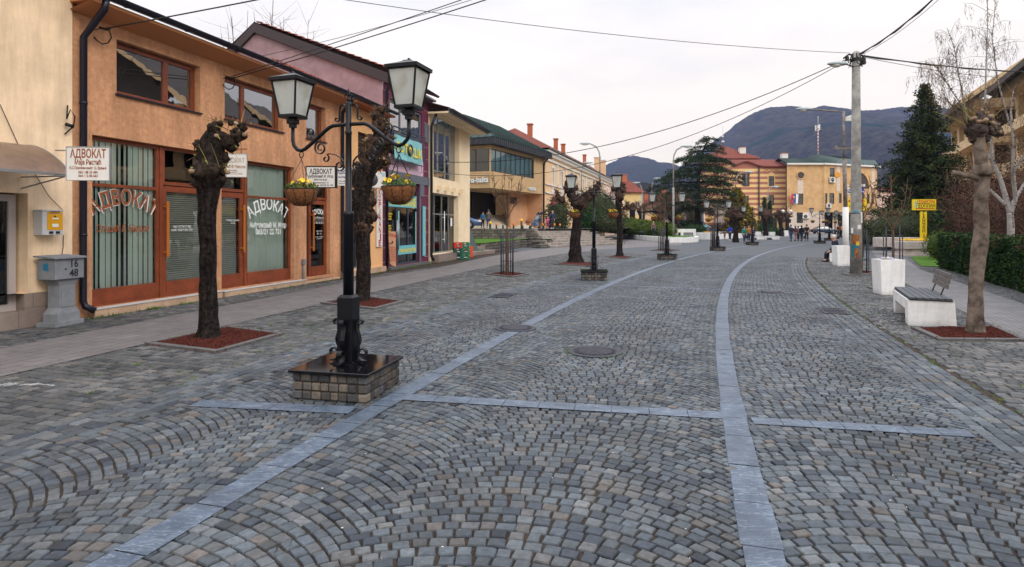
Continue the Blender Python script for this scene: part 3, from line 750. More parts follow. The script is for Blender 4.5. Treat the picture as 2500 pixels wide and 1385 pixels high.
for i, ((x,y),rz_, lab) in enumerate(lamp_xy):
    o = lamp0 if i == 0 else dup(lamp0, label=lab)
    o.location = (x,y,0); o.rotation_euler = (0,0,R(rz_))
    for s_ in (-1,1):
        ba = bask0 if not used_b else dup(bask0); used_b = True
        ba.location = (x+s_*.58*math.cos(R(rz_)), y+s_*.58*math.sin(R(rz_)), 2.352); ba.rotation_euler = (0,0,random.uniform(0,6)); ba.scale = (.87,.87,1.0)
        where = ['nearest lamp','second lamp','third lamp, by the white park wall','fourth lamp, before the monument','fifth lamp','lamp beside the walking group','lamp just behind the walking group lamp','lamp at the dark entrance','farthest lamp'][i]
        ba['label'] = 'yellow pansy basket, %s arm of the %s' % ('left' if s_ < 0 else 'right', where)
# ================================================================ left shop fronts
m_orange = Mt("orange_render", (.64,.32,.17), .95, var=(11,.20), bump=(70,.9,.02), col2=(.68,.36,.20), spec=.1)
m_cream  = Mt("cream_render", (.80,.60,.40), .95, var=(1.2,.10), bump=(90,.2,.01), spec=.1)
m_creamlow = Mt("yellow_cream_render", (.82,.64,.36), .95, var=(1.2,.08), spec=.1)
m_wood   = Mt("mahogany_frame", (.20,.048,.019), .38, var=(4,.25), spec=.4)
m_orange = grime(m_orange, .26, .5); m_cream = grime(m_cream, .20, .4)
m_gut    = Mt("dark_gutter", (.018,.018,.03), .35, .4)
m_tile   = brickmat("roof_tiles", (.32,.062,.024), (.24,.042,.018), (.12,.03,.02), .22, .16, .02, (0,0,0), .8, nz=.3, bump=.9)
m_tilef  = Mt("far_roof_tiles", (.17,.036,.019), .85, var=(2.5,.3), bump=(14,.8,.1))
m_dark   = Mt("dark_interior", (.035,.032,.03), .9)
m_blind  = Mt("vertical_blind", (.78,.88,.80), .8)
m_blindh = Mt("venetian_blind", (.50,.52,.46), .6)
m_gl     = glass("window_glass", (.93,.97,.95), .9, blend=.07)
m_glm    = glass("mirror_window_glass", (.30,.38,.42), .85, blend=.38)
m_gld    = glass("dark_window_glass", (.35,.40,.42), .8, blend=.06)
m_ptile  = brickmat("base_tiles", (.46,.31,.21), (.50,.34,.23), (.30,.22,.16), .6, .3, .006, (R(90),0,0), .5)
m_greyt  = brickmat("grey_base_tiles", (.22,.17,.145), (.24,.19,.16), (.14,.11,.10), .45, .32, .006, (R(90),0,0), .5)
m_marble = Mt("marble_edge", (.55,.56,.56), .4)
m_letb   = Mt("brown_lettering", (.27,.07,.02), .6)
m_letw   = Mt("white_lettering", (.82,.84,.82), .6)
m_letk   = Mt("black_lettering", (.012,.012,.015), .6)
m_letr   = Mt("red_lettering", (.45,.02,.03), .6)
m_lety   = Mt("yellow_lettering", (.80,.62,.03), .6)
m_board  = Mt("sign_white", (.72,.70,.66), .5, var=(4,.04))

FA = Frame(-7.65, 10.5, .2743)          # orange building, x=0 at its left corner
def tiled_roof(par, x0, x1, y0, z0, y1, z1, mt, th=.06, name='roof'):
    """pitched roof sheet with waves of tiles, from the eave (y0,z0) up to (y1,z1)"""
    g = MB(); n = int((x1-x0)/.23)+1; m = int(math.hypot(y1-y0,z1-z0)/.33)+1
    for j in range(m):
        a0, a1 = j/m, (j+1)/m
        for i in range(n):
            for k in range(3):
                xa = x0+(x1-x0)*(i+k/3)/n; xb = x0+(x1-x0)*(i+(k+1)/3)/n; ha = .035*math.sin(math.pi*k/3); hb = .035*math.sin(math.pi*(k+1)/3)
                f = lambda x, a, h, e: (x, y0+(y1-y0)*a, z0+(z1-z0)*a+h+e)
                g.quad(f(xa,a0,ha,.045), f(xb,a0,hb,.045), f(xb,a1,hb,.0), f(xa,a1,ha,.0))
                g.quad(f(xa,a0,ha,0), f(xb,a0,hb,0), f(xb,a0,hb,.045), f(xa,a0,ha,.045))
    g.quad((x0,y0,z0-.03),(x1,y0,z0-.03),(x1,y1,z1-.03),(x0,y1,z1-.03))
    return g.build(name, mt, par)
def gutter(par, x0, x1, y, z, r=.075, m=None, n=10, joints=1.4, name='gutter'):
    g = MB(); pts = [(math.cos(a)*r, math.sin(a)*r) for a in np.linspace(math.pi, 2*math.pi, n)]
    for i in range(n-1):
        (a,b),(c,d) = pts[i], pts[i+1]; g.add([(x0,y+a,z+b),(x1,y+a,z+b),(x1,y+c,z+d),(x0,y+c,z+d)], [(0,1,2,3)], True)
    g.box(x0,x1,y-r-.006,y-r+.006,z-.008,z+.008); g.poly([(x0,y+a,z+b) for a,b in pts]); g.poly([(x1,y+a,z+b) for a,b in pts][::-1])
    x = x0+.7
    while x < x1: g.tube([(x,y+math.cos(a)*(r+.008), z+math.sin(a)*(r+.008)) for a in np.linspace(math.pi,2*math.pi,9)], .007, 5); x += joints
    return g.build(name, m or m_gut, par)
def downpipe(par, pts, r=.05, m=None, name='downpipe'):
    g = MB(); g.tube(pts, r, 12)
    P0 = [Vector(p) for p in pts]
    for i in range(len(P0)-1):
        if (P0[i]-P0[i+1]).length > 1.2:
            for q in (.25,.75): c = P0[i].lerp(P0[i+1],q); d_ = (P0[i+1]-P0[i]).normalized()*.02; g.tube([c-d_,c+d_], r*1.12, 12)
    return g.build(name, m or m_gut, par)
def long_handle(par, x, z0, z1, y=.02, m=None):
    g = MB(); g.box(x-.028,x+.028,y-.10,y-.065,z0,z1,.006)
    for z in (z0+.1, z1-.1): g.box(x-.03,x+.02,y-.066,y+.12,z-.02,z+.02)
    return g.build('handle', m, par)
m_hand = Mt("orange_wood_handle", (.42,.13,.02), .35)

# ---------- orange two-storey building
BA = thing('shop_building', 'orange two-storey shop building with mahogany window frames and dark gutter', 'building', FA.o, FA.rz)
LA = FA.s(838)
ZT, ZB = 3.28, .16
a1, a2 = FA.s(225), FA.s(527); b1, b2, b3 = FA.s(541), FA.s(606), FA.s(718); c1, c2 = FA.s(748), FA.s(806)
dsp = FA.s(403)
w1 = (FA.s(284.5), FA.s(489)); w2 = (FA.s(548.5), FA.s(691)); w3 = (FA.s(747.5), FA.s(795)); WZ = (4.10, 5.14)
ops = [(a1,a2,ZB,ZT),(b1,b3,ZB,ZT-.05),(c1,c2,ZB,ZT-.10),(*w1,*WZ),(*w2,*WZ),(*w3,*WZ)]
g = MB(); wall(g, 0, LA, 0, 5.50, ops, rev=.30)
g.quad((LA,0,0),(LA,5,0),(LA,5,5.5),(LA,0,5.5)); g.quad((0,0,0),(0,0,5.5),(0,5,5.5),(0,5,0))
for a,b,c,d in ops[:3]: pass
g.build('wall', m_orange, BA)
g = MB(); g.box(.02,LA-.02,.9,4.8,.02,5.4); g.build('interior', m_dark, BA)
g = MB(); g.box(-.05,LA+.02,-.50,.02,5.50,5.56); g.quad((-.05,-.50,5.5),(-.05,.0,5.36),(LA+.02,.0,5.36),(LA+.02,-.5,5.5)); g.build('eave', Mt('eave_orange',(.52,.22,.09),.9), BA)
gutter(BA, -.1, LA+.1, -.56, 5.66, .085)
tiled_roof(BA, -.1, LA+.05, -.50, 5.62, 2.9, 7.0, m_tile)
g = MB(); g.box(a1-.06,a2+.05,-.14,.30,.0,ZB-.02); g.box(b1-.05,b3+.35,-.14,.30,0,ZB-.04); g.box(b3+.30,c2+.4,-.10,.28,0,.06); g.box(c1-.02,c2+.05,.0,.3,.0,.10); g.build('step', m_ptile, BA)
g = MB(); g.box(a1-.08,a2+.07,-.155,.0,ZB-.02,ZB-.004); g.box(b1-.07,b3+.37,-.155,0,ZB-.04,ZB-.024); g.build('step_edge', m_marble, BA)
# shop front 1 : fixed light + door
YY = .11
w = window(BA, a1, dsp-.03, ZB, ZT, m_wood, m_gl, .075, zs=(.715,), y=YY, name='shop_window', blind='v', bm=m_blind)
g = MB(); g.box(a1+.06,dsp-.1,YY-.012,YY+.04,ZB+.07,ZB+.32); g.build('panel', m_wood, w)
def glazed_door(par, x0, x1, z0, z1, fm, gm, hx, bm=None, blind=None, tr=.74, hl=(.85,2.0), hm=None):
    zt_ = z0+(z1-z0)*tr
    d_ = window(par, x0, x1, zt_+.02, z1, fm, m_gld, .07, y=YY, name='fanlight')
    w_ = window(par, x0+.005, x1-.005, z0, zt_, fm, gm, .12, y=YY+.01, name='door', blind=blind, bm=bm)
    q = MB(); q.box(x0+.12,x1-.12,YY-.0,YY+.05,z0+.1,z0+.34); q.build('kick_panel', fm, w_)
    long_handle(w_, hx, z0+hl[0], z0+hl[1], YY-.0, hm or m_hand)
    return w_
d1 = glazed_door(BA, dsp+.03, a2, ZB-.02, ZT, m_wood, m_gl, dsp+.10, m_blindh, 'h')
g = MB(); g.box(dsp-.04,dsp+.04,YY-.02,YY+.08,ZB-.02,ZT-.01); g.build('post', m_wood, BA)
d2 = glazed_door(BA, b1, b2-.02, ZB-.02, ZT-.05, m_wood, m_gl, b2-.10, m_blindh, 'h')
w_b = window(BA, b2+.03, b3, ZB, ZT-.05, m_wood, m_gl, .075, zs=(.715,), y=YY, name='shop_window', blind='c', bm=m_blind)
g = MB(); g.box(b2+.1,b3-.07,YY-.012,YY+.04,ZB+.07,ZB+.32); g.build('panel', m_wood, w_b)
g = MB(); g.box(b2-.02,b2+.04,YY-.02,YY+.08,ZB-.02,ZT-.06); g.build('post', m_wood, BA)
d3 = glazed_door(BA, c1+.28, c2, .10, ZT-.10, m_wood, m_gld, c1+.40, hl=(.8,1.95))
g = MB(); g.box(c1,c1+.28,YY+.05,YY+.09,.1,ZT-.1); g.build('side_light', m_dark, BA)
for q,(x0,x1) in enumerate((w1,w2,w3)):
    z_ = (.62,) if q == 0 else (.36,) if q == 1 else ()
    window(BA, x0+.01, x1-.02, WZ[0]+.02, WZ[1]-.02, m_wood, m_glm, .085, xs=z_, y=.14, mw=.12, sill=.05, sillm=m_gut)
# lettering on the panes
def letter(par, frame, txt, px, py, size, y, m, name='lettering', **k):
    s_, z_ = frame.at(px, py, -y); g = MB(); put_text(g, txt, s_, y, z_, size, **k); return g.build(name, m, par)
yg = YY+.02
s_, z_ = FA.at(303, 497, -yg)
xc = (a1+dsp)/2-.02
g = MB(); put_text(g, 'АДВОКАТ', xc, yg, z_-.02, .40, width=dsp-a1-.22, arc=1.15, bold=.008); g.build('lettering', m_letb, w)
g = MB(); put_text(g, 'АДВОКАТ', xc+.004, yg+.004, z_-.03, .42, width=dsp-a1-.17, arc=1.17, bold=.03); g.build('letter_outline', m_board, w)
g = MB(); put_text(g, 'Стошић В. Никола', xc-.02, yg, FA.z(300,566,-yg), .19, width=1.15, shear=.35, bold=.004); g.build('lettering', m_letb, w)
xc = (b2+b3)/2+.02
g = MB(); put_text(g, 'АДВОКАТ', xc, yg, FA.z(664,512,-yg), .40, width=1.55, arc=1.15, bold=.006); put_text(g, 'Анђелковић М. Игор', xc, yg, FA.z(664,556,-yg), .20, width=1.46, bold=.004); put_text(g, '065/21 22 721', xc, yg, FA.z(664,572,-yg), .20, width=1.0, bold=.004); g.build('lettering', m_letw, w_b)
xc = FA.s(779,-yg)
g = MB(); put_text(g, 'ADVOKAT', xc, yg+.01, 1.98, .22, width=.62, arc=.9, bold=.006); put_text(g, 'Ana Mladenović', xc, yg+.01, 1.84, .10, width=.52); g.box(xc-.28,xc+.28,yg+.005,yg+.01,1.80,1.805); put_text(g, 'Tel. 063 50 00 22', xc, yg+.01, 1.69, .10, width=.56)
put_text(g, 'radno vreme', xc+.02, yg+.01, 1.46, .06); put_text(g, '09 - 16', xc+.02, yg+.01, 1.37, .08); put_text(g, 'subotom i nedeljom\npo dogovoru', xc+.02, yg+.01, 1.29, .05); g.build('lettering', m_letw, d3)
g = MB(); put_text(g, 'тел. 017/417 083\nмоб. 063/7 584 235', FA.s(446,-yg), yg+.01, FA.z(446,556,-yg), .07); g.build('lettering', m_letw, d1)
g = MB(); put_text(g, 'Радно време\n8-15', FA.s(570,-yg), yg+.01, FA.z(570,540,-yg), .07); g.build('lettering', m_letw, d2)
downpipe(BA, [(.22,-.54,5.60),(.22,-.50,5.42),(.20,-.22,5.12),(.17,-.09,4.95),(.16,-.09,.32),(.18,-.12,.22),(.26,-.24,.14)], .058)
downpipe(BA, [(LA-.35,-.54,5.60),(LA-.35,-.50,5.45),(LA-.22,-.12,5.15),(LA-.16,-.08,5.0),(LA-.16,-.08,.25),(LA-.16,-.16,.12)], .055)
g = MB(); g.tube([(LA-.16,-.08,.2),(LA-.16,-.08,.05)], .04, 8)
xq = FA.s(737); g.tube([(xq,-.06,.0),(xq,-.06,.62)], .03, 8); g.box(xq-.05,xq+.05,-.10,-.02,.55,.70,.006); g.build('vent_pipe', Mt('grey_pipe',(.18,.19,.21),.5), BA)
# wire anchors on the wall are thin iron eyes
m_cable = Mt("black_cable", (.008,.008,.008), .6)
def anchor(px, py, label):
    s_, z_ = FA.at(px, py); c = FA.world(s_, -.02, z_); t = thing('cable_anchor', label, 'cable anchor', c, FA.rz)
    g = MB(); g.tube([(0,.02,0),(0,-.12,.01),(.03,-.2,.02)], .008, 6); g.build('hook', m_iron, t)
    g = MB(); g.tube([(.03,-.2,.02),(.10,-.2,-.02),(.17,-.16,-.10),(.16,-.10,-.20),(.08,-.06,-.24),(0,-.03,-.20),(-.04,0,-.14)], .012, 6); g.tube([(-.02,-.1,.03),(.05,-.18,.0),(.1,-.22,.03)], .02, 6); g.build('cable_loop', m_cable, t)
    return c + FA.n*.2
anc1 = anchor(232, 73, 'cable hook and drooping black loop beside the downpipe, high on the orange wall')
anc2 = anchor(545, 192, 'cable hook with coiled loop between the two upper windows of the orange wall')

# ---------- cream building at the far left
FC = FA
BC = thing('cream_building', 'cream rendered building with a dark glazed door at the left edge', 'building', FA.o, FA.rz)
g = MB(); dx = FA.s(62); dz1 = FA.z(62,470); wall(g, -7.5, -.005, .55, 6.6, [(-3.2, dx, .55, 2.16)], y=-.05, rev=.30); g.quad((-.005,-.05,0),(-.005,3,0),(-.005,3,6.6),(-.005,-.05,6.6))
g.build('wall', m_cream, BC)
g = MB(); wall(g, -7.5, -.004, 0, .55, [(-3.2, dx-.06, .28, .55)], y=-.065, rev=.30); g.quad((-.004,-.065,0),(-.004,.2,0),(-.004,.2,.55),(-.004,-.065,.55)); g.build('plinth', m_greyt, BC)
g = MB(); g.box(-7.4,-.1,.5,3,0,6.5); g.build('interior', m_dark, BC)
w = window(BC, -3.2, dx-.06, .28, 2.14, Mt('pale_door_frame',(.42,.37,.35),.4), m_gld, .11, xs=(.45,), y=.12, name='door')
g = MB(); g.box(-7.6,.08,-.55,-.05,6.25,6.6); g.quad((-7.6,-.55,6.25),(.08,-.55,6.25),(.08,-.05,6.05),(-7.6,-.05,6.05)); g.build('eave', Mt('eave_brown',(.10,.06,.04),.8), BC)
downpipe(BC, [(-.38,-.10,.0),(-.38,-.10,.72)], .045)
# curved awning
t = thing('door_awning', 'curved brown polycarbonate awning over the door at the left edge', 'awning', FA.world(0,0,0), FA.rz)
g = MB(); x0, x1 = -3.0, FA.s(172,.4)+.0; n = 14
zc = FA.z(60,372); prof = [(-.06-1.05*math.sin(a), 2.62+.62*math.cos(a)-.18) for a in np.linspace(.15,1.35,n)]
x1 = FA.s(178,1.0)
_zt = FA.z(178,428,1.0); prof = [(-.06-.95*q, _zt+.50-.50*q**1.8) for q in np.linspace(0,1,n)]
for i in range(n-1): g.add([(x0,*prof[i]),(x1,*prof[i]),(x1,*prof[i+1]),(x0,*prof[i+1])], [(0,1,2,3)], True)
for i in range(n-1): g.add([(x0,prof[i][0],prof[i][1]-.006),(x1,prof[i][0],prof[i][1]-.006),(x1,prof[i+1][0],prof[i+1][1]-.006),(x0,prof[i+1][0],prof[i+1][1]-.006)], [(3,2,1,0)], True)
g.build('canopy', Mt('brown_polycarbonate',(.17,.11,.075),.35,var=(6,.2)), t)
m_alu = Mt('aluminium',(.42,.43,.45),.35,.8)
g = MB(); g.box(x0,x1+.02,prof[-1][0]-.02,prof[-1][0]+.01,prof[-1][1]-.03,prof[-1][1]+.012); g.tube([(x1,*p_) for p_ in prof], .012, 6)
g.tube([(x1-.1,prof[-1][0]+.05,prof[-1][1]-.03),(x1-.1,-.06,prof[-1][1]-.2)], .012, 6); g.tube([(x1-.1,prof[-2][0],prof[-1][1]-.02),(x1-.1,-.06,prof[-1][1]-.02)], .012, 6); g.tube([(x1-1.2,prof[-1][0]+.05,prof[-1][1]-.03),(x1-1.2,-.06,prof[-1][1]-.2)], .012, 6); g.build('frame', m_alu, t)
# yellow letter box / vending box
s0_, z1_ = FA.at(107, 515, .28); s1_, z0_ = FA.at(158, 574, .28)
t = thing('wall_box', 'grey and orange coin box mounted on the cream wall', 'vending box', FA.world(s0_,-.05,z0_), FA.rz)
W_, H_ = s1_-s0_, z1_-z0_; g = MB(); g.box(0,W_,-.20,0,0,H_,.008); g.box(-.01,W_+.01,-.21,0,H_,H_+.02); g.build('case', Mt('box_grey',(.55,.55,.56),.4), t)
g = MB(); g.box(W_*.22,W_*.96,-.206,-.20,H_*.22,H_*.88); g.box(W_*.22,W_*.96,-.206,-.20,H_*.90,H_*.97); g.build('panel', Mt('box_orange',(.75,.36,.01),.4), t)
g = MB(); 
for q in (.4,.72): g.box(W_*q-.03,W_*q+.035,-.208,-.2,H_*.06,H_*.16)
g.tube([(W_*.58,-.2,H_*.78),(W_*.58,-.212,H_*.78)], .014, 8); put_text(g, 'ДНЕВНИК', W_*.58, -.2075, H_*.915, .04, width=.16, bold=.001); g.build('slot', m_letk, t)
for a_,b_ in ((.66,.72),(.34,.47)): g = MB(); g.box(W_*.45,W_*.75,-.209,-.206,H_*a_,H_*b_); g.build('sticker', m_letw, t)
# meter pillar with 16 / 48
c = FA.world(FA.s(150,.25)-.02, -.28, 0)
t = thing('utility_pillar', 'grey concrete cable pillar numbered 16 and 48 beside the downpipe', 'utility pillar', c, FA.rz+R(8))
m_pil = Mt('grey_pillar',(.20,.21,.23),.8,var=(5,.15),bump=(30,.3,.01))
g = MB(); g.box(-.30,.26,-.17,.17,0,.07); g.prism([(-.22,-.13),(.22,-.13),(.22,.13),(-.22,.13)],.07,.20)
def fr(g, z0,z1,w0,w1,d0,d1): g.add([(-w0,-d0,z0),(w0,-d0,z0),(w0,d0,z0),(-w0,d0,z0),(-w1,-d1,z1),(w1,-d1,z1),(w1,d1,z1),(-w1,d1,z1)],[(3,2,1,0),(4,5,6,7),(0,1,5,4),(1,2,6,5),(2,3,7,6),(3,0,4,7)])
fr(g,.20,.29,.22,.15,.13,.11); fr(g,.29,.66,.15,.15,.11,.11); fr(g,.66,.76,.15,.22,.11,.13); g.box(-.12,.12,-.118,-.1,.30,.65); g.build('pedestal', m_pil, t)
g = MB(); g.box(-.29,.27,-.17,.17,.76,1.10,.01); g.add([(-.33,-.21,1.10),(.31,-.21,1.10),(.31,.2,1.13),(-.33,.2,1.13),(-.33,-.21,1.125),(.31,-.21,1.125),(.31,.2,1.155),(-.33,.2,1.155)],[(3,2,1,0),(4,5,6,7),(0,1,5,4),(1,2,6,5),(2,3,7,6),(3,0,4,7)]); g.build('cabinet', m_pil, t)
g = MB(); put_text(g, '16', .06, -.173, .955, .17, bold=.006); put_text(g, '48', .06, -.173, .80, .17, bold=.006); g.tube([(-.10,-.17,.93),(-.10,-.18,.93)], .014, 8); g.build('number', m_letk, t)
g = MB(); g.add([(.29*0-.292,-.05+.0*0,.90+.0),( -.292,.06,.92),(-.292,.05,1.02),(-.292,-.03,1.04)],[(0,1,2,3)]); g.build('graffiti', Mt('blue_paint',(.02,.16,.28),.7), t)
# cables on the cream wall
g = MB(); P_ = lambda a,b,o=.075: tuple(Vector((FA.at(a,b,o)[0], -o, FA.at(a,b,o)[1])))
g.tube([P_(0,255),P_(25,310),P_(52,370),P_(86,426),P_(120,480),P_(152,512)], .006, 5); g.tube([P_(155,575),P_(154,605),P_(150,630)], .006, 5)
o = g.build('wall_cable', m_cable); o.location = FA.o; o.rotation_euler = (0,0,FA.rz); tag(o, 'thin cable running down the cream wall to the coin box', 'cable')
g = MB(); g.tube([P_(165,258,.08),P_(163,290,.14),P_(172,268,.2),P_(183,285,.2),P_(180,305,.16),P_(165,305,.12),P_(158,303,.1)], .012, 6); g.tube([P_(160,303,.1),P_(180,310,.14)], .03, 6); g.tube([P_(176,312,.12),P_(158,328,.08)], .012, 6); 
o = g.build('cable_bundle', m_cable); o.location = FA.o; o.rotation_euler = (0,0,FA.rz); tag(o, 'knotted black cable bundle on the cream wall above the sign', 'cable')

# ---------- projecting signs
def hang_sign(px0, py0, px1, py1, d, rz, label, lines, m_b, m_l, m_f=None, fw=.02, cat='sign', group=None, brk=None):
    """flat board with lettering on the face towards the camera; corners measured at distance d"""
    a, b = Vector(P(px0,py0,d)), Vector(P(px1,py1,d)); W_ = (b.x-a.x)/math.cos(rz) if rz else b.x-a.x; H_ = a.z-b.z; c = (a+b)/2
    t = thing('hanging_sign', label, cat, c, rz, group)
    g = MB(); g.box(-W_/2,W_/2,-.015,.015,-H_/2,H_/2); g.build('board', m_b, t)
    if m_f:
        g = MB(); g.box(-W_/2-fw,W_/2+fw,-.025,.025,-H_/2-fw,-H_/2); g.box(-W_/2-fw,W_/2+fw,-.025,.025,H_/2,H_/2+fw); g.box(-W_/2-fw,-W_/2,-.025,.025,-H_/2,H_/2); g.box(W_/2,W_/2+fw,-.025,.025,-H_/2,H_/2); g.build('frame', m_f, t)
    for (tx, fz, fs, fwid, m_) in lines:
        g = MB(); put_text(g, tx, 0, -.018, -H_/2+fz*H_, fs*H_, width=fwid*W_, bold=.004*H_*3); g.build('lettering', m_, t)
    return t, W_, H_
t, W_, H_ = hang_sign(168, 360, 265, 440, 8.9, R(6), 'white law office board in brown lettering beside the first downpipe', [('АДВОКАТ',.68,.36,.84,m_letb),('Маја Ристић',.47,.21,.62,m_letb),('К.С.Првовенчаног 12, Врање',.33,.115,.86,m_letb),('062 / 88 33 484',.20,.11,.45,m_letb),('064 / 12 86 663',.09,.11,.45,m_letb)], m_board, m_letb, m_alu, .008)
g = MB(); g.tube([(-W_/2,.0,H_*.40),(-W_/2-.22,.1,H_*.42)], .01, 6); g.tube([(-W_/2,.0,-H_*.30),(-W_/2-.22,.1,-H_*.32)], .01, 6); g.build('bracket', m_alu, t)
t, W_, H_ = hang_sign(536, 376, 601, 432, 13.0, R(8), 'faded white law office sign hanging behind the first pollarded tree', [('АДВОКАТ',.62,.28,.86,Mt('faded_letter',(.42,.36,.30),.7)),('Стошић В. Никола',.38,.18,.9,Mt('faded_letter_2',(.40,.20,.14),.7)),('ВРАЊЕ',.24,.09,.3,m_letb),('ТЕЛ. 017/417083',.1,.10,.7,Mt('faded_letter_3',(.45,.30,.24),.7))], m_board, m_letb, m_alu, .008)
g = MB(); g.tube([(-W_*.45,0,H_/2+.11),(W_*.5,0,H_/2+.11)], .012, 6)
for q in (-.2,.3): g.tube([(W_*q,0,H_/2),(W_*q,0,H_/2+.11)], .009, 5)
g.build('bracket', m_letb, t)
t, W_, H_ = hang_sign(750, 408, 817, 457, 15.6, R(5), 'framed white law office sign with black letters behind the left basket', [('АДВОКАТ',.66,.34,.80,m_letk),('Анђелковић М. Игор',.47,.19,.88,m_letk),('ВРАЊЕ',.32,.12,.45,m_letk),('Првовенчаног 12',.18,.10,.55,m_letk),('017/ 427 21, 063/70 46 198',.06,.10,.86,m_letk)], m_board, m_letk, m_black, .025)
g = MB(); g.box(W_/2+.025,W_/2+.06,-.04,.04,-H_/2-.03,H_/2+.09); g.build('bracket', m_black, t)
t, W_, H_ = hang_sign(822, 410, 862, 453, 16.5, R(5), 'white law office sign with navy letters partly behind the lamp post', [('АДВОКАТ',.66,.30,.84,Mt('navy_letter',(.03,.04,.18),.6)),('Ana Младеновић',.42,.17,.8,Mt('navy_letter_2',(.03,.04,.18),.6)),('Тел. 063/500022',.2,.1,.7,m_letk),('Краља Стефана',.08,.08,.7,m_letk)], m_board, m_letk, m_board, .006)

# ---------- small peach shop
FP = Frame(*FA.world(LA)[:2], .2295)
FP.o = FA.world(LA+.01)
BP = thing('peach_shop', 'small peach shop with red tiled roof between the orange and the purple building', 'building', FP.o, FP.rz)
L2 = FP.s(934); m_peach = Mt("peach_render", (.74,.42,.20), .95, var=(2,.08), spec=.1)
p0, p1 = FP.s(845), FP.s(905); g = MB(); wall(g, 0, L2, 0, 5.5, [(p0,p1,.2,3.0),(FP.s(874),FP.s(903),3.85,4.75)], rev=.2); g.build('wall', m_peach, BP)
g = MB(); g.box(.05,L2-.05,.6,4,.05,5.4); g.build('interior', m_dark, BP)
w = window(BP, p0, p1, .2, 3.0, m_alu, m_gld, .06, xs=(.55,), zs=(.68,), y=.1, name='shop_window')
g = MB(); put_text(g, 'ФОТОКОПИР', (p0+p1)/2, .06, 2.62, .26, width=(p1-p0)*.9, bold=.01); g.build('lettering', m_letr, w)
g = MB(); put_text(g, 'ШТАМПАЊЕ\nКОРИЧЕЊЕ\nКНЈИГЕ\nОБРАДА', p0+(p1-p0)*.78, .06, 1.5, .17, bold=.004); g.build('lettering', m_letr, w)
g = MB(); x0_,x1_ = FP.s(874),FP.s(903)
for k in range(14): z = 3.87+k*.063; g.quad((x0_,.06,z),(x1_,.06,z),(x1_,.10,z+.05),(x0_,.10,z+.05))
g.build('shutter', Mt('brown_shutter',(.05,.025,.018),.6), BP)
g = MB(); g.box(p0-.1,L2,-.15,.2,0,.18); g.build('step', m_ptile, BP)
gutter(BP, .1, L2+.0, -.56, 5.66, .075); g = MB(); g.box(.0,L2,-.5,0,5.50,5.56); g.build('eave', m_letb, BP)
tiled_roof(BP, .05, L2+.02, -.50, 5.62, 2.7, 7.1, m_tile)
s_, z_ = FP.at(921, 462, .06); s2_, z2_ = FP.at(932, 602, .06)
t = thing('vertical_sign', 'tall narrow white sign with red vertical letters below the air conditioner', 'sign', FP.world(s_,-.02,z2_), FP.rz)
g = MB(); g.box(0,.42,-.04,0,0,z_-z2_); g.build('board', m_board, t)
for i, ch in enumerate('KOPIRANJE'): 
    g = MB(); put_text(g, ch, .21, -.045, (z_-z2_)*(1-(i+.85)/9), .29, width=None if ch in 'I' else .2, bold=.014); g.build('letter', m_letr, t)
# air conditioner
def aircon(loc, rz, label, w_=.80, h=.56, grp='air conditioning units'):
    t = thing('air_conditioner', label, 'air conditioner', loc, rz, grp)
    g = MB(); g.box(-w_/2,w_/2,-.32,0,0,h,.015); g.build('case', m_board, t)
    g = MB(); g.tube([(-w_*.1,-.322,h/2),(-w_*.1,-.327,h/2)], h*.41, 24); g.build('fan_grille', Mt('grille_dark',(.06,.06,.065),.5), t)
    g = MB(); g.tube([(-w_*.1,-.325,h/2),(-w_*.1,-.335,h/2)], h*.08, 12); g.box(w_*.35,w_*.47,-.325,-.321,h*.7,h*.95); g.build('badge', Mt('badge_blue',(.35,.5,.65),.4), t)
    g = MB(); g.box(-w_*.4,-w_*.36,-.3,.1,-.04,0); g.box(w_*.36,w_*.4,-.3,.1,-.04,0); g.build('bracket', m_iron, t)
    return t
c = FP.world(FP.s(922,.3)-.0, -.12, FP.z(934,462,.3)); aircon(c, FP.rz-R(60), 'white air conditioner beside the bulky second pollard, above the red lettered sign')

# ---------- purple building
FU = Frame(*(FP.world(L2+.02, -.0)[:2]), .2295); FU.o = FP.world(L2+.02)
LU = FU.s(1046); m_purp = Mt("purple_render", (.34,.215,.235), .95, var=(1.6,.15), bump=(40,.3,.02), col2=(.42,.28,.295), spec=.1)
m_plum = Mt("plum_cladding", (.13,.022,.055), .6, var=(3,.1)); m_grey = Mt("slate_trim", (.12,.13,.16), .6); m_lil = Mt("lilac_render", (.58,.40,.48), .9)
m_navy = Mt("navy_frame", (.035,.05,.075), .4)
BU = thing('photo_shop_building', 'tall purple building with plum and lilac striped front', 'building', FU.o, FU.rz)
s1_ = FU.s(945)
q0, q1 = FU.s(946), FU.s(1024); ztop = 3.35
uw = (FU.s(952), FU.s(1030), 4.35, 6.35)
g = MB(); wall(g, s1_-.35, LU, 0, 7.0, [(q0,q1,.12,ztop),uw], rev=.25); g.build('wall', m_plum, BU)
g = MB(); g.box(s1_-.3,LU-.05,.8,7,.05,6.9); g.build('interior', m_dark, BU)
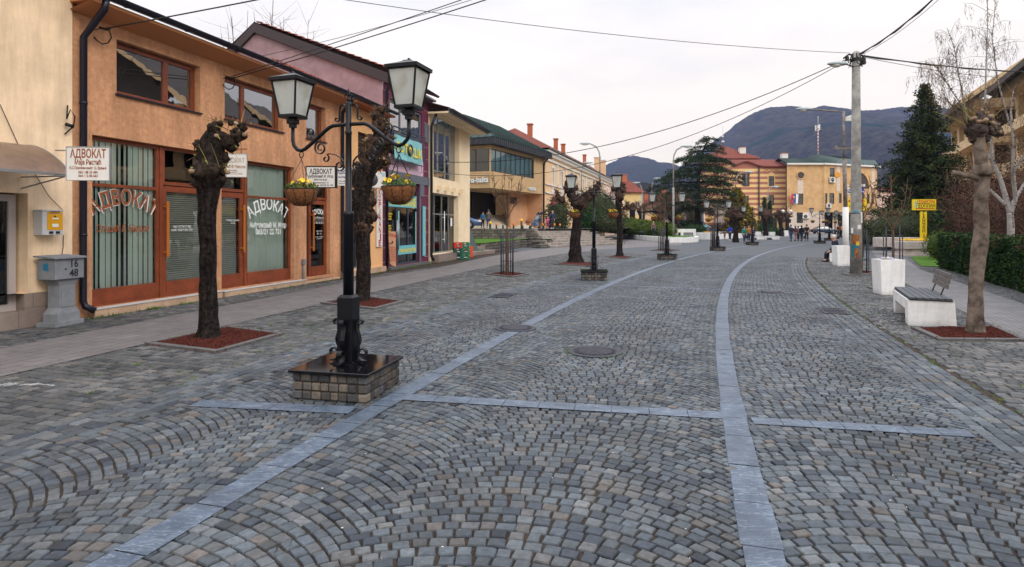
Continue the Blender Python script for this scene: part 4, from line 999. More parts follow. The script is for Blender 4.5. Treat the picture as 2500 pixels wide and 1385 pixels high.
# gable side wall and roof : ridge runs along the street
hw = 5.2; zr = 9.35; ze = 7.25
gx = s1_-.36
g = MB(); g.poly([(gx,0,0),(gx,0,ze-.15),(gx,hw,zr-.15),(gx,hw+1.1,zr-1.1),(gx,hw+3.5,zr-2.8),(gx,hw+3.5,0)]); g.build('gable_wall', m_purp, BU)
m_fas = Mt('brown_fascia',(.045,.03,.032),.55)
g = MB(); pr = [(-.25,ze-.15),(hw,zr-.05),(hw+1.3,zr-1.15),(hw+3.8,zr-3.0)]
for (y0_,z0_),(y1_,z1_) in zip(pr,pr[1:]):
    g.add([(gx-.12,y0_,z0_-.36),(gx-.12,y1_,z1_-.36),(gx-.12,y1_,z1_),(gx-.12,y0_,z0_),(gx+.0,y0_,z0_-.36),(gx+.0,y1_,z1_-.36),(gx+.0,y1_,z1_),(gx+.0,y0_,z0_)],[(0,1,2,3),(7,6,5,4),(0,4,5,1),(3,2,6,7)])
g.build('fascia', m_fas, BU)
tiled_roof(BU, gx-.14, LU+.1, -.35, ze-.02, hw, zr+.02, m_tile)
g = MB(); g.quad((gx-.1,hw,zr),(LU,hw,zr),(LU,hw+3.8,zr-3),(gx-.1,hw+3.8,zr-3)); g.build('rear_roof', m_tilef, BU)
gutter(BU, gx, LU+.05, -.42, ze-.02, .07); g = MB(); g.box(s1_-.3,LU,-.36,-.01,ze-.28,ze-.2); g.build('eave', m_grey, BU)
# striped facing: grey edge piers, lilac band, thin white joints
g = MB()
for x in (s1_-.35, LU-.55): 
    for z in np.arange(.3,7,.52): g.box(x+.0,x+.5,-.012,-.004,z,z+.014)
g.build('mortar_lines', m_lil, BU)
g = MB(); g.box(q0+.1,uw[1]+.1,-.02,-.002,ztop+.35,4.3); g.build('lilac_panel', m_lil, BU)
g = MB(); g.box(s1_+.02,LU,-.045,-.002,ztop,ztop+.34); g.box(q1+.0,q1+.45,-.04,-.002,ztop-.5,ztop); g.box(LU-.5,LU-.02,-.03,-.002,5.2,6.0); g.box(s1_-.3,s1_+.12,-.03,-.002,5.0,6.0); g.box(q1-.02,q1+.12,-.03,-.002,.1,ztop-.5); g.build('trim', m_grey, BU)
w = window(BU, uw[0]+.02, uw[1]-.02, uw[2]+.02, uw[3]-.02, m_grey, m_glm, .07, xs=(.33,.66), zs=(.42,), y=.05)
g = MB()
for z in np.arange(4.42,5.3,.15): g.box(uw[0],uw[1],-.16,-.14,z,z+.02)
g.box(uw[0],uw[1],-.18,-.12,5.3,5.34)
for x in np.linspace(uw[0],uw[1],5): g.box(x-.012,x+.012,-.17,-.15,4.35,5.32)
g.build('balcony_rail', m_navy, BU)
dcut = FU.s(975)
w = window(BU, q0+.02, q1-.02, .12, ztop-.02, m_navy, m_gld, .07, xs=((dcut-q0)/(q1-q0),.70), zs=(.70,), y=.1, name='shop_front', mw=.09)
m_cyan = Mt('pale_blue_board',(.14,.46,.52),.5)
g = MB(); g.box(q0+.1,q1-.1,.085,.092,ztop-1.0,ztop-.5); g.box(dcut+.08,q1-.12,.085,.092,.50,.85); g.box(dcut+.07,dcut+.2,.085,.092,.86,2.2); g.box(q1-.24,q1-.12,.085,.092,.86,2.2); g.build('film', m_cyan, w)
g = MB(); put_text(g, 'FOTOKOPIRANJE', (q0+q1)/2, .08, ztop-.93, .46, width=(q1-q0)*.88, bold=.016); put_text(g, 'STAMPANJE KORIČENJE', (dcut+q1)/2, .08, .58, .2, width=(q1-dcut)*.8, bold=.008)
for k, (xx, tx) in enumerate(((dcut+.135,'FOTOKOPIRANJE'),(q1-.18,'RADNJA KORIČENJA'))):
    for i, ch in enumerate(tx): put_text(g, ch, xx, .08, 2.1-i*1.25/len(tx)-.0, .10, bold=.004)
put_text(g, 'фотокопир\nобрада\nштампа', q0+.35, .08, 2.05, .10, bold=.003); put_text(g, 'радно\nвреме\n8-20', q0+.35, .08, 1.6, .10, bold=.003); g.build('lettering', m_lety, w)
g = MB(); 
for x in (dcut-.12, dcut+.02): g.tube([(x,.04,.7),(x,.04,1.85)], .018, 8)
g.build('handle', m_alu, w)
g = MB(); g.box(q0-.1,LU-.3,-.2,.1,0,.1); g.build('step', m_conc, BU)
g = MB(); a_ = FU.s(1029); g.box(a_,a_+.34,-.06,-.045,.35,2.45); g.build('side_board', m_cyan, BU); g = MB()
for i, ch in enumerate('FOTOKOPIRANJE'): put_text(g, ch, a_+.17, -.065, 2.28-i*.155, .14, bold=.006)
g.build('side_lettering', m_lety, BU)
downpipe(BU, [(s1_-.2,-.36,ze-.1),(s1_-.2,-.3,ze-.4),(s1_-.2,-.09,ze-.7),(s1_-.2,-.09,.1)], .055)
downpipe(BU, [(LU+.05,-.36,ze-.75),(LU+.05,-.12,ze-1.3),(LU+.05,-.12,.3),(LU+.12,-.2,.1)], .06)
# banner on the balcony
s_, z_ = FU.at(963, 350, .25); s2_, z2_ = FU.at(1031, 412, .25)
t = thing('shop_banner', 'pale blue banner with yellow letters on the balcony of the purple building', 'banner', FU.world(s_,-.24,4.0), FU.rz)
W_, H_ = s2_-s_, .88; g = MB(); n = 14
for i in range(n):
    for j in range(4):
        f = lambda a,b: (W_*a/n, -.02+.025*math.sin(a*1.3+b*.7), .12+H_*b/4)
        g.add([f(i,j),f(i+1,j),f(i+1,j+1),f(i,j+1)],[(0,1,2,3)],True)
g.build('cloth', Mt('banner_blue',(.22,.50,.52),.6,var=(3,.2)), t)
g = MB(); put_text(g, 'FOT', W_*.24, -.06, .40, .5, width=W_*.38, bold=.02); put_text(g, 'KLIK', W_*.74, -.06, .34, .5, width=W_*.42, bold=.02); g.tube([(W_*.50,-.055,.57),(W_*.50,-.065,.57)], .13, 20); g.build('lettering', m_lety, t)
g = MB(); g.tube([(W_*.5+.19*math.cos(a),-.06,.57+.19*math.sin(a)) for a in np.linspace(0,6.283,25)], .045, 6); g.tube([(W_*.50,-.066,.57),(W_*.50,-.07,.57)], .045, 16); g.build('lens_ring', m_navy, t)
g = MB(); g.box(-.05,W_+.05,-.02,.02,.06,.10); g.box(-.05,W_+.05,-.02,.02,1.02,1.05)
for x in (.1,W_*.5,W_-.1): g.tube([(x,0,.06),(x,-.04,-.2),(x,.1,-.22)], .012, 5)
g.build('rail', m_navy, t)
# leaning price board
c = G(953, 657)
t = thing('leaning_board', 'tall orange board with book drawing and red lettering, leaning at the purple shop', 'sign board', (c[0],c[1],.0), R(8))
g = MB(); tl = Matrix.Rotation(R(7),4,'X'); g.m = tl; g.box(-.21,.21,-.012,.012,.02,1.42); g.build('board', Mt('board_orange',(.75,.40,.24),.6), t)
g = MB(); g.m = tl
v_, f_ = text_mesh('КАЛЕМ', .14, arc=.4, bold=.004); g.add([(a,b-.016,c_+1.24) for a,b,c_ in v_], f_)
put_text(g, 'ШТАМПАЊЕ\nФОТОКОПИРАЊЕ\nКОРИЧЕЊЕ\nИЗРАДА ПЕЧАТА\nКУЦАЊЕ ТЕКСТА\nИЗРАДА ВИЗИТ\nПРОДАЈА КЊИГА\nИЗРАДА ДИПЛОМА', 0, -.016, .80, .062, bold=.002, line=1.15)
g.box(-.13,.03,-.016,-.013,.11,.14); g.slab([(.03,.09),(.12,.125),(.03,.16)],(-.016,-.013)); put_text(g, 'II II', -.15, -.016, .10, .06); g.build('lettering', m_letr, t)
g = MB(); g.m = tl
for s_ in (-1,1):
    for k in range(5): g.add([(0,-.014-k*.0006,.94),(s_*.12,-.014-k*.0006,.99+k*.018),(s_*.11,-.014-k*.0006,1.0+k*.02),(0,-.014-k*.0006,.955)],[(0,1,2,3)])
g.build('book_drawing', m_letk, t)
g = MB(); g.box(-.28,.28,-.1,-.07,0,.02); g.box(-.2,-.17,-.2,.3,0,.025); g.box(.17,.2,-.2,.3,0,.025); g.build('foot', m_iron, t)

# ---------- cream building with tall windows
FB = Frame(*(FU.world(LU+.02)[:2]), .2295); FB.o = FU.world(LU+.02)
BB = thing('cream_shop_building', 'cream building with tall aluminium windows and deep eave with vent holes', 'building', FB.o, FB.rz)
LB = FB.s(1147); u0, u1 = FB.s(1058), FB.s(1121); zu0 = FB.z(1058,432); zu1 = FB.z(1058,272)
v0, v1 = FB.s(1054), FB.s(1119); zv1 = FB.z(1054,470)
m_creamb = Mt("pale_yellow_render", (.84,.68,.46), .95, var=(1.5,.08), spec=.1)
zE = 6.5
g = MB(); wall(g, 0, LB, 0, zE, [(u0,u1,zu0,zu1),(v0,v1,.35,zv1)], rev=.35); g.quad((LB,0,0),(LB,7,0),(LB,7,zE),(LB,0,zE)); g.quad((0,0,zE-1),(0,0,zE),(0,7,zE),(0,7,zE-1)); g.build('wall', m_creamb, BB)
g = MB(); g.box(.05,LB-.05,1.2,7,.05,zE-.1); g.build('interior', m_dark, BB)
window(BB, u0, u1, zu0, zu1, m_alu, m_glm, .06, xs=(.33,.6,.8), zs=(.12,.84), y=.22)
w = window(BB, v0, v1, .35, zv1, m_alu, m_gld, .07, xs=(.25,.52,.78), zs=(.66,), y=.22, name='shop_front')
g = MB()
for x in (v0+(v1-v0)*.56,): g.tube([(x,.15,.8),(x,.15,2.3)], .022, 8); g.box(x-.06,x,.14,.22,.95,.99); g.box(x-.06,x,.14,.22,2.0,2.04)
g.build('handle', m_letw, w)
g = MB(); g.box(v0+(v1-v0)*.84,v0+(v1-v0)*.9,.2,.21,1.6,2.0); g.build('notice', m_letw, w)
g = MB(); g.box(.3,v1+.35,-.35,.3,0,.33); g.build('step', m_greyt, BB)
g = MB(); ov = 1.0; g.box(-.1,LB+.15,-ov,.0,zE-.02,zE+.06); g.build('eave', m_creamb, BB)
g = MB()
for k in range(14): x = .35+k*(LB-.4)/14; g.tube([(x,-ov*.5,zE-.021),(x,-ov*.5,zE-.024)], .05, 8, smooth=False)
g.build('vent_hole', m_dark, BB)
gutter(BB, -.15, LB+.2, -ov-.07, zE+.14, .08); g = MB(); g.box(-.12,LB+.15,-ov-.01,-ov+.05,zE-.02,zE+.2); g.build('fascia', m_grey, BB)
g = MB(); g.quad((-.15,-ov-.02,zE+.2),(LB+.2,-ov-.02,zE+.2),(LB+.2,4,zE+1.7),(-.15,4,zE+1.7)); g.build('roof', m_tilef, BB)
for k in range(4):
    x = FB.s([1068,1086,1103,1121][k]); z = FB.z(1068,459); g = MB(); g.slab([(x-.0,0)]*0 or [(x-.07,z-.09),(x+.07,z-.09),(x+.07,z+.10),(x-.07,z+.10)], (-.22,0)); g.build('corbel', m_creamb, BB)
# crates and leaning panel by the cream building
def crate(loc, rz, col, label, grp='stacked beer crates', w_=.40, d_=.30, h=.27):
    t = thing('beer_crate', label, 'crate', loc, rz, grp); m = Mt('crate_plastic',col,.45)
    g = MB(); g.box(-w_/2,w_/2,-d_/2,d_/2,0,.02)
    for x in (-w_/2,w_/2-.02): g.box(x,x+.02,-d_/2,d_/2,.02,h*.62); g.box(x,x+.02,-d_/2,-.07,h*.62,h*.84); g.box(x,x+.02,.07,d_/2,h*.62,h*.84); g.box(x,x+.02,-d_/2,d_/2,h*.84,h)
    for y in (-d_/2,d_/2-.02): g.box(-w_/2+.02,w_/2-.02,y,y+.02,.02,h*.62); g.box(-w_/2+.02,-.08,y,y+.02,h*.62,h*.84); g.box(.08,w_/2-.02,y,y+.02,h*.62,h*.84); g.box(-w_/2+.02,w_/2-.02,y,y+.02,h*.84,h)
    for k in range(3): g.box(-w_/2+.02+k*.1+.05,-w_/2+.035+k*.1+.05,-d_/2+.02,d_/2-.02,.02,h*.7)
    g.build('shell', m, t)
    g = MB(); g.tube([(0,-d_/2-.001,h*.35),(0,-d_/2-.004,h*.35)], .055, 16); g.tube([(w_/2+.001,0,h*.35),(w_/2+.004,0,h*.35)], .05, 16)
    for i,v in enumerate(g.v): g.v[i] = (v[0]*(1.9 if abs(v[0])<.12 else 1), v[1]*(1.5 if abs(v[0])>.12 else 1), v[2])
    g.build('oval_label', m_navy, t)
    g = MB(); g.box(-.07,.07,-d_/2-.006,-d_/2-.004,h*.31,h*.40); g.box(w_/2+.004,w_/2+.006,-.05,.05,h*.31,h*.40); g.build('label_band', m_board, t)
    return t
rzc = FB.rz-R(60)
cx_, cy_ = -2.50, 29.2
cb = [(cx_, cy_)]
for k, (col, lab) in enumerate([((.01,.07,.05),'dark green crate at the bottom of the left stack beside the cream shop'),((.01,.06,.045),'dark green crate in the middle of the left stack, under the red one'),((.55,.025,.015),'red crate on top of the left stack beside the glass door')]):
    crate((cx_-.12,cy_-.0,.0+.34*0+k*.275), rzc, col, lab)
for k in range(2): crate((cx_+.22,cy_+.16,k*.275), rzc, (.01,.16,.07), ['bright green crate standing behind the orange crates','upper bright green crate behind the orange crates'][k])
crate((cx_+.22,cy_+.16,.55), rzc, (.01,.16,.07), 'topmost bright green crate beside the red one')
bx_, by_ = G(1144, 627.5)
for k in range(2): crate((bx_,by_,k*.275), rzc, (.75,.07,.015), ['orange red crate on the ground in front of the leaning grey panel','orange red crate on top of another, in front of the leaning grey panel'][k])
c = G(1156, 623)
t = thing('parasol_panel', 'long grey green folded parasol panel leaning on the cream corner', 'panel', (c[0]-.1,c[1]+.15,0), R(12))
g = MB(); g.m = Matrix.Rotation(R(-17),4,'Y') @ Matrix.Rotation(R(4),4,'X'); g.slab([(-.24,0),(.42,0),(.30,2.05),(-.10,2.12),(-.17,2.02)], (-.1,.1)); g.build('board', Mt('panel_green',(.10,.15,.15),.5), t)
g = MB(); g.m = Matrix.Rotation(R(-17),4,'Y') @ Matrix.Rotation(R(4),4,'X'); g.box(-.03,.25,-.106,-.102,1.32,1.42); g.box(-.02,.05,-.106,-.102,1.12,1.2); g.build('emblem', m_board, t)
crate((c[0]+.32,c[1]+.5,0), rzc, (.01,.16,.07), 'dark green crate half hidden behind the leaning grey panel'); 
# ================================================================ terrace, stairs, restaurant
m_stone = brickmat("rubble_stone", (.15,.13,.11), (.10,.09,.075), (.05,.045,.035), .5, .2, .03, (R(90),0,0), .95, nz=.5, bump=.8)
m_step  = Mt("worn_stone_steps", (.27,.235,.205), .9, var=(3,.35), bump=(15,.6,.03))
m_stepc = Mt("cream_steps", (.62,.55,.46), .7, var=(4,.1))
m_brick = brickmat("tan_brick", (.52,.34,.17), (.60,.41,.22), (.42,.28,.15), .26, .075, .008, (R(90),0,0), .9, nz=.15)
m_brick2= brickmat("pale_brick", (.66,.54,.43), (.62,.49,.38), (.50,.40,.32), .5, .22, .02, (R(90),0,0), .9, nz=.1)
m_copper= Mt("green_copper_roof", (.018,.045,.038), .6, var=(2,.3), spec=.3)
m_fasd  = Mt("dark_metal_fascia", (.035,.038,.045), .45, .2)
m_brown = Mt("brown_window_frame", (.06,.04,.03), .5)
m_curt  = Mt("curtain", (.55,.62,.62), .8)
m_glb   = glass("bluish_glass", (.55,.75,.78), .8, blend=.10)
ZTt = 1.36
# rubble retaining walls and lawn strip
def poly_wall(name, pts, z0, z1, th, m, label, cat='wall', wob=.0, cap=None):
    t = thing(name, label, cat, (pts[0][0],pts[0][1],0)); g = MB(); ox, oy = pts[0]
    n = len(pts)
    for i in range(n-1):
        (xa,ya),(xb,yb) = pts[i], pts[i+1]; L_ = math.hypot(xb-xa,yb-ya); ux,uy = (xb-xa)/L_,(yb-ya)/L_; k = max(1,int(L_/.6)) if wob else 1
        for j in range(k):
            a, b = L_*j/k, L_*(j+1)/k; h = z1+random.uniform(-wob,wob)
            q = [(xa+ux*a-ox,ya+uy*a-oy),(xa+ux*b-ox,ya+uy*b-oy)]; q += [(q[1][0]-uy*th,q[1][1]+ux*th),(q[0][0]-uy*th,q[0][1]+ux*th)]
            g.prism(q, z0, h)
    g.build('masonry', m, t)
    return t
poly_wall('retaining_wall', [(-1.84,34.4),(.30,42.6),(.67,45.2),(2.84,45.0)], 0, .55, .4, m_stone, 'lower dark rubble stone wall below the grass strip, left of the steps', wob=.03)
poly_wall('retaining_wall', [(-3.6,46.8),(.9,47.4),(2.6,47.6)], .4, ZTt-.02, .4, m_stone, 'upper dark rubble stone wall holding the terrace behind the grass strip', wob=.03)
sheet('grass_strip', m_lawn, [(-1.9,34.6),(.2,42.7),(.75,45.5),(3.3,45.3),(2.6,47.7),(-4,47.0),(-4.2,40)], .60, 'bright green grass strip between two rubble walls')
o = sheet('terrace', Mt('terrace_paving',(.30,.28,.26),.9,var=(2,.15)), [(-14,46.9),(2.4,47.4),(9,55.0),(13.8,70),(16,120),(-14,120)], ZTt, 'raised paved terrace before the restaurant')
# small tile steps at the left
g = MB(); c = Vector((-1.6,33.6,0)); t = thing('stone_steps', 'low brownish steps beside the leaning grey panel', 'steps', c, R(70))
g.box(-1.4,1.8,-.0,.5,0,.22,.01); g.box(-1.2,1.5,.5,1.0,0,.46,.01); g.box(-1.2,1.1,1.0,1.7,0,.86,.02); g.build('treads', m_greyt, t)
# broad worn stairs
A_, B_ = Vector((2.95,44.2,0)), Vector((8.97,51.5,0)); u_ = (B_-A_).normalized(); v_ = Vector((-u_.y,u_.x,0)); L_ = (B_-A_).length
t = thing('stone_stairs', 'broad worn stone stairs rising to the restaurant terrace', 'stairs', A_, math.atan2(u_.y,u_.x)); nst = 8
g = MB()
for k in range(nst):
    z1 = ZTt*(k+1)/nst; e0 = .42*max(0,3-k)*0; g.box(.28*k-.3, L_+1.2-.30*k, .40*k, .40*(k+1)+.02, ZTt*k/nst-.02 if k else 0, z1, .015)
    g.box(.28*k-.3, L_+1.2-.3*k, .40*(k+1), 4.2, 0, z1-.02)
g.build('treads', m_step, t)
g = MB()
for k in range(6): x = L_-.2*k; g.box(x+.3,x+1.5-.1*k,.1+.5*k,.7+.5*k,0,.22*(k+1),.04)
g.build('side_wall', m_stone, t)
g = MB()
for k in range(5): g.box(-1.2+.45*k,-.3+.3*k,.1+.55*k,.8+.55*k,0,.25+.26*k,.04)
g.build('cheek_wall', m_stone, t)

RF = Frame(-1.71, 47.7, .463); LR = 11.4
BR = thing('restaurant_building', 'tan brick restaurant with overhanging upper storey and green metal roof', 'building', RF.o, RF.rz)
zs_, zw0, zw1, zf0, zf1 = 4.6, 5.92, 7.72, 7.98, 8.5
rs0, rs1 = .12, RF.s(1304)
g = MB(); wall(g, 0, LR, zs_, zf0, [(rs0,rs1,zw0,zw1)], rev=.12)
g.m = Matrix.Rotation(R(90),4,'Z')   # left face: local x -> into the building; mirror below
g.m = Matrix()
# left return face in this frame lies at x=0 and runs to y>0
for z0,z1 in ((zs_,zw0),(zw1,zf0)): g.quad((0,0,z0),(0,0,z1),(0,10,z1),(0,10,z0))
g.quad((0,0,zw0),(0,0,zw1),(0,.1,zw1),(0,.1,zw0)); g.quad((0,0,zs_),(0,10,zs_),(LR,10,zs_),(LR,0,zs_)); g.build('brick_wall', m_brick, BR)
w = window(BR, rs0, rs1, zw0, zw1, m_brown, m_glb, .06, xs=[k/9 for k in range(1,9)], y=.05, blind='c', bm=m_curt, mw=.07)
g = MB()
for k in range(8): g.box(.04,.10,.1+k*1.2,.18+k*1.2,zw0,zw1)
g.build('side_frame', m_brown, BR); g = MB(); g.quad((.07,.1,zw0),(.07,.1,zw1),(.07,9,zw1),(.07,9,zw0)); g.build('side_pane', m_gld, BR)
g = MB(); g.box(.6,LR-.1,.9,9.8,zs_+.02,zf0-.05); g.build('interior', m_dark, BR)
# fascia with standing seams and hipped copper roof
g = MB(); e = .65; x0,x1,y0,y1 = -e, LR+.35, -e, 10.6
g.box(x0,x1,y0,y1,zf0,zf1)
for k in range(34): x = x0+(x1-x0)*k/33; g.box(x-.012,x+.012,y0-.03,y0,zf0,zf1)
for k in range(26): y = y0+(y1-y0)*k/25; g.box(x0-.03,x0,y-.012,y+.012,zf0,zf1)
g.build('fascia', m_fasd, BR)
g = MB(); zr_ = 11.2; a_,b_ = (3.0,4.2),(LR-1.0,4.2)
g.poly([(x0-.05,y0-.05,zf1+.02),(x1,y0-.05,zf1+.02),(b_[0],b_[1],zr_),(a_[0],a_[1],zr_)]); g.poly([(x0-.05,y1,zf1+.02),(x0-.05,y0-.05,zf1+.02),(a_[0],a_[1],zr_)]); g.poly([(x1,y0-.05,zf1+.02),(x1,y1,zf1+.02),(b_[0],b_[1],zr_)]); g.poly([(x1,y1,zf1+.02),(x0-.05,y1,zf1+.02),(a_[0],a_[1],zr_),(b_[0],b_[1],zr_)])
for k in range(36):
    x = x0+.1+(x1-x0-.2)*k/35; q = 1.0 if a_[0]<x<b_[0] else max(.05,(x-x0)/(a_[0]-x0)) if x<=a_[0] else max(.05,(x1-x)/(x1-b_[0]))
    g.tube([(x,y0-.04,zf1+.04),(x,y0+(4.2-y0)*q,zf1+.04+(zr_-zf1)*q)], .022, 4)
for k in range(18):
    y = y0+.1+(y1-y0-.2)*k/17; q = max(.05,min((y-y0)/(4.2-y0),(y1-y)/(y1-4.2),1)); g.tube([(x0-.04,y,zf1+.04),(x0+(3.0-x0)*q,y,zf1+.04+(zr_-zf1)*q)], .022, 4)
g.build('roof', m_copper, BR)
m_sal = Mt('salmon_wall',(.60,.33,.18),.9,var=(1.5,.12))
g = MB(); g.box(7.2,LR-.0,1.6,1.8,0,zs_-.01); g.box(LR-.35,LR+.0,-.0,1.6,0,zs_-.01); g.build('lower_wall', m_sal, BR)
g = MB(); g.box(-8,9.4,4.2,4.4,0,zs_-.01); g.build('entrance_wall', m_dark, BR)
w = window(BR, -5.5, 4.5, 2.62, zs_-.1, m_brown, m_gld, .08, xs=[k/9 for k in range(1,9)], y=4.05, name='entrance_door')
g = MB(); g.box(7.0,8.6,1.56,1.6,3.6,4.2); g.build('vent_grille', m_brown, BR)
downpipe(BR, [(LR-.25,-.5,zf0),(LR-.3,-.08,zf0-.5),(LR-.3,-.08,ZTt)], .07)
LF = RF.rz-R(90)
g = MB(); v, f = text_mesh('na-bašta', .62, width=1.72, bold=.02, align='CENTER'); Mx = Matrix.Rotation(-R(90),4,'Z')
g.m = Matrix.Translation((0,0,0)) @ Mx; g.add([(a-.95,b-.06,c+5.02) for a,b,c in v], f); g.build('lettering', m_letk, BR)
g = MB(); g.m = Mx; g.add([(a-.97,b-.09,c+5.04) for a,b,c in v], f); g.build('lettering', m_letw, BR)
sx_, sz_ = RF.at(1298, 458)
for dx_, m_, yy in ((0,m_letk,-.05),(-.03,m_letw,-.08)):
    g = MB(); put_text(g, 'restoran', sx_+dx_, yy, 4.78-dx_, .58, width=1.7, bold=.015); g.build('lettering', m_, BR)
# cream stairs to the entrance
Ac, Bc = Vector((-4.6,44.6,0)), Vector((.31,58,0)); 
t = thing('entrance_stairs', 'wide pale stairs leading up to the dark restaurant entrance', 'stairs', (-8.4,46.4,0), math.atan2(.726,.687))
g = MB()
for k in range(9):
    g.box(0, 15.2-.14*k, .33*k, .33*(k+1)+.02 if k<8 else 4.2, ZTt, ZTt+.14*(k+1)); 
g.build('treads', m_stepc, t)
g = MB(); g.tube([(15.6,.1,ZTt+.3),(14.3,2.9,ZTt+1.45)], .12, 6); g.box(14.2,15.4,3.0,3.2,ZTt,ZTt+1.4); g.build('parapet', Mt('brown_parapet',(.22,.10,.06),.8), t)

# ================================================================ long classical building
K = Frame(3.2, 58.5, .3176); LK = K.s(1521)
BK = thing('classical_building', 'long peach classical building with white mouldings and red tiled roof', 'building', K.o, K.rz)
m_pch = Mt("peach_facade", (.76,.52,.30), .9, var=(.8,.06)); m_wht = Mt("white_moulding", (.70,.68,.64), .8); m_pink = Mt("pink_facade", (.80,.55,.43), .9)
sp_ = K.s(1478)
wins = []; s_ = K.s(1350); 
while s_ < LK-2: wins.append((s_-.42, s_+.42, 5.75, 7.4)); s_ += 4.0
low = [(K.s(1484)-.7, K.s(1484)+.9, 2.0, 5.0), (K.s(1501)-1, K.s(1501)+1.2, 2.0, 5.0), (K.s(1345.5), K.s(1362), 1.4, 4.2)]
g = MB(); g.k = 0; wall(g, 0, sp_, 0, 9.0, [q for q in wins+low if q[0]<sp_-1], rev=.2); g.quad((0,0,0),(0,0,9),(0,8,9),(0,8,0)); g.k = 1; wall(g, sp_+.001, LK, 0, 9.0, [q for q in low[:2]]+[q for q in wins if q[0]>sp_], rev=.2); g.build('wall', [m_pch,m_pink], BK)
g = MB(); g.box(.1,LK-.1,.7,8,.1,8.9); g.build('interior', m_dark, BK)
for q in wins:
    ww = window(BK, q[0]+.02, q[1]-.02, q[2]+.02, q[3]-.02, m_wht, m_gld, .08, xs=(.5,), zs=(.65,), y=.1)
    g = MB(); a,b,c,d = q; g.box(a-.25,a,-.05,-.002,c-.1,d+.2); g.box(b,b+.25,-.05,-.002,c-.1,d+.2); g.box(a,b,-.055,-.002,d,d+.22); g.box(a-.2,b+.2,-.04,-.002,4.95,5.5); g.build('surround', m_wht, ww)
g = MB(); s_ = K.s(1350)+2.0
while s_ < sp_-1: g.box(s_-.22,s_+.22,-.07,-.002,5.75,7.95); g.box(s_-.28,s_+.28,-.09,-.002,7.72,7.9); s_ += 4.0
g.build('pilasters', m_wht, BK)
g = MB()
for z0,z1,dd in ((4.75,4.87,.14),(5.58,5.68,.12),(7.95,8.12,.14),(8.78,8.95,.42)): g.box(-.02,LK,-dd,-.004,z0,z1)
x = .2
while x < LK: g.box(x,x+.22,-.30,-.003,8.42,8.78); x += .52
g.build('mouldings', m_wht, BK)
gutter(BK, -.1, LK, -.52, 9.1, .09, m_alu, 6, 9)
g = MB(); zr_ = 12.2; g.poly([(-.3,-.55,9.1),(LK,-.55,9.1),(LK,5,zr_),(6.2,5,zr_)]); g.poly([(-.3,9.5,9.1),(-.3,-.55,9.1),(6.2,5,zr_)]); g.poly([(LK,9.5,9.1),(-.3,9.5,9.1),(6.2,5,zr_),(LK,5,zr_)]); g.build('roof', m_tilef, BK)
def chimney(par, x, y, z0, z1, w_, m, cap):
    g = MB(); g.box(x-w_/2,x+w_/2,y-w_/2,y+w_/2,z0,z1); c = g.build('chimney', m, par); g = MB(); g.box(x-w_/2-.08,x+w_/2+.08,y-w_/2-.08,y+w_/2+.08,z1,z1+.12); g.build('cap', cap, c)
m_bch = Mt('brick_chimney',(.42,.13,.06),.9)
for px_, y_ in ((1294,303),(1357,339),(1375,352),(1427,378)):
    s_ = K.s(px_,-3.6); chimney(BK, s_, 3.6, 10.0, K.z(px_,y_,-3.6)-.1, .48, m_bch, m_bch)
for px_, y_ in ((1458.5,386),(1471.5,393)): chimney(BK, K.s(px_,-1.6), 1.6, 9.0, K.z(px_,y_,-1.6), .9, m_pch, m_wht)
g = MB(); put_text(g, 'ROULETTE', K.s(1500)-.5, -.03, 6.1, 1.5, width=9.0, bold=.02); put_text(g, 'BAR', K.s(1510)+2, -.03, 4.4, 1.4, width=4.0, bold=.02); g.build('lettering', Mt('purple_lettering',(.12,.04,.12),.7), BK)
# magenta fan awning
t = thing('fan_awning', 'magenta fan-shaped shop awning with a scalloped valance', 'awning', K.world(K.s(1352), -.02, 3.0), K.rz)
g = MB(); n = 10; wd = 1.6; m_mag = Mt('magenta_canvas',(.40,.01,.10),.7)
for i in range(n):
    a0, a1 = math.pi*i/n, math.pi*(i+1)/n
    p_ = [(wd*math.cos(math.pi-a),0,1.55*math.sin(a)) for a in (a0,a1)]
    q_ = [(wd*math.cos(math.pi-a)*.95,-1.1,.0) for a in (a0,a1)]
    for k in range(5):
        f = lambda P, t_: (P[0], -1.15*math.sin(t_*math.pi/2), P[2]*math.cos(t_*math.pi/2))
        g.quad(f(p_[0],k/5),f(p_[1],k/5),f(p_[1],(k+1)/5),f(p_[0],(k+1)/5))
g.box(-wd,wd,-1.17,-1.15,-.32,.0); g.build('canopy', m_mag, t)
g = MB()
for k in range(9): x = wd*.95*math.cos(math.pi*k/8); g.tube([(x,-1.16,0),(x*.75,-.8,.85*math.sin(math.pi*k/8)+.1),(x*.0,-.02,1.56)], .02, 4)
put_text(g, 'Café', .6, -1.18, -.24, .28, bold=.005); g.build('ribs', Mt('pink_rib',(.6,.25,.35),.7), t)

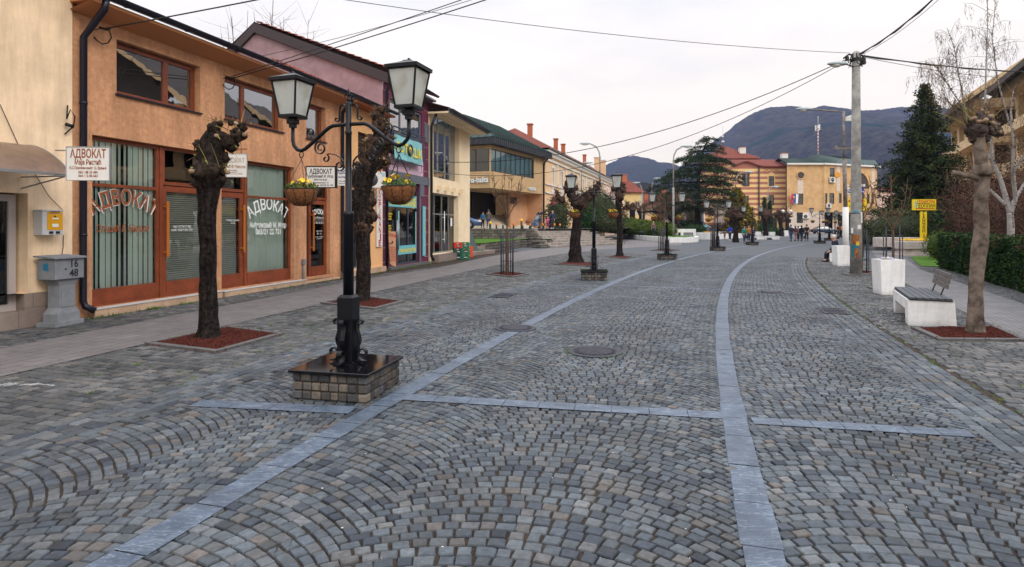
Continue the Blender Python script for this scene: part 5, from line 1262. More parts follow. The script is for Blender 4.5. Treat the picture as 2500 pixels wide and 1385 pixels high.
# ================================================================ small houses behind the park
def house(name, label, x, y, w_, d_, h, rz, m_w, m_r, rh=2.2, wn=2, fl=1, grp=None):
    t = thing(name, label, 'house', (x,y,0), rz, grp)
    g = MB(); fh = h/fl; ops = []
    for j in range(fl):
        for i in range(wn): c = w_*(i+.5)/wn-w_/2; ops.append((c-.5,c+.5,fh*j+1.0,fh*j+2.3))
    wall(g, -w_/2, w_/2, 0, h, ops, rev=.15); g.quad((-w_/2,0,0),(-w_/2,0,h),(-w_/2,d_,h),(-w_/2,d_,0)); g.quad((w_/2,0,0),(w_/2,d_,0),(w_/2,d_,h),(w_/2,0,h)); g.quad((-w_/2,d_,0),(-w_/2,d_,h),(w_/2,d_,h),(w_/2,d_,0)); g.build('wall', m_w, t)
    for q in ops: window(t, q[0], q[1], q[2], q[3], m_wht, m_gld, .08, xs=(.5,), y=.1)
    g = MB(); e = .5; a,b = (-w_/2+min(w_,d_)*.4, d_/2), (w_/2-min(w_,d_)*.4, d_/2); z = h+rh
    g.poly([(-w_/2-e,-e,h),(w_/2+e,-e,h),(*b,z),(*a,z)]); g.poly([(w_/2+e,-e,h),(w_/2+e,d_+e,h),(*b,z)]); g.poly([(w_/2+e,d_+e,h),(-w_/2-e,d_+e,h),(*a,z),(*b,z)]); g.poly([(-w_/2-e,d_+e,h),(-w_/2-e,-e,h),(*a,z)]); g.box(-w_/2-e,w_/2+e,-e,d_+e,h-.15,h-.01)
    r = g.build('roof', m_r, t)
    chimney(r, -w_*.1, d_*.42, h+.4, h+rh+.7, .9, m_bch, m_bch)
    return t
m_yel2 = Mt('yellow_facade',(.78,.56,.24),.9)
ym = house('yellow_house', 'yellow house with red tiled roof beyond the pink facade', (1544-CX)/FPX*122, 122, 4.2*1.0, 9, 8.3, R(8), m_yel2, m_tilef, 3.0, 2, 2)
g = MB(); g.box(-1.5,1.5,-.08,-.003,4.9,5.3); g.box(-1.1,1.1,-.1,-.003,3.9,4.3); g.slab([(-1.2,4.3),(1.2,4.3),(0,4.9)],(-.12,-.0)); g.box(-2.3,-1.9,-.1,-.003,0,8); g.box(1.8,2.2,-.1,-.003,0,8); g.build('moulding', m_wht, ym)
house('small_house', 'low cream house with red roof behind the dark pollards', (1590-CX)/FPX*140, 140, 7, 8, 5.6, R(-5), m_pch, m_tilef, 2.6, 2, 2)
house('brick_house', 'pinkish house with a red roof behind the leaning tree', (1672-CX)/FPX*118, 118, 8, 8, 5.2, R(3), m_pink, m_tilef, 2.4, 3, 1)
house('pale_house', 'pale house with flat red roof beside the striped building', (1640-CX)/FPX*150, 150, 9, 8, 7.5, R(3), m_wht, m_tilef, 2.4, 3, 2)

# ================================================================ striped municipal building
m_s1 = Mt("cream_stripe", (.80,.54,.23), .9, var=(.5,.06)); m_s2 = Mt("red_stripe", (.42,.165,.115), .9, var=(.5,.08))
SX = Frame((1789-CX)/FPX*126, 126, rz=R(-2)); LS = SX.s(1918.5)
BS = thing('striped_building', 'red and cream striped building with tiled roof and arched windows', 'building', SX.o, SX.rz)
ST_Z0, ST_Z1 = 3.6, 13.9
ws = [(SX.s(1883)-.58, SX.s(1883)+.58, 9.75, 11.8), (SX.s(1883)-.58, SX.s(1883)+.58, 5.8, 7.9), (SX.s(1821)-.75, SX.s(1821)+.75, 9.7, 12.3), (SX.s(1821)-.6, SX.s(1821)+.6, 5.6, 7.8),(SX.s(1883)-.9,SX.s(1883)+1.2,0.2,3.3),(SX.s(1820)-1.2,SX.s(1820)+1.0,.8,3.2)]
g = MB(); n = 19; z = ST_Z0; dz = (ST_Z1-ST_Z0)/n
for k in range(n):
    g.k = (k+1)%2
    a, b = z+dz*k, z+dz*(k+1)
    cells = [q for q in ws if q[2] < b and q[3] > a]
    wall(g, 0, LS, a, b, [(q[0],q[1],max(a,q[2]),min(b,q[3])) for q in cells], rev=.25)
    g.quad((0,0,a),(0,0,b),(0,14,b),(0,14,a))
g.k = 0; wall(g, 0, LS, 0, ST_Z0, [q for q in ws if q[3] < ST_Z0], rev=.25); g.quad((0,0,0),(0,0,ST_Z0),(0,14,ST_Z0),(0,14,0)); g.build('striped_wall', [m_s1,m_s2], BS)
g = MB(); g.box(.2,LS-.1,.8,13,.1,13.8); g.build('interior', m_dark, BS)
for i,q in enumerate(ws): window(BS, *q, m_brown, m_gld, .10, xs=(.5,), zs=(.62,) if i != 4 else (), y=.15, blind='c' if i < 4 else None, bm=m_curt)
g = MB(); xm = SX.s(1883)
g.slab([(xm+.75*math.cos(a), 11.8+.75*math.sin(a)) for a in np.linspace(0,math.pi,14)], (-.06,-.003)); g.box(xm-.75,xm-.58,-.06,-.003,9.6,11.8); g.box(xm+.58,xm+.75,-.06,-.003,9.6,11.8); g.build('arch_surround', m_s1, BS)
g = MB()
for i in range(9):
    for j in range(5):
        if (i+j)%2 == 0: x = xm-2.1+i*.47; zz = 12.35+j*.3; 
        else: continue
        if (abs(x+.23-xm) > .8 or zz > 12.6) and abs(x+.23-xm) < 1.6: g.box(x,x+.45,-.05,-.003,zz,zz+.29)
g.build('chequer', m_s2, BS)
xm = SX.s(1821); g = MB()
for q in (-.4,.4): g.tube([(xm+q+.42*math.cos(a),-.05,12.2+.42*math.sin(a)) for a in np.linspace(0,math.pi,12)], .10, 5)
g.tube([(xm,-.05,9.7),(xm,-.05,12.3)], .12, 6); g.build('twin_arch', m_greyt, BS)
# roof with a wave over the twin window
g = MB(); N_ = 40; ridge = [(0+ (LS)*i/N_) for i in range(N_+1)]
def ez(x): return ST_Z1 + 1.05*math.exp(-((x-xm)/2.0)**2)
for i in range(N_):
    a, b = ridge[i], ridge[i+1]; za, zb = ez(a), ez(b); g.quad((a,-.5,za),(b,-.5,zb),(b,6,15.9),(a,6,15.9)); g.quad((a,-.5,za-.22),(b,-.5,zb-.22),(b,-.5,zb),(a,-.5,za))
g.build('roof', m_tilef, BS)
g = MB(); 
for i in range(N_): a,b = ridge[i],ridge[i+1]; g.quad((a,-.02,ST_Z1-.02),(b,-.02,ST_Z1-.02),(b,-.02,ez(b)-.1),(a,-.02,ez(a)-.1)); g.quad((a,-.5,ez(a)-.24),(a,0,ez(a)-.24),(b,0,ez(b)-.24),(b,-.5,ez(b)-.24))
g.build('eave', m_s2, BS)
for px_ in (1852.5,1919.5): downpipe(BS, [(SX.s(px_),-.2,13.8),(SX.s(px_),-.2,.1)], .13, m_brown)
chimney(BS, SX.s(1936)-.2, 4.0, 14.5, 16.9, 1.2, m_wht, m_bch)
# tower block behind on the left
SX2 = Frame((1742-CX)/FPX*134, 134, rz=R(-2)); LS2 = SX2.s(1846)
BT = thing('striped_tower', 'taller striped tower with a hipped red roof, behind the cedar', 'building', SX2.o, SX2.rz)
g = MB(); n = 30
for k in range(n):
    g.k = k%2; a, b = 16.5*k/n, 16.5*(k+1)/n
    for p_,q_ in (((0,4),(3,0)),((3,0),(LS2,0)),((LS2,0),(LS2,12)),((0,4),(0,12))): g.quad((*p_,a),(*q_,a),(*q_,b),(*p_,b))
g.build('striped_wall', [m_s1,m_s2], BT)
g = MB(); z0 = 16.4; ap = (LS2*.42,6,20.0)
for p_,q_ in (((-.8,-.8),(LS2+.8,-.8)),((LS2+.8,-.8),(LS2+.8,13)),((LS2+.8,13),(-.8,13)),((-.8,13),(-.8,-.8))): g.poly([(*p_,z0),(*q_,z0),ap])
g.box(-.8,LS2+.8,-.8,13,z0-.25,z0-.01); g.build('roof', m_tilef, BT)
chimney(BT, SX2.s(1820), 2.2, 16.9, 19.0, 1.3, m_wht, m_bch)
g = MB(); g.tube([(ap[0],ap[1],19.5),(ap[0],ap[1],24.5)], .06, 5); g.ball((ap[0],ap[1],20.8),.4,10); g.ball((ap[0]-.1,ap[1],22.0),.35,10); g.box(ap[0]-1.6,ap[0]-.9,5,6,19.5,19.8); g.build('antenna', m_alu, BT)
g = MB(); g.tube([(SX2.s(1796),-.01,14.8),(SX2.s(1796),-.03,14.8)], .35, 12); g.build('vent', m_brown, BT)
# stone arches / wall under the striped building, left
g = MB(); t = thing('masonry_wall', 'grey concrete balcony wall left of the yellow-green conifer', 'wall', ((1745-CX)/FPX*118,118,0), 0); g.box(0,4.6,0,1.5,4.2,6.4); g.box(.2,4.4,.3,1.2,0,4.2); g.box(0,4.6,-.2,1.5,3.9,4.2); g.build('masonry', Mt('stained_concrete',(.30,.24,.20),.9,var=(.8,.4)), t)

# ================================================================ tan brick office
m_tanb = Mt("tan_brick_far", (.62,.37,.16), .9, var=(.9,.13), col2=(.70,.45,.22)); m_paleb = brickmat("pale_brick_far", (.72,.60,.50),(.68,.55,.44),(.55,.44,.36), .9, .35, .03, (R(90),0,0), .9, nz=.08)
TD = 123.0
T1_ = Frame((1921-CX)/FPX*TD, TD, rz=R(0)); L1_ = T1_.s(2006)
BO = thing('office_building', 'tan brick office with round window and green copper roof', 'building', T1_.o, 0)
H0, H1 = 4.3, 13.9
def zt_(py, d=TD): return CAM_H+(HY-py)/FPX*d
c1_ = Vector((L1_,0,0)); px2 = lambda px, d: (px-CX)/FPX*d-T1_.o.x
c2_ = Vector((px2(2026,121.0),-2.0,0)); 
opsA = [(T1_.s(1946),T1_.s(1961),zt_(500),zt_(473)),(T1_.s(1945),T1_.s(1960.5),zt_(545),zt_(519))]
g = MB(); g.k = 0; wall(g, 0, L1_, H0, H1, opsA[:1], rev=.25); g.k = 1; wall(g, 0, L1_, 0, H0, opsA[1:], rev=.25); g.k = 1; g.box(T1_.s(1947),T1_.s(1961),-.04,-.003,zt_(473),zt_(438))
g.build('front_wall', [m_tanb,m_paleb], BO)
for q in opsA: window(BO, *q, m_brown, m_gld, .12, zs=(.7,), y=.15, blind='c', bm=m_curt)
g = MB(); xm, zm = T1_.s(1954.5), zt_(428.5); g.tube([(xm,-.04,zm),(xm,-.10,zm)], .62, 24, smooth=False); o = g.build('round_window', m_brown, BO)
g = MB(); g.tube([(xm+.78*math.cos(a),-.08,zm+.78*math.sin(a)) for a in np.linspace(0,6.2832,33)], .13, 6); g.box(T1_.s(1925),T1_.s(1985),-.05,-.003,zm-.1,zm+.1); g.build('surround', m_tanb, o)
# right hand part : bay + wing on angled faces, corners measured at their distances
Fb = Frame(T1_.o.x+L1_, TD, rz=R(-30)); Lb = Fb.s(2013)     # chamfer
Fc = Frame(*(Fb.world(Lb)[:2]), rz=R(25)); Lc = Fc.s(2040)
Fd = Frame(*(Fc.world(Lc)[:2]), rz=R(22)); Ld = Fd.s(2141)
for F_, L_, nm in ((Fb,Lb,'bay_side'),(Fc,Lc,'bay_front'),(Fd,Ld,'wing_front')):
    W = bpy.data.objects.new(nm, None)
    M_ = Matrix.Translation(F_.o-T1_.o) @ Matrix.Rotation(F_.rz,4,'Z')
    g = MB(M_); z0 = zt_(512) if F_ is not Fb else 4.0
    g.k = 0; zb = zt_(470)
    if F_ is Fb: g.k = 0; wall(g, 0, L_, 4.3, H1, [], rev=.2); g.k = 1; wall(g, 0, L_, 0, 4.3, [], rev=.2); g.build(nm, [m_tanb,m_paleb], BO); continue
    if F_ is Fc: op = [(F_.s(2014.5),F_.s(2020),F_.z(2017,498),F_.z(2017,472)),(F_.s(2025),F_.s(2037),F_.z(2030,498),F_.z(2030,472)),(F_.s(2026),F_.s(2038),F_.z(2030,435),F_.z(2030,410))]
    else: op = [(F_.s(2048),F_.s(2055),6.2,8.2),(F_.s(2096),F_.s(2102),6.2,8.2),(F_.s(2105),F_.s(2111),6.2,8.2),(F_.s(2116),F_.s(2123),6.2,8.2),(F_.s(2127),F_.s(2134),6.2,8.2)]
    wall(g, 0, L_, 4.3, H1, op, rev=.25); g.quad((0,0,4.3),(L_,0,4.3),(L_,9,4.3),(0,9,4.3))
    if F_ is Fd: g.quad((L_,0,4.3),(L_,10,4.3),(L_,10,H1),(L_,0,H1))
    g.k = 1
    if F_ is Fd: g.box(F_.s(2042),F_.s(2051),-.04,-.003,8.6,H1-.1); g.box(F_.s(2128),F_.s(2135),-.04,-.003,8.4,H1-.1); wall(g, 1.5, L_-1.6, 0, 4.3, [(3.0,7.6,.0,3.9)], y=2.0, rev=.4); g.quad((L_-1.6,2,0),(L_-1.6,9,0),(L_-1.6,9,4.3),(L_-1.6,2,4.3))
    o = g.build(nm, [m_tanb,m_paleb], BO)
    for q in op:
        ww = window(BO, *q, m_brown, m_gld, .12, zs=(.3,), y=.1, blind='c', bm=m_curt)
        for oo in [ww]+list(ww.children): oo.data.transform(M_)
    if F_ is Fd:
        g = MB(M_); xm, zm = F_.s(2098), 9.6; g.slab([(xm+2.6*math.cos(a), zm+2.9*math.sin(a)) for a in np.linspace(0,math.pi,18)]+[(xm-2.6,zm-.3),(xm+2.6,zm-.3)], (-.05,-.003)); aw = g.build('arched_window', m_brown, BO)
        g = MB(M_); g.tube([(xm+2.75*math.cos(a),-.08,zm+3.05*math.sin(a)) for a in np.linspace(0,math.pi,18)], .16, 5); g.build('arch', m_tanb, aw)
        g = MB(M_); g.box(-5,L_-1,2.6,2.8,0,4.2); g.build('dark_entrance', m_dark, BO)
g = MB()   # white coping and copper roof following the faces
cor = [Vector((0,0,0)),Vector((L1_,0,0)),Fb.world(Lb)-T1_.o,Fc.world(Lc)-T1_.o,Fd.world(Ld)-T1_.o]
out = [Vector((0,-.5,0)),Vector((L1_+.1,-.55,0)),Fb.world(Lb,-.5)-T1_.o+Vector((.1,-.1,0)),Fc.world(Lc,-.5)-T1_.o,Fd.world(Ld+.6,-.5)-T1_.o]
for i in range(4):
    a,b,c,d = out[i],out[i+1],cor[i+1],cor[i]
    g.add([(p.x,p.y,z) for z in (H1-.02,H1+.32) for p in (a,b,c,d)], [(3,2,1,0),(4,5,6,7),(0,1,5,4),(1,2,6,5),(2,3,7,6),(3,0,4,7)])
g.build('white_coping', m_wht, BO)
g = MB(); apx = Vector((px2(2003,128),6,16.7)); inn = [Vector((.5,5,15.8)),Vector((L1_*.8,5,15.6)),apx,Vector((px2(2060,130),9,16.3)),Vector((px2(2130,138),14,16.3))]
for i in range(4):
    a,b = out[i]*.98+Vector((0,.3,0)), out[i+1]*.98+Vector((0,.3,0)); a.z=b.z=H1+.33; c,d = inn[i+1],inn[i]
    g.add([a,b,c,d],[(0,1,2),(0,2,3)])
    for k in range(14): q = k/14; p0 = a.lerp(b,q); p1 = d.lerp(c,q); g.tube([p0+Vector((0,0,.06)),p1+Vector((0,0,.06))], .05, 4)
g.add([inn[0],inn[1],inn[1]+Vector((0,12,-3)),inn[0]+Vector((0,12,-3))],[(0,1,2,3)]); g.add([inn[1],inn[2],inn[2]+Vector((0,12,-4)),inn[1]+Vector((0,12,-3))],[(0,1,2,3)]); g.add([inn[2],inn[3],inn[4],inn[4]+Vector((0,10,-4)),inn[2]+Vector((0,12,-4))],[(0,1,2),(0,2,3),(0,3,4)])
g.build('roof', Mt('far_copper',(.03,.062,.05),.6,var=(1,.25)), BO)
g = MB(); g.m = Matrix.Translation(apx)
g.tube([(0,0,0),(0,0,6.2)], .12, 6); g.tube([(0,0,6.2),(0,0,8.2)], .05, 5); g.box(-.6,-.4,-.1,.1,5.0,6.2); g.box(.2,.42,-.1,.1,5.2,6.4); g.box(-.4,.2,-.05,.05,5.5,5.6); g.build('mast', m_wht, BO)
g = MB(); g.m = Matrix.Translation(apx)
for k in range(8): g.tube([(0,0,.4+k*.7),(0,0,.72+k*.7)], .14, 6)
g.build('red_bands', m_s2, BO)
aircon((T1_.o.x+T1_.s(1966), TD-.1, zt_(534)), 0, 'white air conditioner beside the ground floor window of the tan office', 1.3, .9)
c = Fc.world(Fc.s(2029), -.15, zt_(444,121)); aircon(c, Fc.rz, 'white air conditioner below the top bay window of the tan office', 1.5, 1.1)
c = Fc.world(Fc.s(2020), -.15, zt_(507,121)); aircon(c, Fc.rz, 'white air conditioner low on the bay of the tan office', 1.2, .9)
# satellite dish
c = Fc.world(Fc.s(2037), -.6, zt_(425,121)); t = thing('satellite_dish', 'orange satellite dish by the top bay window of the tan office', 'satellite dish', c, R(10)); g = MB(); g.lathe([(.02,0),(.35,.04),(.62,.16),(.64,.17),(.60,.19),(.02,.05)], 16); g.m = Matrix.Rotation(R(90),4,'X')
v_ = list(g.v); g2 = MB(Matrix.Rotation(R(95),4,'X')); g2.lathe([(.02,0),(.35,.04),(.62,.16),(.64,.17),(.60,.19),(.02,.05)], 16); g2.build('dish', Mt('dish_orange',(.75,.33,.03),.5), t); g = MB(); g.tube([(0,.05,0),(0,.6,-.1)], .04, 5); g.build('arm', m_iron, t)
# flag
t = thing('flag', 'red blue and white flag hanging from the tan office wall', 'flag', (T1_.o.x+T1_.s(1936),TD-.6,zt_(496)), 0)
Wf, Hf = 1.5, 1.9
def flagcol(u): return 0 if u < .34 else 1 if u < .64 else 2
g = MB(); n = 12
for i in range(n):
    g.k = flagcol((i+.5)/n)
    for j in range(6):
        f = lambda a,b: (-Wf/2+Wf*a/n+.05*b/6*2, -.1*math.sin(a*.9+b*.3), Hf*b/6-.15*a/n)
        g.quad(f(i,j),f(i+1,j),f(i+1,j+1),f(i,j+1))
g.build('cloth', [Mt('flag_red',(.65,.03,.03),.7),Mt('flag_blue',(.05,.15,.40),.7),Mt('flag_white',(.8,.8,.8),.7)], t)
g = MB(); g.ball((-.18,-.16,1.1),.22,10); g.box(-.3,-.06,-.18,-.14,.75,.95); g.build('emblem', Mt('emblem_gold',(.75,.35,.2),.6), t)
g = MB(); g.tube([(-Wf/2-.05,-.05,Hf+.1),(-Wf/2+.3,.4,-1.8)], .03, 5); g.build('pole', m_alu, t)

# ================================================================ hotel on the right
m_hot = Mt("hotel_render", (.72,.52,.30), .9, var=(.8,.1)); m_hotr = Mt("hotel_roof", (.06,.045,.04), .7, var=(2,.2)); m_sof = Mt('soffit_brown',(.10,.06,.035),.8)
def hotel(x, y, w_, d_, floors, label, rz=0, roof=True, eave=3.0):
    t = thing('hotel_wing', label, 'building', (x,y,0), rz, None); h = floors*3.1; ops = []
    # street-side (left) face and the camera-side face
    g = MB(); g.m = Matrix.Translation((0,d_,0)) @ Matrix.Rotation(R(-90),4,'Z')
    bays = max(2,int(d_/3.4)); o1 = [(d_*(i+.18)/bays, d_*(i+.82)/bays, 3.1*j+.9, 3.1*j+2.55) for i in range(bays) for j in range(floors)]
    wall(g, 0, d_, 0, h, o1, rev=.5); g.m = Matrix(); b2 = max(1,int(w_/3.4)); o2 = [(w_*(i+.2)/b2, w_*(i+.8)/b2, 3.1*j+.9, 3.1*j+2.55) for i in range(b2) for j in range(floors)]
    wall(g, 0, w_, 0, h, o2, rev=.5); g.quad((w_,0,0),(w_,d_,0),(w_,d_,h),(w_,0,h)); g.quad((0,d_,0),(0,d_,h),(w_,d_,h),(w_,d_,0))
    g.build('wall', m_hot, t); g = MB(); g.box(.9,w_-.1,.9,d_-.9,.1,h-.1); g.build('interior', m_dark, t)
    Ms = Matrix.Translation((0,d_,0)) @ Matrix.Rotation(R(-90),4,'Z')
    for oo, mm in ((o1,Ms),(o2,Matrix())):
        for q in oo:
            ww = window(t, *q, m_brown, m_gld, .08, xs=(.33,.66), y=.4)
            for k in [ww]+list(ww.children): k.data.transform(mm)
    g = MB()
    for j in range(1,floors+1): g.box(-.9,-.003,0,d_,3.1*j-.45,3.1*j+.35); g.box(-.9,w_,-.9,-.003,3.1*j-.45,3.1*j+.35)
    g.build('balcony_band', m_hot, t)
    if roof:
        g = MB(); z = h+.4; e_ = 2.0
        g.add([(-e_,-e_,z-eave*.6),(w_*.45,-e_,z+w_*.42),(w_*.45,d_+e_,z+w_*.42),(-e_,d_+e_,z-eave*.6),(-e_,-e_,z-eave*.6+.45),(w_*.45,-e_,z+w_*.42+.45),(w_*.45,d_+e_,z+w_*.42+.45),(-e_,d_+e_,z-eave*.6+.45)],[(3,2,1,0),(4,5,6,7),(0,1,5,4),(1,2,6,5),(2,3,7,6),(3,0,4,7)]); g.add([(w_*.45,-e_,z+w_*.42),(w_+e_,-e_,z),(w_+e_,d_+e_,z),(w_*.45,d_+e_,z+w_*.42)],[(0,1,2,3)])
        g.poly([(0,.0,h),(w_,.0,h),(w_*.45,.0,z+w_*.42)]); g.build('roof', m_hotr, t)
        g = MB(); g.add([(-e_,-e_-.08,z-eave*.6-.02),(w_*.45,-e_-.08,z+w_*.42-.02),(w_*.45,-e_-.08,z+w_*.42+.5),(-e_,-e_-.08,z-eave*.6+.5),(-e_,-e_,z-eave*.6-.02),(w_*.45,-e_,z+w_*.42-.02),(w_*.45,-e_,z+w_*.42+.5),(-e_,-e_,z-eave*.6+.5)],[(0,1,2,3),(7,6,5,4),(0,4,5,1),(3,2,6,7)]); g.build('verge_board', m_hot, t)
    return t
hotel(42.0, 54, 8.0, 15, 4, 'farther hotel wing with a steep brown roof, behind the tall spruce', R(-27), eave=1.0)
hotel(35.0, 38.0, 14, 12, 4, 'nearer four-storey hotel wing with a huge sloping eave at the right edge', R(-27), eave=1.0)
hotel(25.0, 4.0, 16, 22, 2, 'low hotel front across the street, seen mirrored in the shop windows', R(-20), eave=1.5)
# ================================================================ trees and planting
m_bark  = Mt("dark_bark", (.014,.010,.009), .95, var=(16,.6), bump=(24,1.0,.05), col2=(.046,.035,.030), spec=.1)
m_bark2 = Mt("brown_knobs", (.045,.026,.020), .95, var=(18,.6), bump=(30,1.0,.04), col2=(.11,.07,.052), spec=.1)
m_plane = Mt("plane_bark", (.085,.065,.050), .85, var=(5.5,.45), bump=(14,.5,.02), col2=(.27,.21,.165), spec=.15)
def ridges(m, sc=16, st=1.0, z=.16):
    t = m.node_tree; b = t.nodes['Principled BSDF']; co = N('ShaderNodeTexCoord', t); mp_ = N('ShaderNodeMapping', t); mp_.inputs['Scale'].default_value = (1,1,z); t.links.new(co.outputs['Object'], mp_.inputs[0])
    n = N('ShaderNodeTexNoise', t); n.inputs['Scale'].default_value = sc; n.inputs['Detail'].default_value = 7; n.inputs['Roughness'].default_value = .7; t.links.new(mp_.outputs[0], n.inputs[0])
    bp = N('ShaderNodeBump', t); bp.inputs['Strength'].default_value = st; bp.inputs['Distance'].default_value = .06; t.links.new(n.outputs[0], bp.inputs['Height'])
    old = b.inputs['Normal'].links
    if old: t.links.new(old[0].from_socket, bp.inputs['Normal'])
    t.links.new(bp.outputs[0], b.inputs['Normal'])
    src = b.inputs['Base Color'].links[0].from_socket; mr = N('ShaderNodeMapRange', t); mr.inputs[1].default_value = .35; mr.inputs[2].default_value = .65; mr.inputs[3].default_value = .35; mr.inputs[4].default_value = 1.6; t.links.new(n.outputs[0], mr.inputs[0])
    v = N('ShaderNodeVectorMath', t, operation='SCALE'); t.links.new(src, v.inputs[0]); t.links.new(mr.outputs[0], v.inputs[3]); t.links.new(v.outputs[0], b.inputs['Base Color'])
ridges(m_bark)
m_cut   = Mt("cut_wood", (.30,.20,.12), .9, var=(12,.3))
m_twig  = Mt("brown_twigs", (.14,.085,.055), .9, var=(20,.4), spec=.1)
m_bud   = Mt("yellow_buds", (.32,.30,.05), .7)
m_mulch = Mt("red_mulch", (.075,.016,.011), .85, var=(35,.7), bump=(60,1.0,.02), col2=(.15,.038,.026), spec=.15)
m_birch = Mt("birch_bark", (.33,.30,.28), .8, var=(9,.25), bump=(20,.3,.01))

def rough_tube(g, pts, n=18, amp=.12, fr=5.0, lobes=0, seed=0):
    """limb with an uneven, ridged surface; pts = (x,y,z,r)"""
    P_ = [Vector(p[:3]) for p in pts]; rr = [p[3] for p in pts]
    # resample
    ss = [0]; 
    for a,b in zip(P_,P_[1:]): ss.append(ss[-1]+(b-a).length)
    m = max(4, int(ss[-1]/.045)) if ss[-1] < 5 else 90
    Q = []; 
    for i in range(m+1):
        q = ss[-1]*i/m; j = max(0, min(len(ss)-2, next((k for k in range(len(ss)-1) if ss[k+1] >= q-1e-9), len(ss)-2))); f = (q-ss[j])/max(1e-6, ss[j+1]-ss[j]); f2 = f*f*(3-2*f)
        Q.append((P_[j].lerp(P_[j+1], f), rr[j]+(rr[j+1]-rr[j])*f2))
    o = len(g.v); up = None; vs = []; fs = []
    for i,(p,r) in enumerate(Q):
        t = (Q[min(i+1,m)][0]-Q[max(i-1,0)][0]).normalized()
        if up is None: up = t.orthogonal().normalized()
        up = (up-t*up.dot(t)).normalized(); sd_ = t.cross(up)
        for k in range(n):
            a = 2*math.pi*k/n; d = up*math.cos(a)+sd_*math.sin(a)
            nz = noise.noise((p+d*r)*fr+Vector((seed,0,0)))*amp + noise.noise(Vector((math.cos(a)*3,math.sin(a)*3,i*.12+seed)))*amp*.6
            if lobes: nz += .07*math.cos(lobes*a+seed)*max(0,1-i/m*2.2)
            vs.append(p+d*r*(1+nz))
    for i in range(m):
        for k in range(n): fs.append((i*n+k, i*n+(k+1)%n, (i+1)*n+(k+1)%n, (i+1)*n+k))
    fs += [tuple(range(n-1,-1,-1)), tuple(range(m*n,(m+1)*n))]
    g.add(vs, fs, True)
def knob(g, c, r, amp=.55, n=14):
    c = Vector(c); m = n//2+1; vs = []; fs = []
    for i in range(m+1):
        th = math.pi*i/m
        for k in range(n):
            a = 2*math.pi*k/n; d = Vector((math.sin(th)*math.cos(a), math.sin(th)*math.sin(a), math.cos(th)))
            q = r*(1+amp*noise.noise(c*7+d*1.7)+amp*.8*noise.noise(c*3+d*4.2)); vs.append(c+d*q)
    for i in range(m):
        for k in range(n): fs.append((i*n+k, i*n+n+k, i*n+n+(k+1)%n, i*n+(k+1)%n))
    g.add(vs, fs, True)
def pollard(label, px, py, trunk, knobs, twigs=60, tl=.16, mat=None, kmat=None, grp='pollarded street trees', seed=1, yspread=.5, buds=0, name='pollarded_tree', limbs=()):
    """trunk/knobs in photo pixels relative to the tree's own distance"""
    bx, by = G(px, py); k = by/FPX; t = thing(name, label, 'tree', (bx,by,0), 0, grp); random.seed(seed)
    cv = lambda q, dy=0: (((q[0]-CX)/FPX*by-bx), dy, (CAM_H+(HY-q[1])*k), q[2]*k)
    g = MB(); T_ = [cv(q) for q in trunk]; T_[0] = (T_[0][0],0,-.03,T_[0][3]); rough_tube(g, T_, 20, .13, 4, 5, seed)
    for lm in limbs: rough_tube(g, [cv(q, q[3] if len(q) > 3 else 0) for q in lm], 14, .2, 6, 0, seed)
    g.build('trunk', mat or m_bark, t)
    g = MB(); pts = []
    for q in knobs:
        c = cv(q, random.uniform(-yspread,yspread)*q[2]*k); knob(g, c[:3], c[3], .55, 16 if by < 20 else 10)
        for _ in range(7 if by < 40 else 3):
            d = Vector((random.gauss(0,1),random.gauss(0,1),random.gauss(0,1))).normalized(); cc = Vector(c[:3])+d*c[3]*.85; rr_ = c[3]*random.uniform(.25,.5); knob(g, cc, rr_, .7, 9 if by < 20 else 7)
            pts.append((cc, d, rr_))
    g.build('knobs', kmat or m_bark2, t)
    if by < 15:
        g = MB()
        for _ in range(11):
            cc, d, rr_ = random.choice(pts); d = (d+Vector((random.gauss(0,.3),-.7,random.gauss(0,.3)))).normalized(); L2_ = random.uniform(.03,.07); rc = random.uniform(.014,.032); g.tube([cc+d*rr_*.5, cc+d*(rr_*1.0+L2_)], [rc*1.3,rc], 9)
        g.build('pruning_stubs', m_cut, t)
    g = MB(); wr = max(.004, .0006*by)
    for _ in range(twigs):
        c, d, r_ = random.choice(pts); d2 = (d*.9+Vector((random.gauss(0,.6),random.gauss(0,.6),random.gauss(.1,.5)))).normalized(); l = random.uniform(.3,1.0)*tl; p = c+d*r_*.6
        g.tube([p, p+d2*l*.5+Vector((0,0,.01)), p+d2*l+Vector((random.gauss(0,.02),0,random.gauss(0,.03)))], [wr,wr*.8,wr*.4], 3, False)
    g.build('twigs', m_twig, t)
    if by < 15:
        g = MB()
        for _ in range(12):
            c, d, r_ = random.choice(pts); d2 = Vector((random.gauss(0,1),random.gauss(0,.5),random.gauss(.4,.5))).normalized(); l = random.uniform(.2,.5); p = c+d*r_*.7
            g.tube([p,p+d2*l*.5+Vector((0,0,.03)),p+d2*l+Vector((0,0,random.uniform(-.03,.06)))], [.0045,.0035,.002], 4, False)
        g.build('young_shoots', m_bud, t)
    if buds:
        g = MB()
        for _ in range(buds):
            c, d, r_ = random.choice(pts); p = c+d*(r_+.03)+Vector((random.gauss(0,.05),random.gauss(0,.05),random.gauss(0,.05)))
            for _k in range(4): d3 = Vector((random.gauss(0,1),random.gauss(0,1),random.gauss(0,1))).normalized()*.022; e_ = d3.orthogonal().normalized()*.008; g.add([p,p+d3*.5+e_,p+d3,p+d3*.5-e_],[(0,1,2,3)])
        g.build('buds', m_bud, t)
    return t
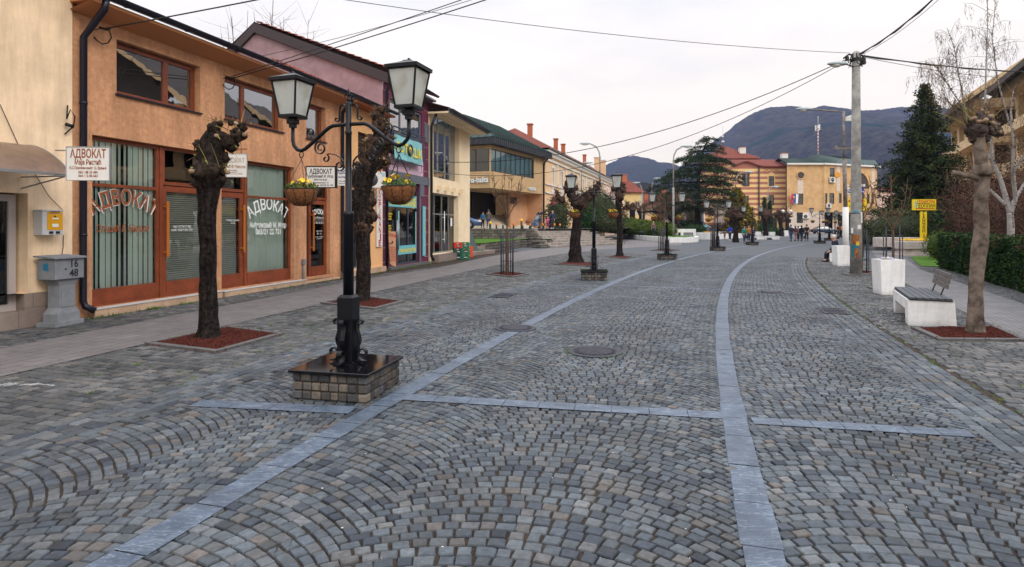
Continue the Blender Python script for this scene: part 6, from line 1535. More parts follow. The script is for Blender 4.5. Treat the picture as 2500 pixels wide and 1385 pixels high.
def pit(px_pts, label, chips=0):
    """tree pit from the four outer corners in photo pixels"""
    C_ = [Vector((*G(*p),0)) for p in px_pts]; c = sum(C_,Vector())/4; q = [p-c for p in C_]; t = thing('tree_pit', label, 'tree pit', c, 0, 'square tree pits with red mulch')
    g = MB(); k = .085
    for i in range(4):
        a,b = q[i],q[(i+1)%4]; w_ = min(.9,(a.length)); ia, ib = a*(1-k/ a.length*1.3), b*(1-k/b.length*1.3)
        g.add([(a.x,a.y,-.02),(b.x,b.y,-.02),(ib.x,ib.y,-.02),(ia.x,ia.y,-.02),(a.x,a.y,.035),(b.x,b.y,.035),(ib.x,ib.y,.04),(ia.x,ia.y,.04)],[(4,5,6,7),(0,1,5,4),(1,2,6,5),(2,3,7,6),(3,0,4,7)])
    g.build('kerb', m_conc, t)
    g = MB(); n = 16; P4 = [p*(1-k/p.length*1.3) for p in q]
    def f(u,v): p = (P4[0]*(1-u)+P4[1]*u)*(1-v)+(P4[3]*(1-u)+P4[2]*u)*v; return p
    grid = [[(lambda p: (p.x,p.y,.012+.012*noise.noise(p*9)))(f(i/n,j/n)) for i in range(n+1)] for j in range(n+1)]
    for j in range(n):
        for i in range(n): g.quad(grid[j][i],grid[j][i+1],grid[j+1][i+1],grid[j+1][i])
    for _ in range(chips):
        sp = random.random() < .05; p = f(random.uniform(-.13,1.13),random.uniform(-.13,1.13)) if sp else f(random.uniform(.01,.99),random.uniform(.01,.99)); p.z = .02+random.uniform(0,.022)*(.3+noise.noise(p*4)+.5); d = Vector((random.gauss(0,1),random.gauss(0,1),random.gauss(0,.35))).normalized()*random.uniform(.010,.024); e_ = d.cross(Vector((0,0,1))).normalized()*random.uniform(.004,.008)
        g.add([p-d-e_,p+d-e_,p+d+e_,p-d+e_,p-d*.8+Vector((0,0,.006)),p+d*.8+Vector((0,0,.007))],[(0,1,5,4),(2,3,4,5),(3,0,4),(1,2,5)])
    g.build('mulch', m_mulch, t)
    return t
pit([(353,843),(527,864),(694,818),(556,801)], 'square tree pit with red mulch around the nearest left pollard', 3600)
pit([(782,742),(915,757),(990,738),(872,725)], 'mulch pit of the bulky pollard just behind the nearest lamp', 1400)
pit([(2224,803),(2292,833),(2515,835),(2428,800)], 'tree pit with red mulch under the pale plane tree at the right', 3200)
pit([(1186,671),(1252,678),(1293,671),(1227,664)], 'narrow mulch pit under the caged sapling in the middle left', 300)
pit([(1350,646),(1440,652),(1466,643),(1385,640)], 'mulch pit under the big forked pollard beside the second lamp', 300)
pit([(1478,628),(1528,633),(1553,629),(1500,625)], 'mulch pit under the slim pollard right of the second lamp', 200)
pit([(1588,612),(1640,615),(1660,611),(1610,609)], 'mulch pit of the caged sapling by the third lamp', 0)
pit([(2070,667),(2115,672),(2141,666),(2100,662)], 'mulch pit just right of the big concrete pole', 200)
pit([(2117,703),(2150,712),(2215,706),(2180,699)], 'mulch pit mostly hidden behind the large white bin', 200)

pollard('nearest dark pollarded trunk with two knobbly fists, in front of the orange shops', 506, 826,
  [(508,829,32.7),(510,800,24.6),(508,770,21.3),(507,700,19.6),(508,600,19.6),(506,520,20.4),(508,460,25.3),(512,438,36),(514,415,34.4),(515,385,29.5),(520,350,27.8),(527,325,22.9)],
  [(484,352,10.1),(494,372,16.6),(520,388,27.6),(512,424,35),(545,420,9.2),(530,340,22.1),(524,315,12.9),(560,350,18.4),(578,330,16.6),(590,310,10.1),(565,300,7.4),(535,303,7.4)], 110, .16, seed=3, buds=26, kmat=Mt('near_knobs',(.02,.013,.01),.9,var=(12,.6),bump=(20,1.0,.04),col2=(.06,.04,.03),spec=.15))
pollard('second pollard, bulky and bristling with dead twigs, right behind the nearest lamp', 880, 737,
  [(884,740,22.8),(886,715,16.7),(888,660,17.5),(887,600,16.7),(886,560,18.2),(880,510,22.8),(878,470,25.8),(888,430,24.3),(910,390,22.8),(925,350,18.2),(930,310,13.7),(928,280,9.1)],
  [(884,560,22),(888,525,24),(886,492,24),(872,500,16),(874,462,22),(880,445,22),(872,425,16),(895,408,22),(905,395,26),(925,385,22),(940,395,12),(905,370,20),(930,355,24),(912,345,16),(945,345,13),(926,312,17),(918,285,12),(929,268,10),(940,300,9)], 1100, .15, seed=5, buds=40)
pollard('big forked pollard in front of the stone stairs, third in the left row', 1407, 641,
  [(1406,645,21.8),(1405,625,16.3),(1404,590,12.9),(1408,550,11.6),(1412,510,12.9),(1415,490,15.6)],
  [(1412,492,16),(1398,478,14.4),(1388,462,11.2),(1386,448,8),(1372,490,7.2),(1362,482,6.4),(1360,470,4.8),(1432,482,12.8),(1446,470,10.4),(1456,458,8),(1462,446,5.6),(1405,460,7.2),(1425,500,11.2)], 260, .35, seed=8)
pollard('slim pollard with a tall knobbly head, right of the second lamp', 1513, 626,
  [(1513,629,10.2),(1513,610,7.2),(1513,560,6.6),(1511,520,6.6),(1510,490,7.8),(1513,465,8.4)],
  [(1512,500,8.6),(1513,480,10.9),(1518,462,9.4),(1500,462,7),(1520,452,6.2),(1527,508,6.2),(1534,505,5.5),(1510,520,6.2)], 160, .4, seed=9)
FARP = [(1796,592,'pollard left of the woman in green, before the round bush',[(1796,595,12),(1796,570,9),(1796,545,10),(1794,530,14)],[(1794,528,16),(1785,522,8),(1805,530,9),(1794,514,9)]),
 (1868,582,'pollard standing before the dark cypress',[(1869,583,10),(1869,560,7),(1869,535,8)],[(1869,527,12),(1862,520,7),(1876,520,8)]),
 (1907,577,'forked pollard just left of the walking group',[(1908,580,9),(1908,560,7),(1904,540,7),(1900,530,6)],[(1898,525,8),(1902,518,5),(1912,538,7)]),
 (1921,572,'slim pollard right of the forked one, beside the round globe lamp',[(1922,574,8),(1922,555,6),(1922,535,7)],[(1922,528,9),(1926,540,6),(1918,522,6)])]
for i,(a,b,l,tr,kn) in enumerate(FARP): pollard(l, a, b, [(q[0],q[1],q[2]*.66) for q in tr], kn, 60, .6, seed=20+i)
for (a,d_,l,h_) in ((1544,100,'dark pollard before the yellow house',5.2),(1567,96,'short thick pollard right of the yellow house',4.6)):
    x = (a-CX)/FPX*d_; py0 = HY+FPX*CAM_H/d_; top = HY-(h_-CAM_H)/d_*FPX
    pollard(l, a, py0, [(a,py0,7),(a,py0-15,6),(a,top+16,7)], [(a,top+14,9),(a-6,top+8,6),(a+6,top+8,6),(a,top+4,6)], 80, .9, seed=40+a)
# plane tree at the right
pollard('pale mottled plane trunk with a burly cut crown, nearest tree on the right', 2387, 815,
  [(2381,820,24),(2381,800,19),(2381,760,16.5),(2382,713,15.5),(2384,680,15.5),(2388,631,15.5),(2392,598,16.5),(2396,560,16),(2396,500,14.5),(2398,430,15),(2394,390,13.5),(2391,350,13),(2388,325,16)],
  [(2383,316,20),(2372,298,13),(2395,298,15),(2392,284,10),(2412,320,15),(2425,312,12),(2434,324,11),(2416,300,10),(2368,318,11),(2402,336,12),(2386,336,14)], 60, .14, mat=m_plane, kmat=Mt('grey_brown_burls',(.040,.026,.022),.9,var=(9,.5),bump=(20,1.0,.03),col2=(.13,.095,.08)), seed=13, name='plane_tree',
  limbs=[[(2392,438,9),(2375,432,7),(2352,428,6),(2326,421,6)], [(2398,430,18),(2398,420,21),(2399,408,20),(2398,400,16)]])
# caged saplings
def sapling(label, px, py, h, cage=True, fork=.52, spread=.55, seed=1, hc=1.5, grp='young trees in iron cages', n=9):
    x, y = G(px, py); random.seed(seed); t = thing('young_tree', label, 'tree', (x,y,0), 0, grp); wr = max(.003,.00045*y)
    g = MB(); rough_tube(g, [(0,0,0,.035),(.01,0,h*.3,.03),(0,0,h*fork,.028)], 8, .1); g.build('trunk', m_twig, t)
    g = MB()
    for k in range(n):
        a = 2*math.pi*k/n+random.uniform(-.2,.2); s_ = spread*random.uniform(.5,1.1); hh = h*random.uniform(.85,1.0); z0 = h*fork
        P_ = [Vector((0,0,z0-.05)), Vector((math.cos(a)*s_*.35,math.sin(a)*s_*.35,z0+(hh-z0)*.22)), Vector((math.cos(a)*s_*.8,math.sin(a)*s_*.8,z0+(hh-z0)*.5)), Vector((math.cos(a)*s_,math.sin(a)*s_,hh))]
        g.tube(P_, [.016,.012,.008,wr], 4, False)
        for _ in range(9):
            q = random.uniform(.3,1); i = min(2,int(q*3)); p = P_[i].lerp(P_[i+1], q*3-i); d = Vector((random.gauss(0,.5),random.gauss(0,.5),random.uniform(.3,1))).normalized()*random.uniform(.08,.28); g.tube([p,p+d*.6,p+d+Vector((0,0,.03))], [wr*1.2,wr,wr*.6], 3, False)
    g.build('crown', m_twig, t)
    if cage:
        t2 = thing('tree_cage', 'iron rod cage around the '+label.split(' with ')[0], 'tree guard', (x,y,0), 0, 'iron tree guards'); g = MB()
        for k in range(8): a = 2*math.pi*k/8+.2; g.tube([(.21*math.cos(a),.21*math.sin(a),0),(.21*math.cos(a),.21*math.sin(a),hc*(.86 if k%2 else 1.0))], max(.014,.0006*y), 5)
        for z in (.45,hc*.62,hc*.86): g.tube([(.21*math.cos(a),.21*math.sin(a),z) for a in np.linspace(0,6.2832,13)], max(.006,.0004*y), 4)
        g.build('cage_rods', m_iron, t2)
    return t
sapling('bare upright sapling with many straight branches, before the cream shop corner', 1238, 671, 3.6, seed=3, spread=.62, n=10)
sapling('thin sapling with a low fork by the third lamp', 1616, 612, 3.4, seed=4, n=6)
sapling('thin sapling with bare twigs left of the fourth lamp', 1742, 602, 3.4, seed=5, n=5)
sapling('dark sapling with drooping twigs just right of the big concrete pole', 2104, 666, 3.4, seed=6, n=7, spread=.5)
sapling('sapling with long curved forks behind the large white bin', 2180, 705, 3.0, seed=7, n=6, spread=.62, hc=1.62)

# ---------- foliage helper : leaf-sized faces around points
def leaves(g, pts, size, jit, n, sq=.45, droop=0):
    for p in pts:
        p = Vector(p)
        for _ in range(n):
            c = p+Vector((random.gauss(0,jit),random.gauss(0,jit),random.gauss(0,jit*.6)-droop*random.random()))
            d = Vector((random.gauss(0,1),random.gauss(0,1),random.gauss(0,.6)-droop)).normalized()*size*random.uniform(.6,1.3); e_ = d.cross(Vector((random.gauss(0,1),random.gauss(0,1),random.gauss(0,1)))).normalized()*size*sq
            g.v += [tuple(c-d*.5),tuple(c+e_*.5),tuple(c+d*.5),tuple(c-e_*.5)]; o = len(g.v)-4; g.f.append((o,o+1,o+2,o+3)); g.mi.append(random.randrange(3)); g.sm.append(False)
def leafmats(nm, a, b, c): return [Mt(nm+'_dark',a,.7,var=(3,.3),spec=.15), Mt(nm+'_mid',b,.7,var=(3,.3),spec=.15), Mt(nm+'_light',c,.7,var=(3,.3),spec=.15)]
m_spr = leafmats('spruce', (.010,.020,.008),(.022,.038,.012),(.055,.070,.015))
m_ced = leafmats('cedar', (.007,.018,.008),(.016,.034,.014),(.040,.062,.020))
m_hdg = leafmats('hedge', (.008,.022,.006),(.016,.042,.010),(.035,.075,.012))
m_gold= leafmats('gold_cypress', (.09,.075,.008),(.17,.13,.012),(.26,.20,.02))
m_jun = leafmats('juniper', (.035,.060,.008),(.065,.10,.012),(.12,.16,.02))
m_grn = leafmats('bush', (.010,.030,.010),(.020,.055,.014),(.045,.09,.02))
m_oli = leafmats('olive', (.035,.045,.02),(.06,.075,.03),(.10,.11,.05))
m_rus = leafmats('russet', (.035,.018,.012),(.065,.032,.020),(.11,.055,.030))
def spruce(label, x, y, h, r, mats, seed=1, n_tier=26, droop=.25, leaf=.16, name='spruce_tree', base=.0, dens=5):
    random.seed(seed); t = thing(name, label, 'tree', (x,y,0), 0, 'large evergreen trees'); g = MB(); g.tube([(0,0,0),(0,0,h*.5),(0,0,h*.98)], [r*.07,r*.045,.02], 8); g.build('trunk', m_bark, t)
    g = MB(); b_ = MB()
    for i in range(n_tier):
        q = i/(n_tier-1); z = base+(h-base)*(.06+.94*q); R_ = r*(1-q)**.74*random.uniform(.74,1.15)+.12; nb = max(5,int(13*(1-q)+5))
        for k in range(nb):
            a = 2*math.pi*(k+random.random()*.7)/nb+i; L_ = R_*random.uniform(.6,1.28); m = max(3,int(L_/.26))
            dz = -droop*L_*random.uniform(.6,1.2); tip = Vector((math.cos(a)*L_, math.sin(a)*L_, z+dz+.1*L_))
            pts = []
            for j in range(m+1):
                f_ = j/m; p = Vector((math.cos(a)*L_*f_, math.sin(a)*L_*f_, z+dz*(f_**.8)*1.0+.16*L_*max(0,f_-.6))); pts.append(p)
                if f_ > .18:
                    w_ = .30*L_*(1.05-f_)+.10; sdv = Vector((-math.sin(a),math.cos(a),0))
                    for s_ in (-1,-.4,.4,1): leaves(g, [p+sdv*s_*w_*.55+Vector((0,0,-.05*abs(s_)))], leaf, leaf*.55, dens//2 if abs(s_) > .5 else dens-dens//2, .35, .3)
            b_.tube([pts[0],pts[-1]], [.03,.01], 3, False)
    b_.build('limbs', m_bark, t); g.build('crown', mats, t)
    return t
sx_ = (2258-CX)/FPX*42; spruce('tall dense spruce behind the yellow advertising sign', sx_, 42, 11.4, 3.6, m_spr, 11, 34, .30, .22, dens=13)
spruce('darker spruce half hidden to the left of the tall one', (2215-CX)/FPX*50, 50, 7.0, 3.2, m_spr, 12, 18, .3, .2, dens=5)
# cedar with flat layered plates
def cedar(label, x, y, h, seed=4):
    random.seed(seed); t = thing('cedar_tree', label, 'tree', (x,y,0), 0, 'large evergreen trees'); g = MB()
    rough_tube(g, [(0,0,0,.45),(.1,0,h*.3,.36),(.2,0,h*.6,.24),(.9,0,h*.85,.10),(1.6,0,h*.97,.04)], 10, .1, 2); g.build('trunk', m_bark, t)
    g = MB(); b_ = MB()
    tiers = [(.27,4.4,6),(.35,6.4,8),(.43,5.4,8),(.51,6.4,9),(.58,4.6,7),(.65,4.8,8),(.72,3.0,6),(.78,3.4,7),(.85,1.8,4),(.90,1.9,5),(.96,.9,4)]
    for q,R_,nb in tiers:
        z = h*q; cx_ = .2 if q < .6 else .2+(q-.6)*3.6
        for k in range(nb):
            a = 2*math.pi*(k+random.random()*.8)/nb+q*9; L_ = R_*random.choice((.45,.7,.85,1.0,1.15,1.3)); z = h*(q+random.uniform(-.028,.028)); m = max(4,int(L_/.3)); sdv = Vector((-math.sin(a),math.cos(a),0)); pts = []
            for j in range(m+1):
                f_ = j/m; p = Vector((cx_+math.cos(a)*L_*f_*1.15-(.5*f_ if q < .6 else 0), math.sin(a)*L_*f_, z+.35*math.sin(f_*2.2)*L_*.25-.10*L_*f_*f_*2)); pts.append(p)
                if f_ > .3:
                    w_ = (.28*L_*math.sin(min(1,(f_-.2)*1.3)*math.pi)+.25)
                    for s_ in np.linspace(-1,1,7): leaves(g, [p+sdv*float(s_)*w_+Vector((0,0,random.gauss(0,.06)))], .25, .17, 8, .36, .2)
            b_.tube(pts, [.09*(1-i/(m+1))+.02 for i in range(m+1)], 4, False)
    b_.build('limbs', m_bark, t); g.build('crown', m_ced, t); return t
cedar('broad dark cedar with layered branches before the striped building', (1702-CX)/FPX*82, 82, 14.0)
# shrubs as volumes of leaves with uneven outline
def shrub(name, label, x, y, rx, ry, h, mats, n=900, leaf=.12, z0=0, shape='round', cat='shrub', grp=None, stems=True, seed=None):
    random.seed(seed or int(abs(x)*100+y)); t = thing(name, label, cat, (x,y,z0), 0, grp)
    g = MB(); b_ = MB()
    if shape == 'round': 
        b_.ball((0,0,h*.45), 1, 12, .25, (rx*.72,ry*.72,h*.42))
    elif shape == 'cone': b_.lathe([(rx*.6,.0),(rx*.62,h*.35),(rx*.35,h*.75),(.03,h*.93)], 10)
    for _ in range(n):
        u = random.random()
        if shape == 'round':
            a = random.uniform(0,6.283); zt__ = random.uniform(-.9,1); rr_ = math.sqrt(max(0,1-zt__*zt__)); q = random.uniform(.82,1.05)*(1+.22*noise.noise(Vector((math.cos(a)*rr_*2,math.sin(a)*rr_*2,zt__*2+x))))
            p = Vector((rx*rr_*math.cos(a)*q, ry*rr_*math.sin(a)*q, max(.02,h*.5+h*.5*zt__*q)))
        elif shape == 'cone':
            q = random.random()**.8; a = random.uniform(0,6.283); R_ = rx*(1-q)**.6*(.9+.25*noise.noise(Vector((math.cos(a)*2,math.sin(a)*2,q*6+x))))
            p = Vector((R_*math.cos(a),R_*math.sin(a)*ry/rx,h*q))
        leaves(g, [p], leaf, leaf*.5, 3)
    b_.build('stems', m_bark if shape != 'round' else mats[0], t); g.build('foliage', mats, t); return t
at_ = lambda px, d: ((px-CX)/FPX*d, d)
shrub('golden_cypress', 'yellow-green conifer between the cedar and the striped building', *at_(1800,78), 2.1, 2.1, 6.4, m_gold, 1500, .28, shape='cone', cat='tree')
shrub('golden_cypress', 'lower lobe of yellow-green conifer right of the tall yellow one', *at_(1822,79), 1.7, 1.7, 4.3, m_gold, 900, .28, shape='cone', cat='tree')
shrub('dark_cypress', 'narrow dark cypress before the striped wall, left of a pair', *at_(1866,100), .75, .75, 6.2, m_grn, 700, .25, shape='cone', cat='tree')
shrub('dark_cypress', 'narrow dark cypress before the striped wall, right of a pair', *at_(1879,100), .7, .7, 5.6, m_grn, 700, .25, shape='cone', cat='tree')
shrub('round_bush', 'clipped round green bush behind the fifth lamp', *at_(1828,84), 2.6, 2.0, 2.3, m_grn, 1500, .16)
shrub('round_bush', 'low green bush at the foot of the dark cypresses', *at_(1888,98), 2.4, 1.5, 1.2, m_grn, 700, .2)
shrub('round_bush', 'dark bush left of the woman in blue', *at_(1755,92), 2.4, 1.5, 2.0, m_rus, 700, .2)
# junipers in the park (golden green, spreading)
for px_, d_, rx_, h_, l in ((1560,72,3.6,1.9,'spreading golden juniper at the left of the park lawn'),(1590,70,3.0,1.8,'spreading golden juniper in the middle of the park lawn'),(1530,78,2.4,2.3,'taller juniper bush beside the slim pollard'),(1610,68,1.9,1.3,'low juniper right behind the boy in the striped sweater')):
    shrub('juniper_bush', l, *at_(px_,d_), rx_, 1.6, h_, m_jun, 1500, .20, z0=.35, grp='juniper bushes on the lawn')
for px_, d_, rx_, h_, m_, l in ((1362,52,1.2,3.2,m_oli,'tall olive-green shrub at the left of the stairs top'),(1450,58,1.7,4.4,m_oli,'tall loose shrub right of the forked pollard'),(1436,55,1.2,2.3,m_grn,'dark green bush at the foot of the stairs'),(1475,62,1.6,4.0,m_oli,'feathery shrub between second lamp and slim pollard'),(1500,66,1.5,2.6,m_oli,'grey-green rosemary bush beside the slim pollard'),(1490,54,1.3,1.6,m_oli,'low grey bush on the rubble wall')):
    shrub('terrace_shrub', l, *at_(px_,d_), rx_, .9, h_, m_, 900, .17, z0=.9, grp='shrubs around the stairs')
shrub('bush', 'green bush behind the third lamp and leaning trunk', *at_(1694,84), 1.8, 1.2, 1.9, m_grn, 700, .2, z0=.4); shrub('bush', 'spiky green plant over the yellow flowers', *at_(1694,70), 1.3, .8, 1.0, m_grn, 600, .16, z0=.7); shrub('bush', 'bush below the monument at the left', *at_(1662,86), 3.2, 1.4, 1.8, m_grn, 800, .2, z0=.5)
# leaning tree in the park
x, y = at_(1660,72); t = thing('leaning_tree', 'dark leaning tree with a low bare crown beside the lamp pole', 'tree', (x,y,.4), 0); g = MB(); rough_tube(g, [(.35,0,-.3,.42),(.1,0,.6,.36),(-.5,0,1.7,.30),(-1.6,0,2.5,.24),(-3.2,0,2.9,.14),(-4.6,0,2.8,.08)], 10, .15, 2); rough_tube(g,[(-.6,0,1.8,.2),(-.7,.4,3,.12),(-.2,.3,4.2,.06)],7,.1,2); g.build('trunk', m_bark, t)
random.seed(5); g = MB()
def twiggy(g, base, n, L_, spread, up=.6, r=.02, sub=5, droop=0):
    for _ in range(n):
        d = Vector((random.gauss(0,spread),random.gauss(0,spread),abs(random.gauss(up,.35)))).normalized(); l = L_*random.uniform(.6,1.1); b = Vector(base)
        P_ = [b, b+d*l*.5+Vector((0,0,.05*l)), b+d*l+Vector((random.gauss(0,.1*l),random.gauss(0,.1*l),-droop*l))]; g.tube(P_, [r,r*.6,r*.3], 3, False)
        for _k in range(sub):
            q = random.uniform(.25,1); p = P_[0].lerp(P_[1],q*2) if q < .5 else P_[1].lerp(P_[2],q*2-1); e_ = (d*.6+Vector((random.gauss(0,.6),random.gauss(0,.6),random.gauss(.1,.5)-droop))).normalized()*l*random.uniform(.2,.45)
            g.tube([p,p+e_*.6,p+e_+Vector((0,0,-droop*l*.2))], [r*.5,r*.35,r*.2], 3, False)
for b in ((-1.6,0,2.6),(-3,0,2.9),(-.4,.2,4),(-4.2,0,2.8)): twiggy(g, b, 16, 2.0, .8, .8, .03)
g.build('twigs', m_twig, t)
def bare_tree(label, x, y, h, r, n=26, mat=None, z0=0, sub=7, grp='bare trees in the park', seed=1, wr=.03):
    random.seed(seed); t = thing('bare_tree', label, 'tree', (x,y,z0), 0, grp); g = MB(); rough_tube(g, [(0,0,0,h*.03),(.05,0,h*.3,h*.025)], 8, .1, 3); g.build('trunk', m_bark, t); g = MB()
    for k in range(n):
        a = random.uniform(0,6.283); q = random.uniform(.25,1); top = Vector((math.cos(a)*r*q, math.sin(a)*r*q, h*(.98-.35*q*q)*random.uniform(.7,1))); b = Vector((0,0,h*random.uniform(.2,.32))); mid = b.lerp(top,.5)+Vector((0,0,h*.06)); g.tube([b,mid,top], [wr*1.6,wr,wr*.5], 4, False)
        for _ in range(sub): p = (b.lerp(mid,random.random()) if random.random() < .3 else mid.lerp(top,random.random())); d = Vector((random.gauss(0,1),random.gauss(0,1),random.gauss(.5,.6))).normalized()*h*random.uniform(.06,.18); g.tube([p,p+d*.6,p+d+Vector((0,0,.05))], [wr*.5,wr*.35,wr*.2], 3, False)
    g.build('crown', mat or m_twig, t); return t
m_tw2 = Mt('olive_twigs',(.16,.13,.07),.9,var=(2,.3)); m_tw3 = Mt('grey_twigs',(.12,.10,.10),.9,var=(2,.3)); m_tw4 = Mt('russet_twigs',(.10,.045,.028),.9,var=(1,.4))
bare_tree('hazy olive-brown budding tree between the yellow house and third lamp', *at_(1612,95), 7.0, 4.0, 60, m_tw2, seed=2, wr=.05)
bare_tree('budding yellowish tree right of the third lamp', *at_(1640,92), 7.2, 3.6, 60, m_tw2, seed=3, wr=.05)
bare_tree('greyish bare tree before the brick house', *at_(1672,98), 5.5, 3.0, 50, m_tw3, seed=4, wr=.05)
bare_tree('thin bare tree beside the monument', *at_(1690,90), 6.0, 1.6, 40, m_tw2, seed=6, wr=.045)
# trees seen over the left roofs
for i,(px_,d_,zt__) in enumerate(((650,34,16.0),(690,34,15.2),(735,35,14.6),(590,33,14.8),(770,36,13.4))): bare_tree('bare treetop showing above the purple gable, number %s from the left' % ['three','four','five','one','two'][i] if False else ['slender bare treetop right above the purple gable peak','bare treetop a little right of the gable peak','bare treetop above the middle of the gable slope','bare treetop left of the purple gable','low bare treetop above the lower gable slope'][i], *at_(px_,d_), zt__, 1.5, 16, m_twig, seed=60+i, grp='bare treetops behind the left roofs', wr=.02)
# park side behind the hedge : russet thicket, evergreen masses
def thicket(name, label, x0, y0, x1, y1, z, dep, mats, n, leaf=.16, cat='bushes', twigs=500, tm=None, seed=3):
    """one mass of undergrowth nobody could count"""
    random.seed(seed); g = MB(); a, b = Vector((x0,y0,0)), Vector((x1,y1,0)); L_ = (b-a).length; u = (b-a)/L_; v = Vector((-u.y,u.x,0))
    tp = lambda s_: z*(.72+.38*noise.noise(Vector((s_*.35,seed,1)))+.15*noise.noise(Vector((s_*1.3,seed,2))))
    for _ in range(n):
        s_ = random.uniform(0,L_); q = random.random()**.6; p = a+u*s_+v*random.uniform(0,dep)+Vector((0,0,tp(s_)*q)); leaves(g, [p], leaf, leaf, 3)
    o = g.build(name, mats); tag(o, label, cat, kind='stuff')
    g = MB()
    for _ in range(twigs): s_ = random.uniform(0,L_); p = a+u*s_+v*random.uniform(0,dep); twiggy(g, p+Vector((0,0,random.uniform(0,tp(s_)*.5))), 1, tp(s_)*.65, .5, 1.0, .02, 6)
    if twigs: g.build('twigs', tm or m_tw4, o)
    return o
thicket('russet_thicket', 'russet brown thicket of bare shrubs behind the clipped hedge', 28, 40, 18.6, 20, 5.6, 3.0, m_rus, 6200, .15, twigs=520, seed=5)
thicket('evergreen_mass', 'dark evergreen shrubs below the tall spruce', 38, 62, 25, 36, 3.8, 3.5, m_grn, 3600, .22, twigs=60, seed=7)
thicket('evergreen_mass', 'dark mass of trees beyond the far end of the hedge', 78, 118, 43, 66, 8.5, 7, m_grn, 5200, .42, twigs=120, seed=8)
thicket('russet_thicket', 'brownish distant trees right of the tan office', 98, 150, 70, 108, 11, 7, m_rus, 2600, .5, twigs=150, seed=9)
for a_ in range(3): pass
shrub('round_bush', 'rounded olive bush behind the white bin', *at_(2200,40), 2.4, 2.0, 2.7, m_oli, 2600, .13); shrub('round_bush', 'bright green low bush behind the hedge corner', *at_(2292,29), .7, .6, 1.35, m_jun, 600, .08)
# clipped hedges
def hedge(label, pts, w_, h, n, leaf=.05):
    t = thing('clipped_hedge', label, 'hedge', (pts[0][0],pts[0][1],0), 0, 'clipped dark green hedges'); random.seed(int(h*100+n)); ox, oy = pts[0]; g = MB(); b_ = MB()
    for (xa,ya),(xb,yb) in zip(pts,pts[1:]):
        L_ = math.hypot(xb-xa,yb-ya); u = Vector(((xb-xa)/L_,(yb-ya)/L_,0)); v = Vector((u.y,-u.x,0)); o_ = Vector((xa-ox,ya-oy,0))
        c = [o_+v*.06, o_+u*L_+v*.06, o_+u*L_+v*(w_-.06), o_+v*(w_-.06)]; b_.prism([(p.x,p.y) for p in c], .0, h-.07)
        for _ in range(int(n*L_)):
            s_ = random.uniform(-.05,L_+.05); r_ = random.random(); bul = .05*noise.noise(Vector((s_*1.5,xa,0)))+.04*noise.noise(Vector((s_*5,ya,2)))
            if r_ < .52: zz = random.uniform(0,h); p = o_+u*s_+v*(-bul*1.5+random.uniform(-.015,.03)+(.05 if zz < .12 else 0)); p.z = zz
            elif r_ < .82: p = o_+u*s_+v*random.uniform(0,w_); p.z = h+bul+random.uniform(-.05,.03)
            elif r_ < .92: p = o_+u*s_+v*w_; p.z = random.uniform(0,h)
            else: p = o_+u*(0 if random.random()<.5 else L_)+v*random.uniform(0,w_); p.z = random.uniform(0,h)
            nz_ = noise.noise(Vector((s_*.9+xa,p.z*1.6,1)))
            if nz_ > .34 and random.random() < .6: continue
            leaves(g, [p], leaf*(1 if random.random() < .8 else 1.6), leaf*.5, 1, .55)
            if nz_ < -.30 and random.random() < .35: g.mi[-1] = 3
    b_.build('core', m_hdg[0], t); g.build('leaves', m_hdg+[m_rus[2]], t)
hedge('long clipped hedge at the right, behind the plane tree and bench', [(16.6,23.6),(12.3,14.5),(8.0,5.2)][::-1], 1.15, 1.30, 3400, .06)
hedge('farther clipped hedge narrowing towards the tan office', [(29.0,41.5),(47,74)], 1.2, 1.25, 900, .12)
hedge('low hedge deeper in the park behind the yellow sign', [(26,34),(34,45)], 1.0, 1.1, 700, .12)
# birch
x, y = at_(2466,17.6); t = thing('birch_tree', 'white multi-stemmed birch with fine drooping twigs behind the hedge', 'tree', (x,y,0), 0); random.seed(21); k = y/FPX
cv = lambda q: ((q[0]-2466)*k, (q[3] if len(q) > 3 else 0), CAM_H+(HY-q[1])*k, q[2]*k*.5)
stems = [[(2466,690,17),(2468,560,15),(2466,520,14)], [(2466,520,13),(2450,440,10,.1),(2436,390,8,.2),(2432,310,6,.2),(2418,250,4.5,.2),(2420,180,3.5,.2),(2424,60,2,.2),(2425,-120,1,.2)],
 [(2466,520,12),(2472,490,9,-.1),(2452,420,8,-.3),(2446,350,6,-.4),(2440,280,4.5,-.4),(2447,230,3,-.4)], [(2455,500,8),(2420,440,6,.4),(2405,400,5,.5)], [(2436,395,6,.2),(2395,310,5,.3),(2375,260,4,.3),(2360,180,3,.3),(2348,110,2,.3),(2330,60,1.2,.3)],
 [(2375,265,3.5,.3),(2335,195,2.4,.4),(2310,155,1.5,.4)], [(2452,425,6,-.3),(2490,330,4,-.6),(2530,230,3,-.8)], [(2470,500,8),(2520,440,7,.2),(2580,330,5,.3)], [(2395,300,3),(2350,280,2,.1),(2310,235,1.3,.1)],[(2500,300,4,.5),(2470,190,3,.5),(2455,80,2,.5),(2470,-60,1,.5)]]
g = MB()
for st in stems: rough_tube(g, [cv(q) for q in st], 9, .06, 3)
g.build('trunk', m_birch, t)
g = MB()
for st in stems:
    for q in range(34):
        f = random.random()**.8*(len(st)-1); i = min(len(st)-2,int(f)); a, b = cv(st[i]), cv(st[i+1]); p = Vector(a[:3]).lerp(Vector(b[:3]), f-i)
        if p.z < 1.2: continue
        g.tube([p-Vector((.02,a[3]*.9,0)),p+Vector((.03,-a[3]*.95,.01))], .012, 3, False)
g.build('bark_marks', m_letk, t)
g = MB(); cat_ = MB()
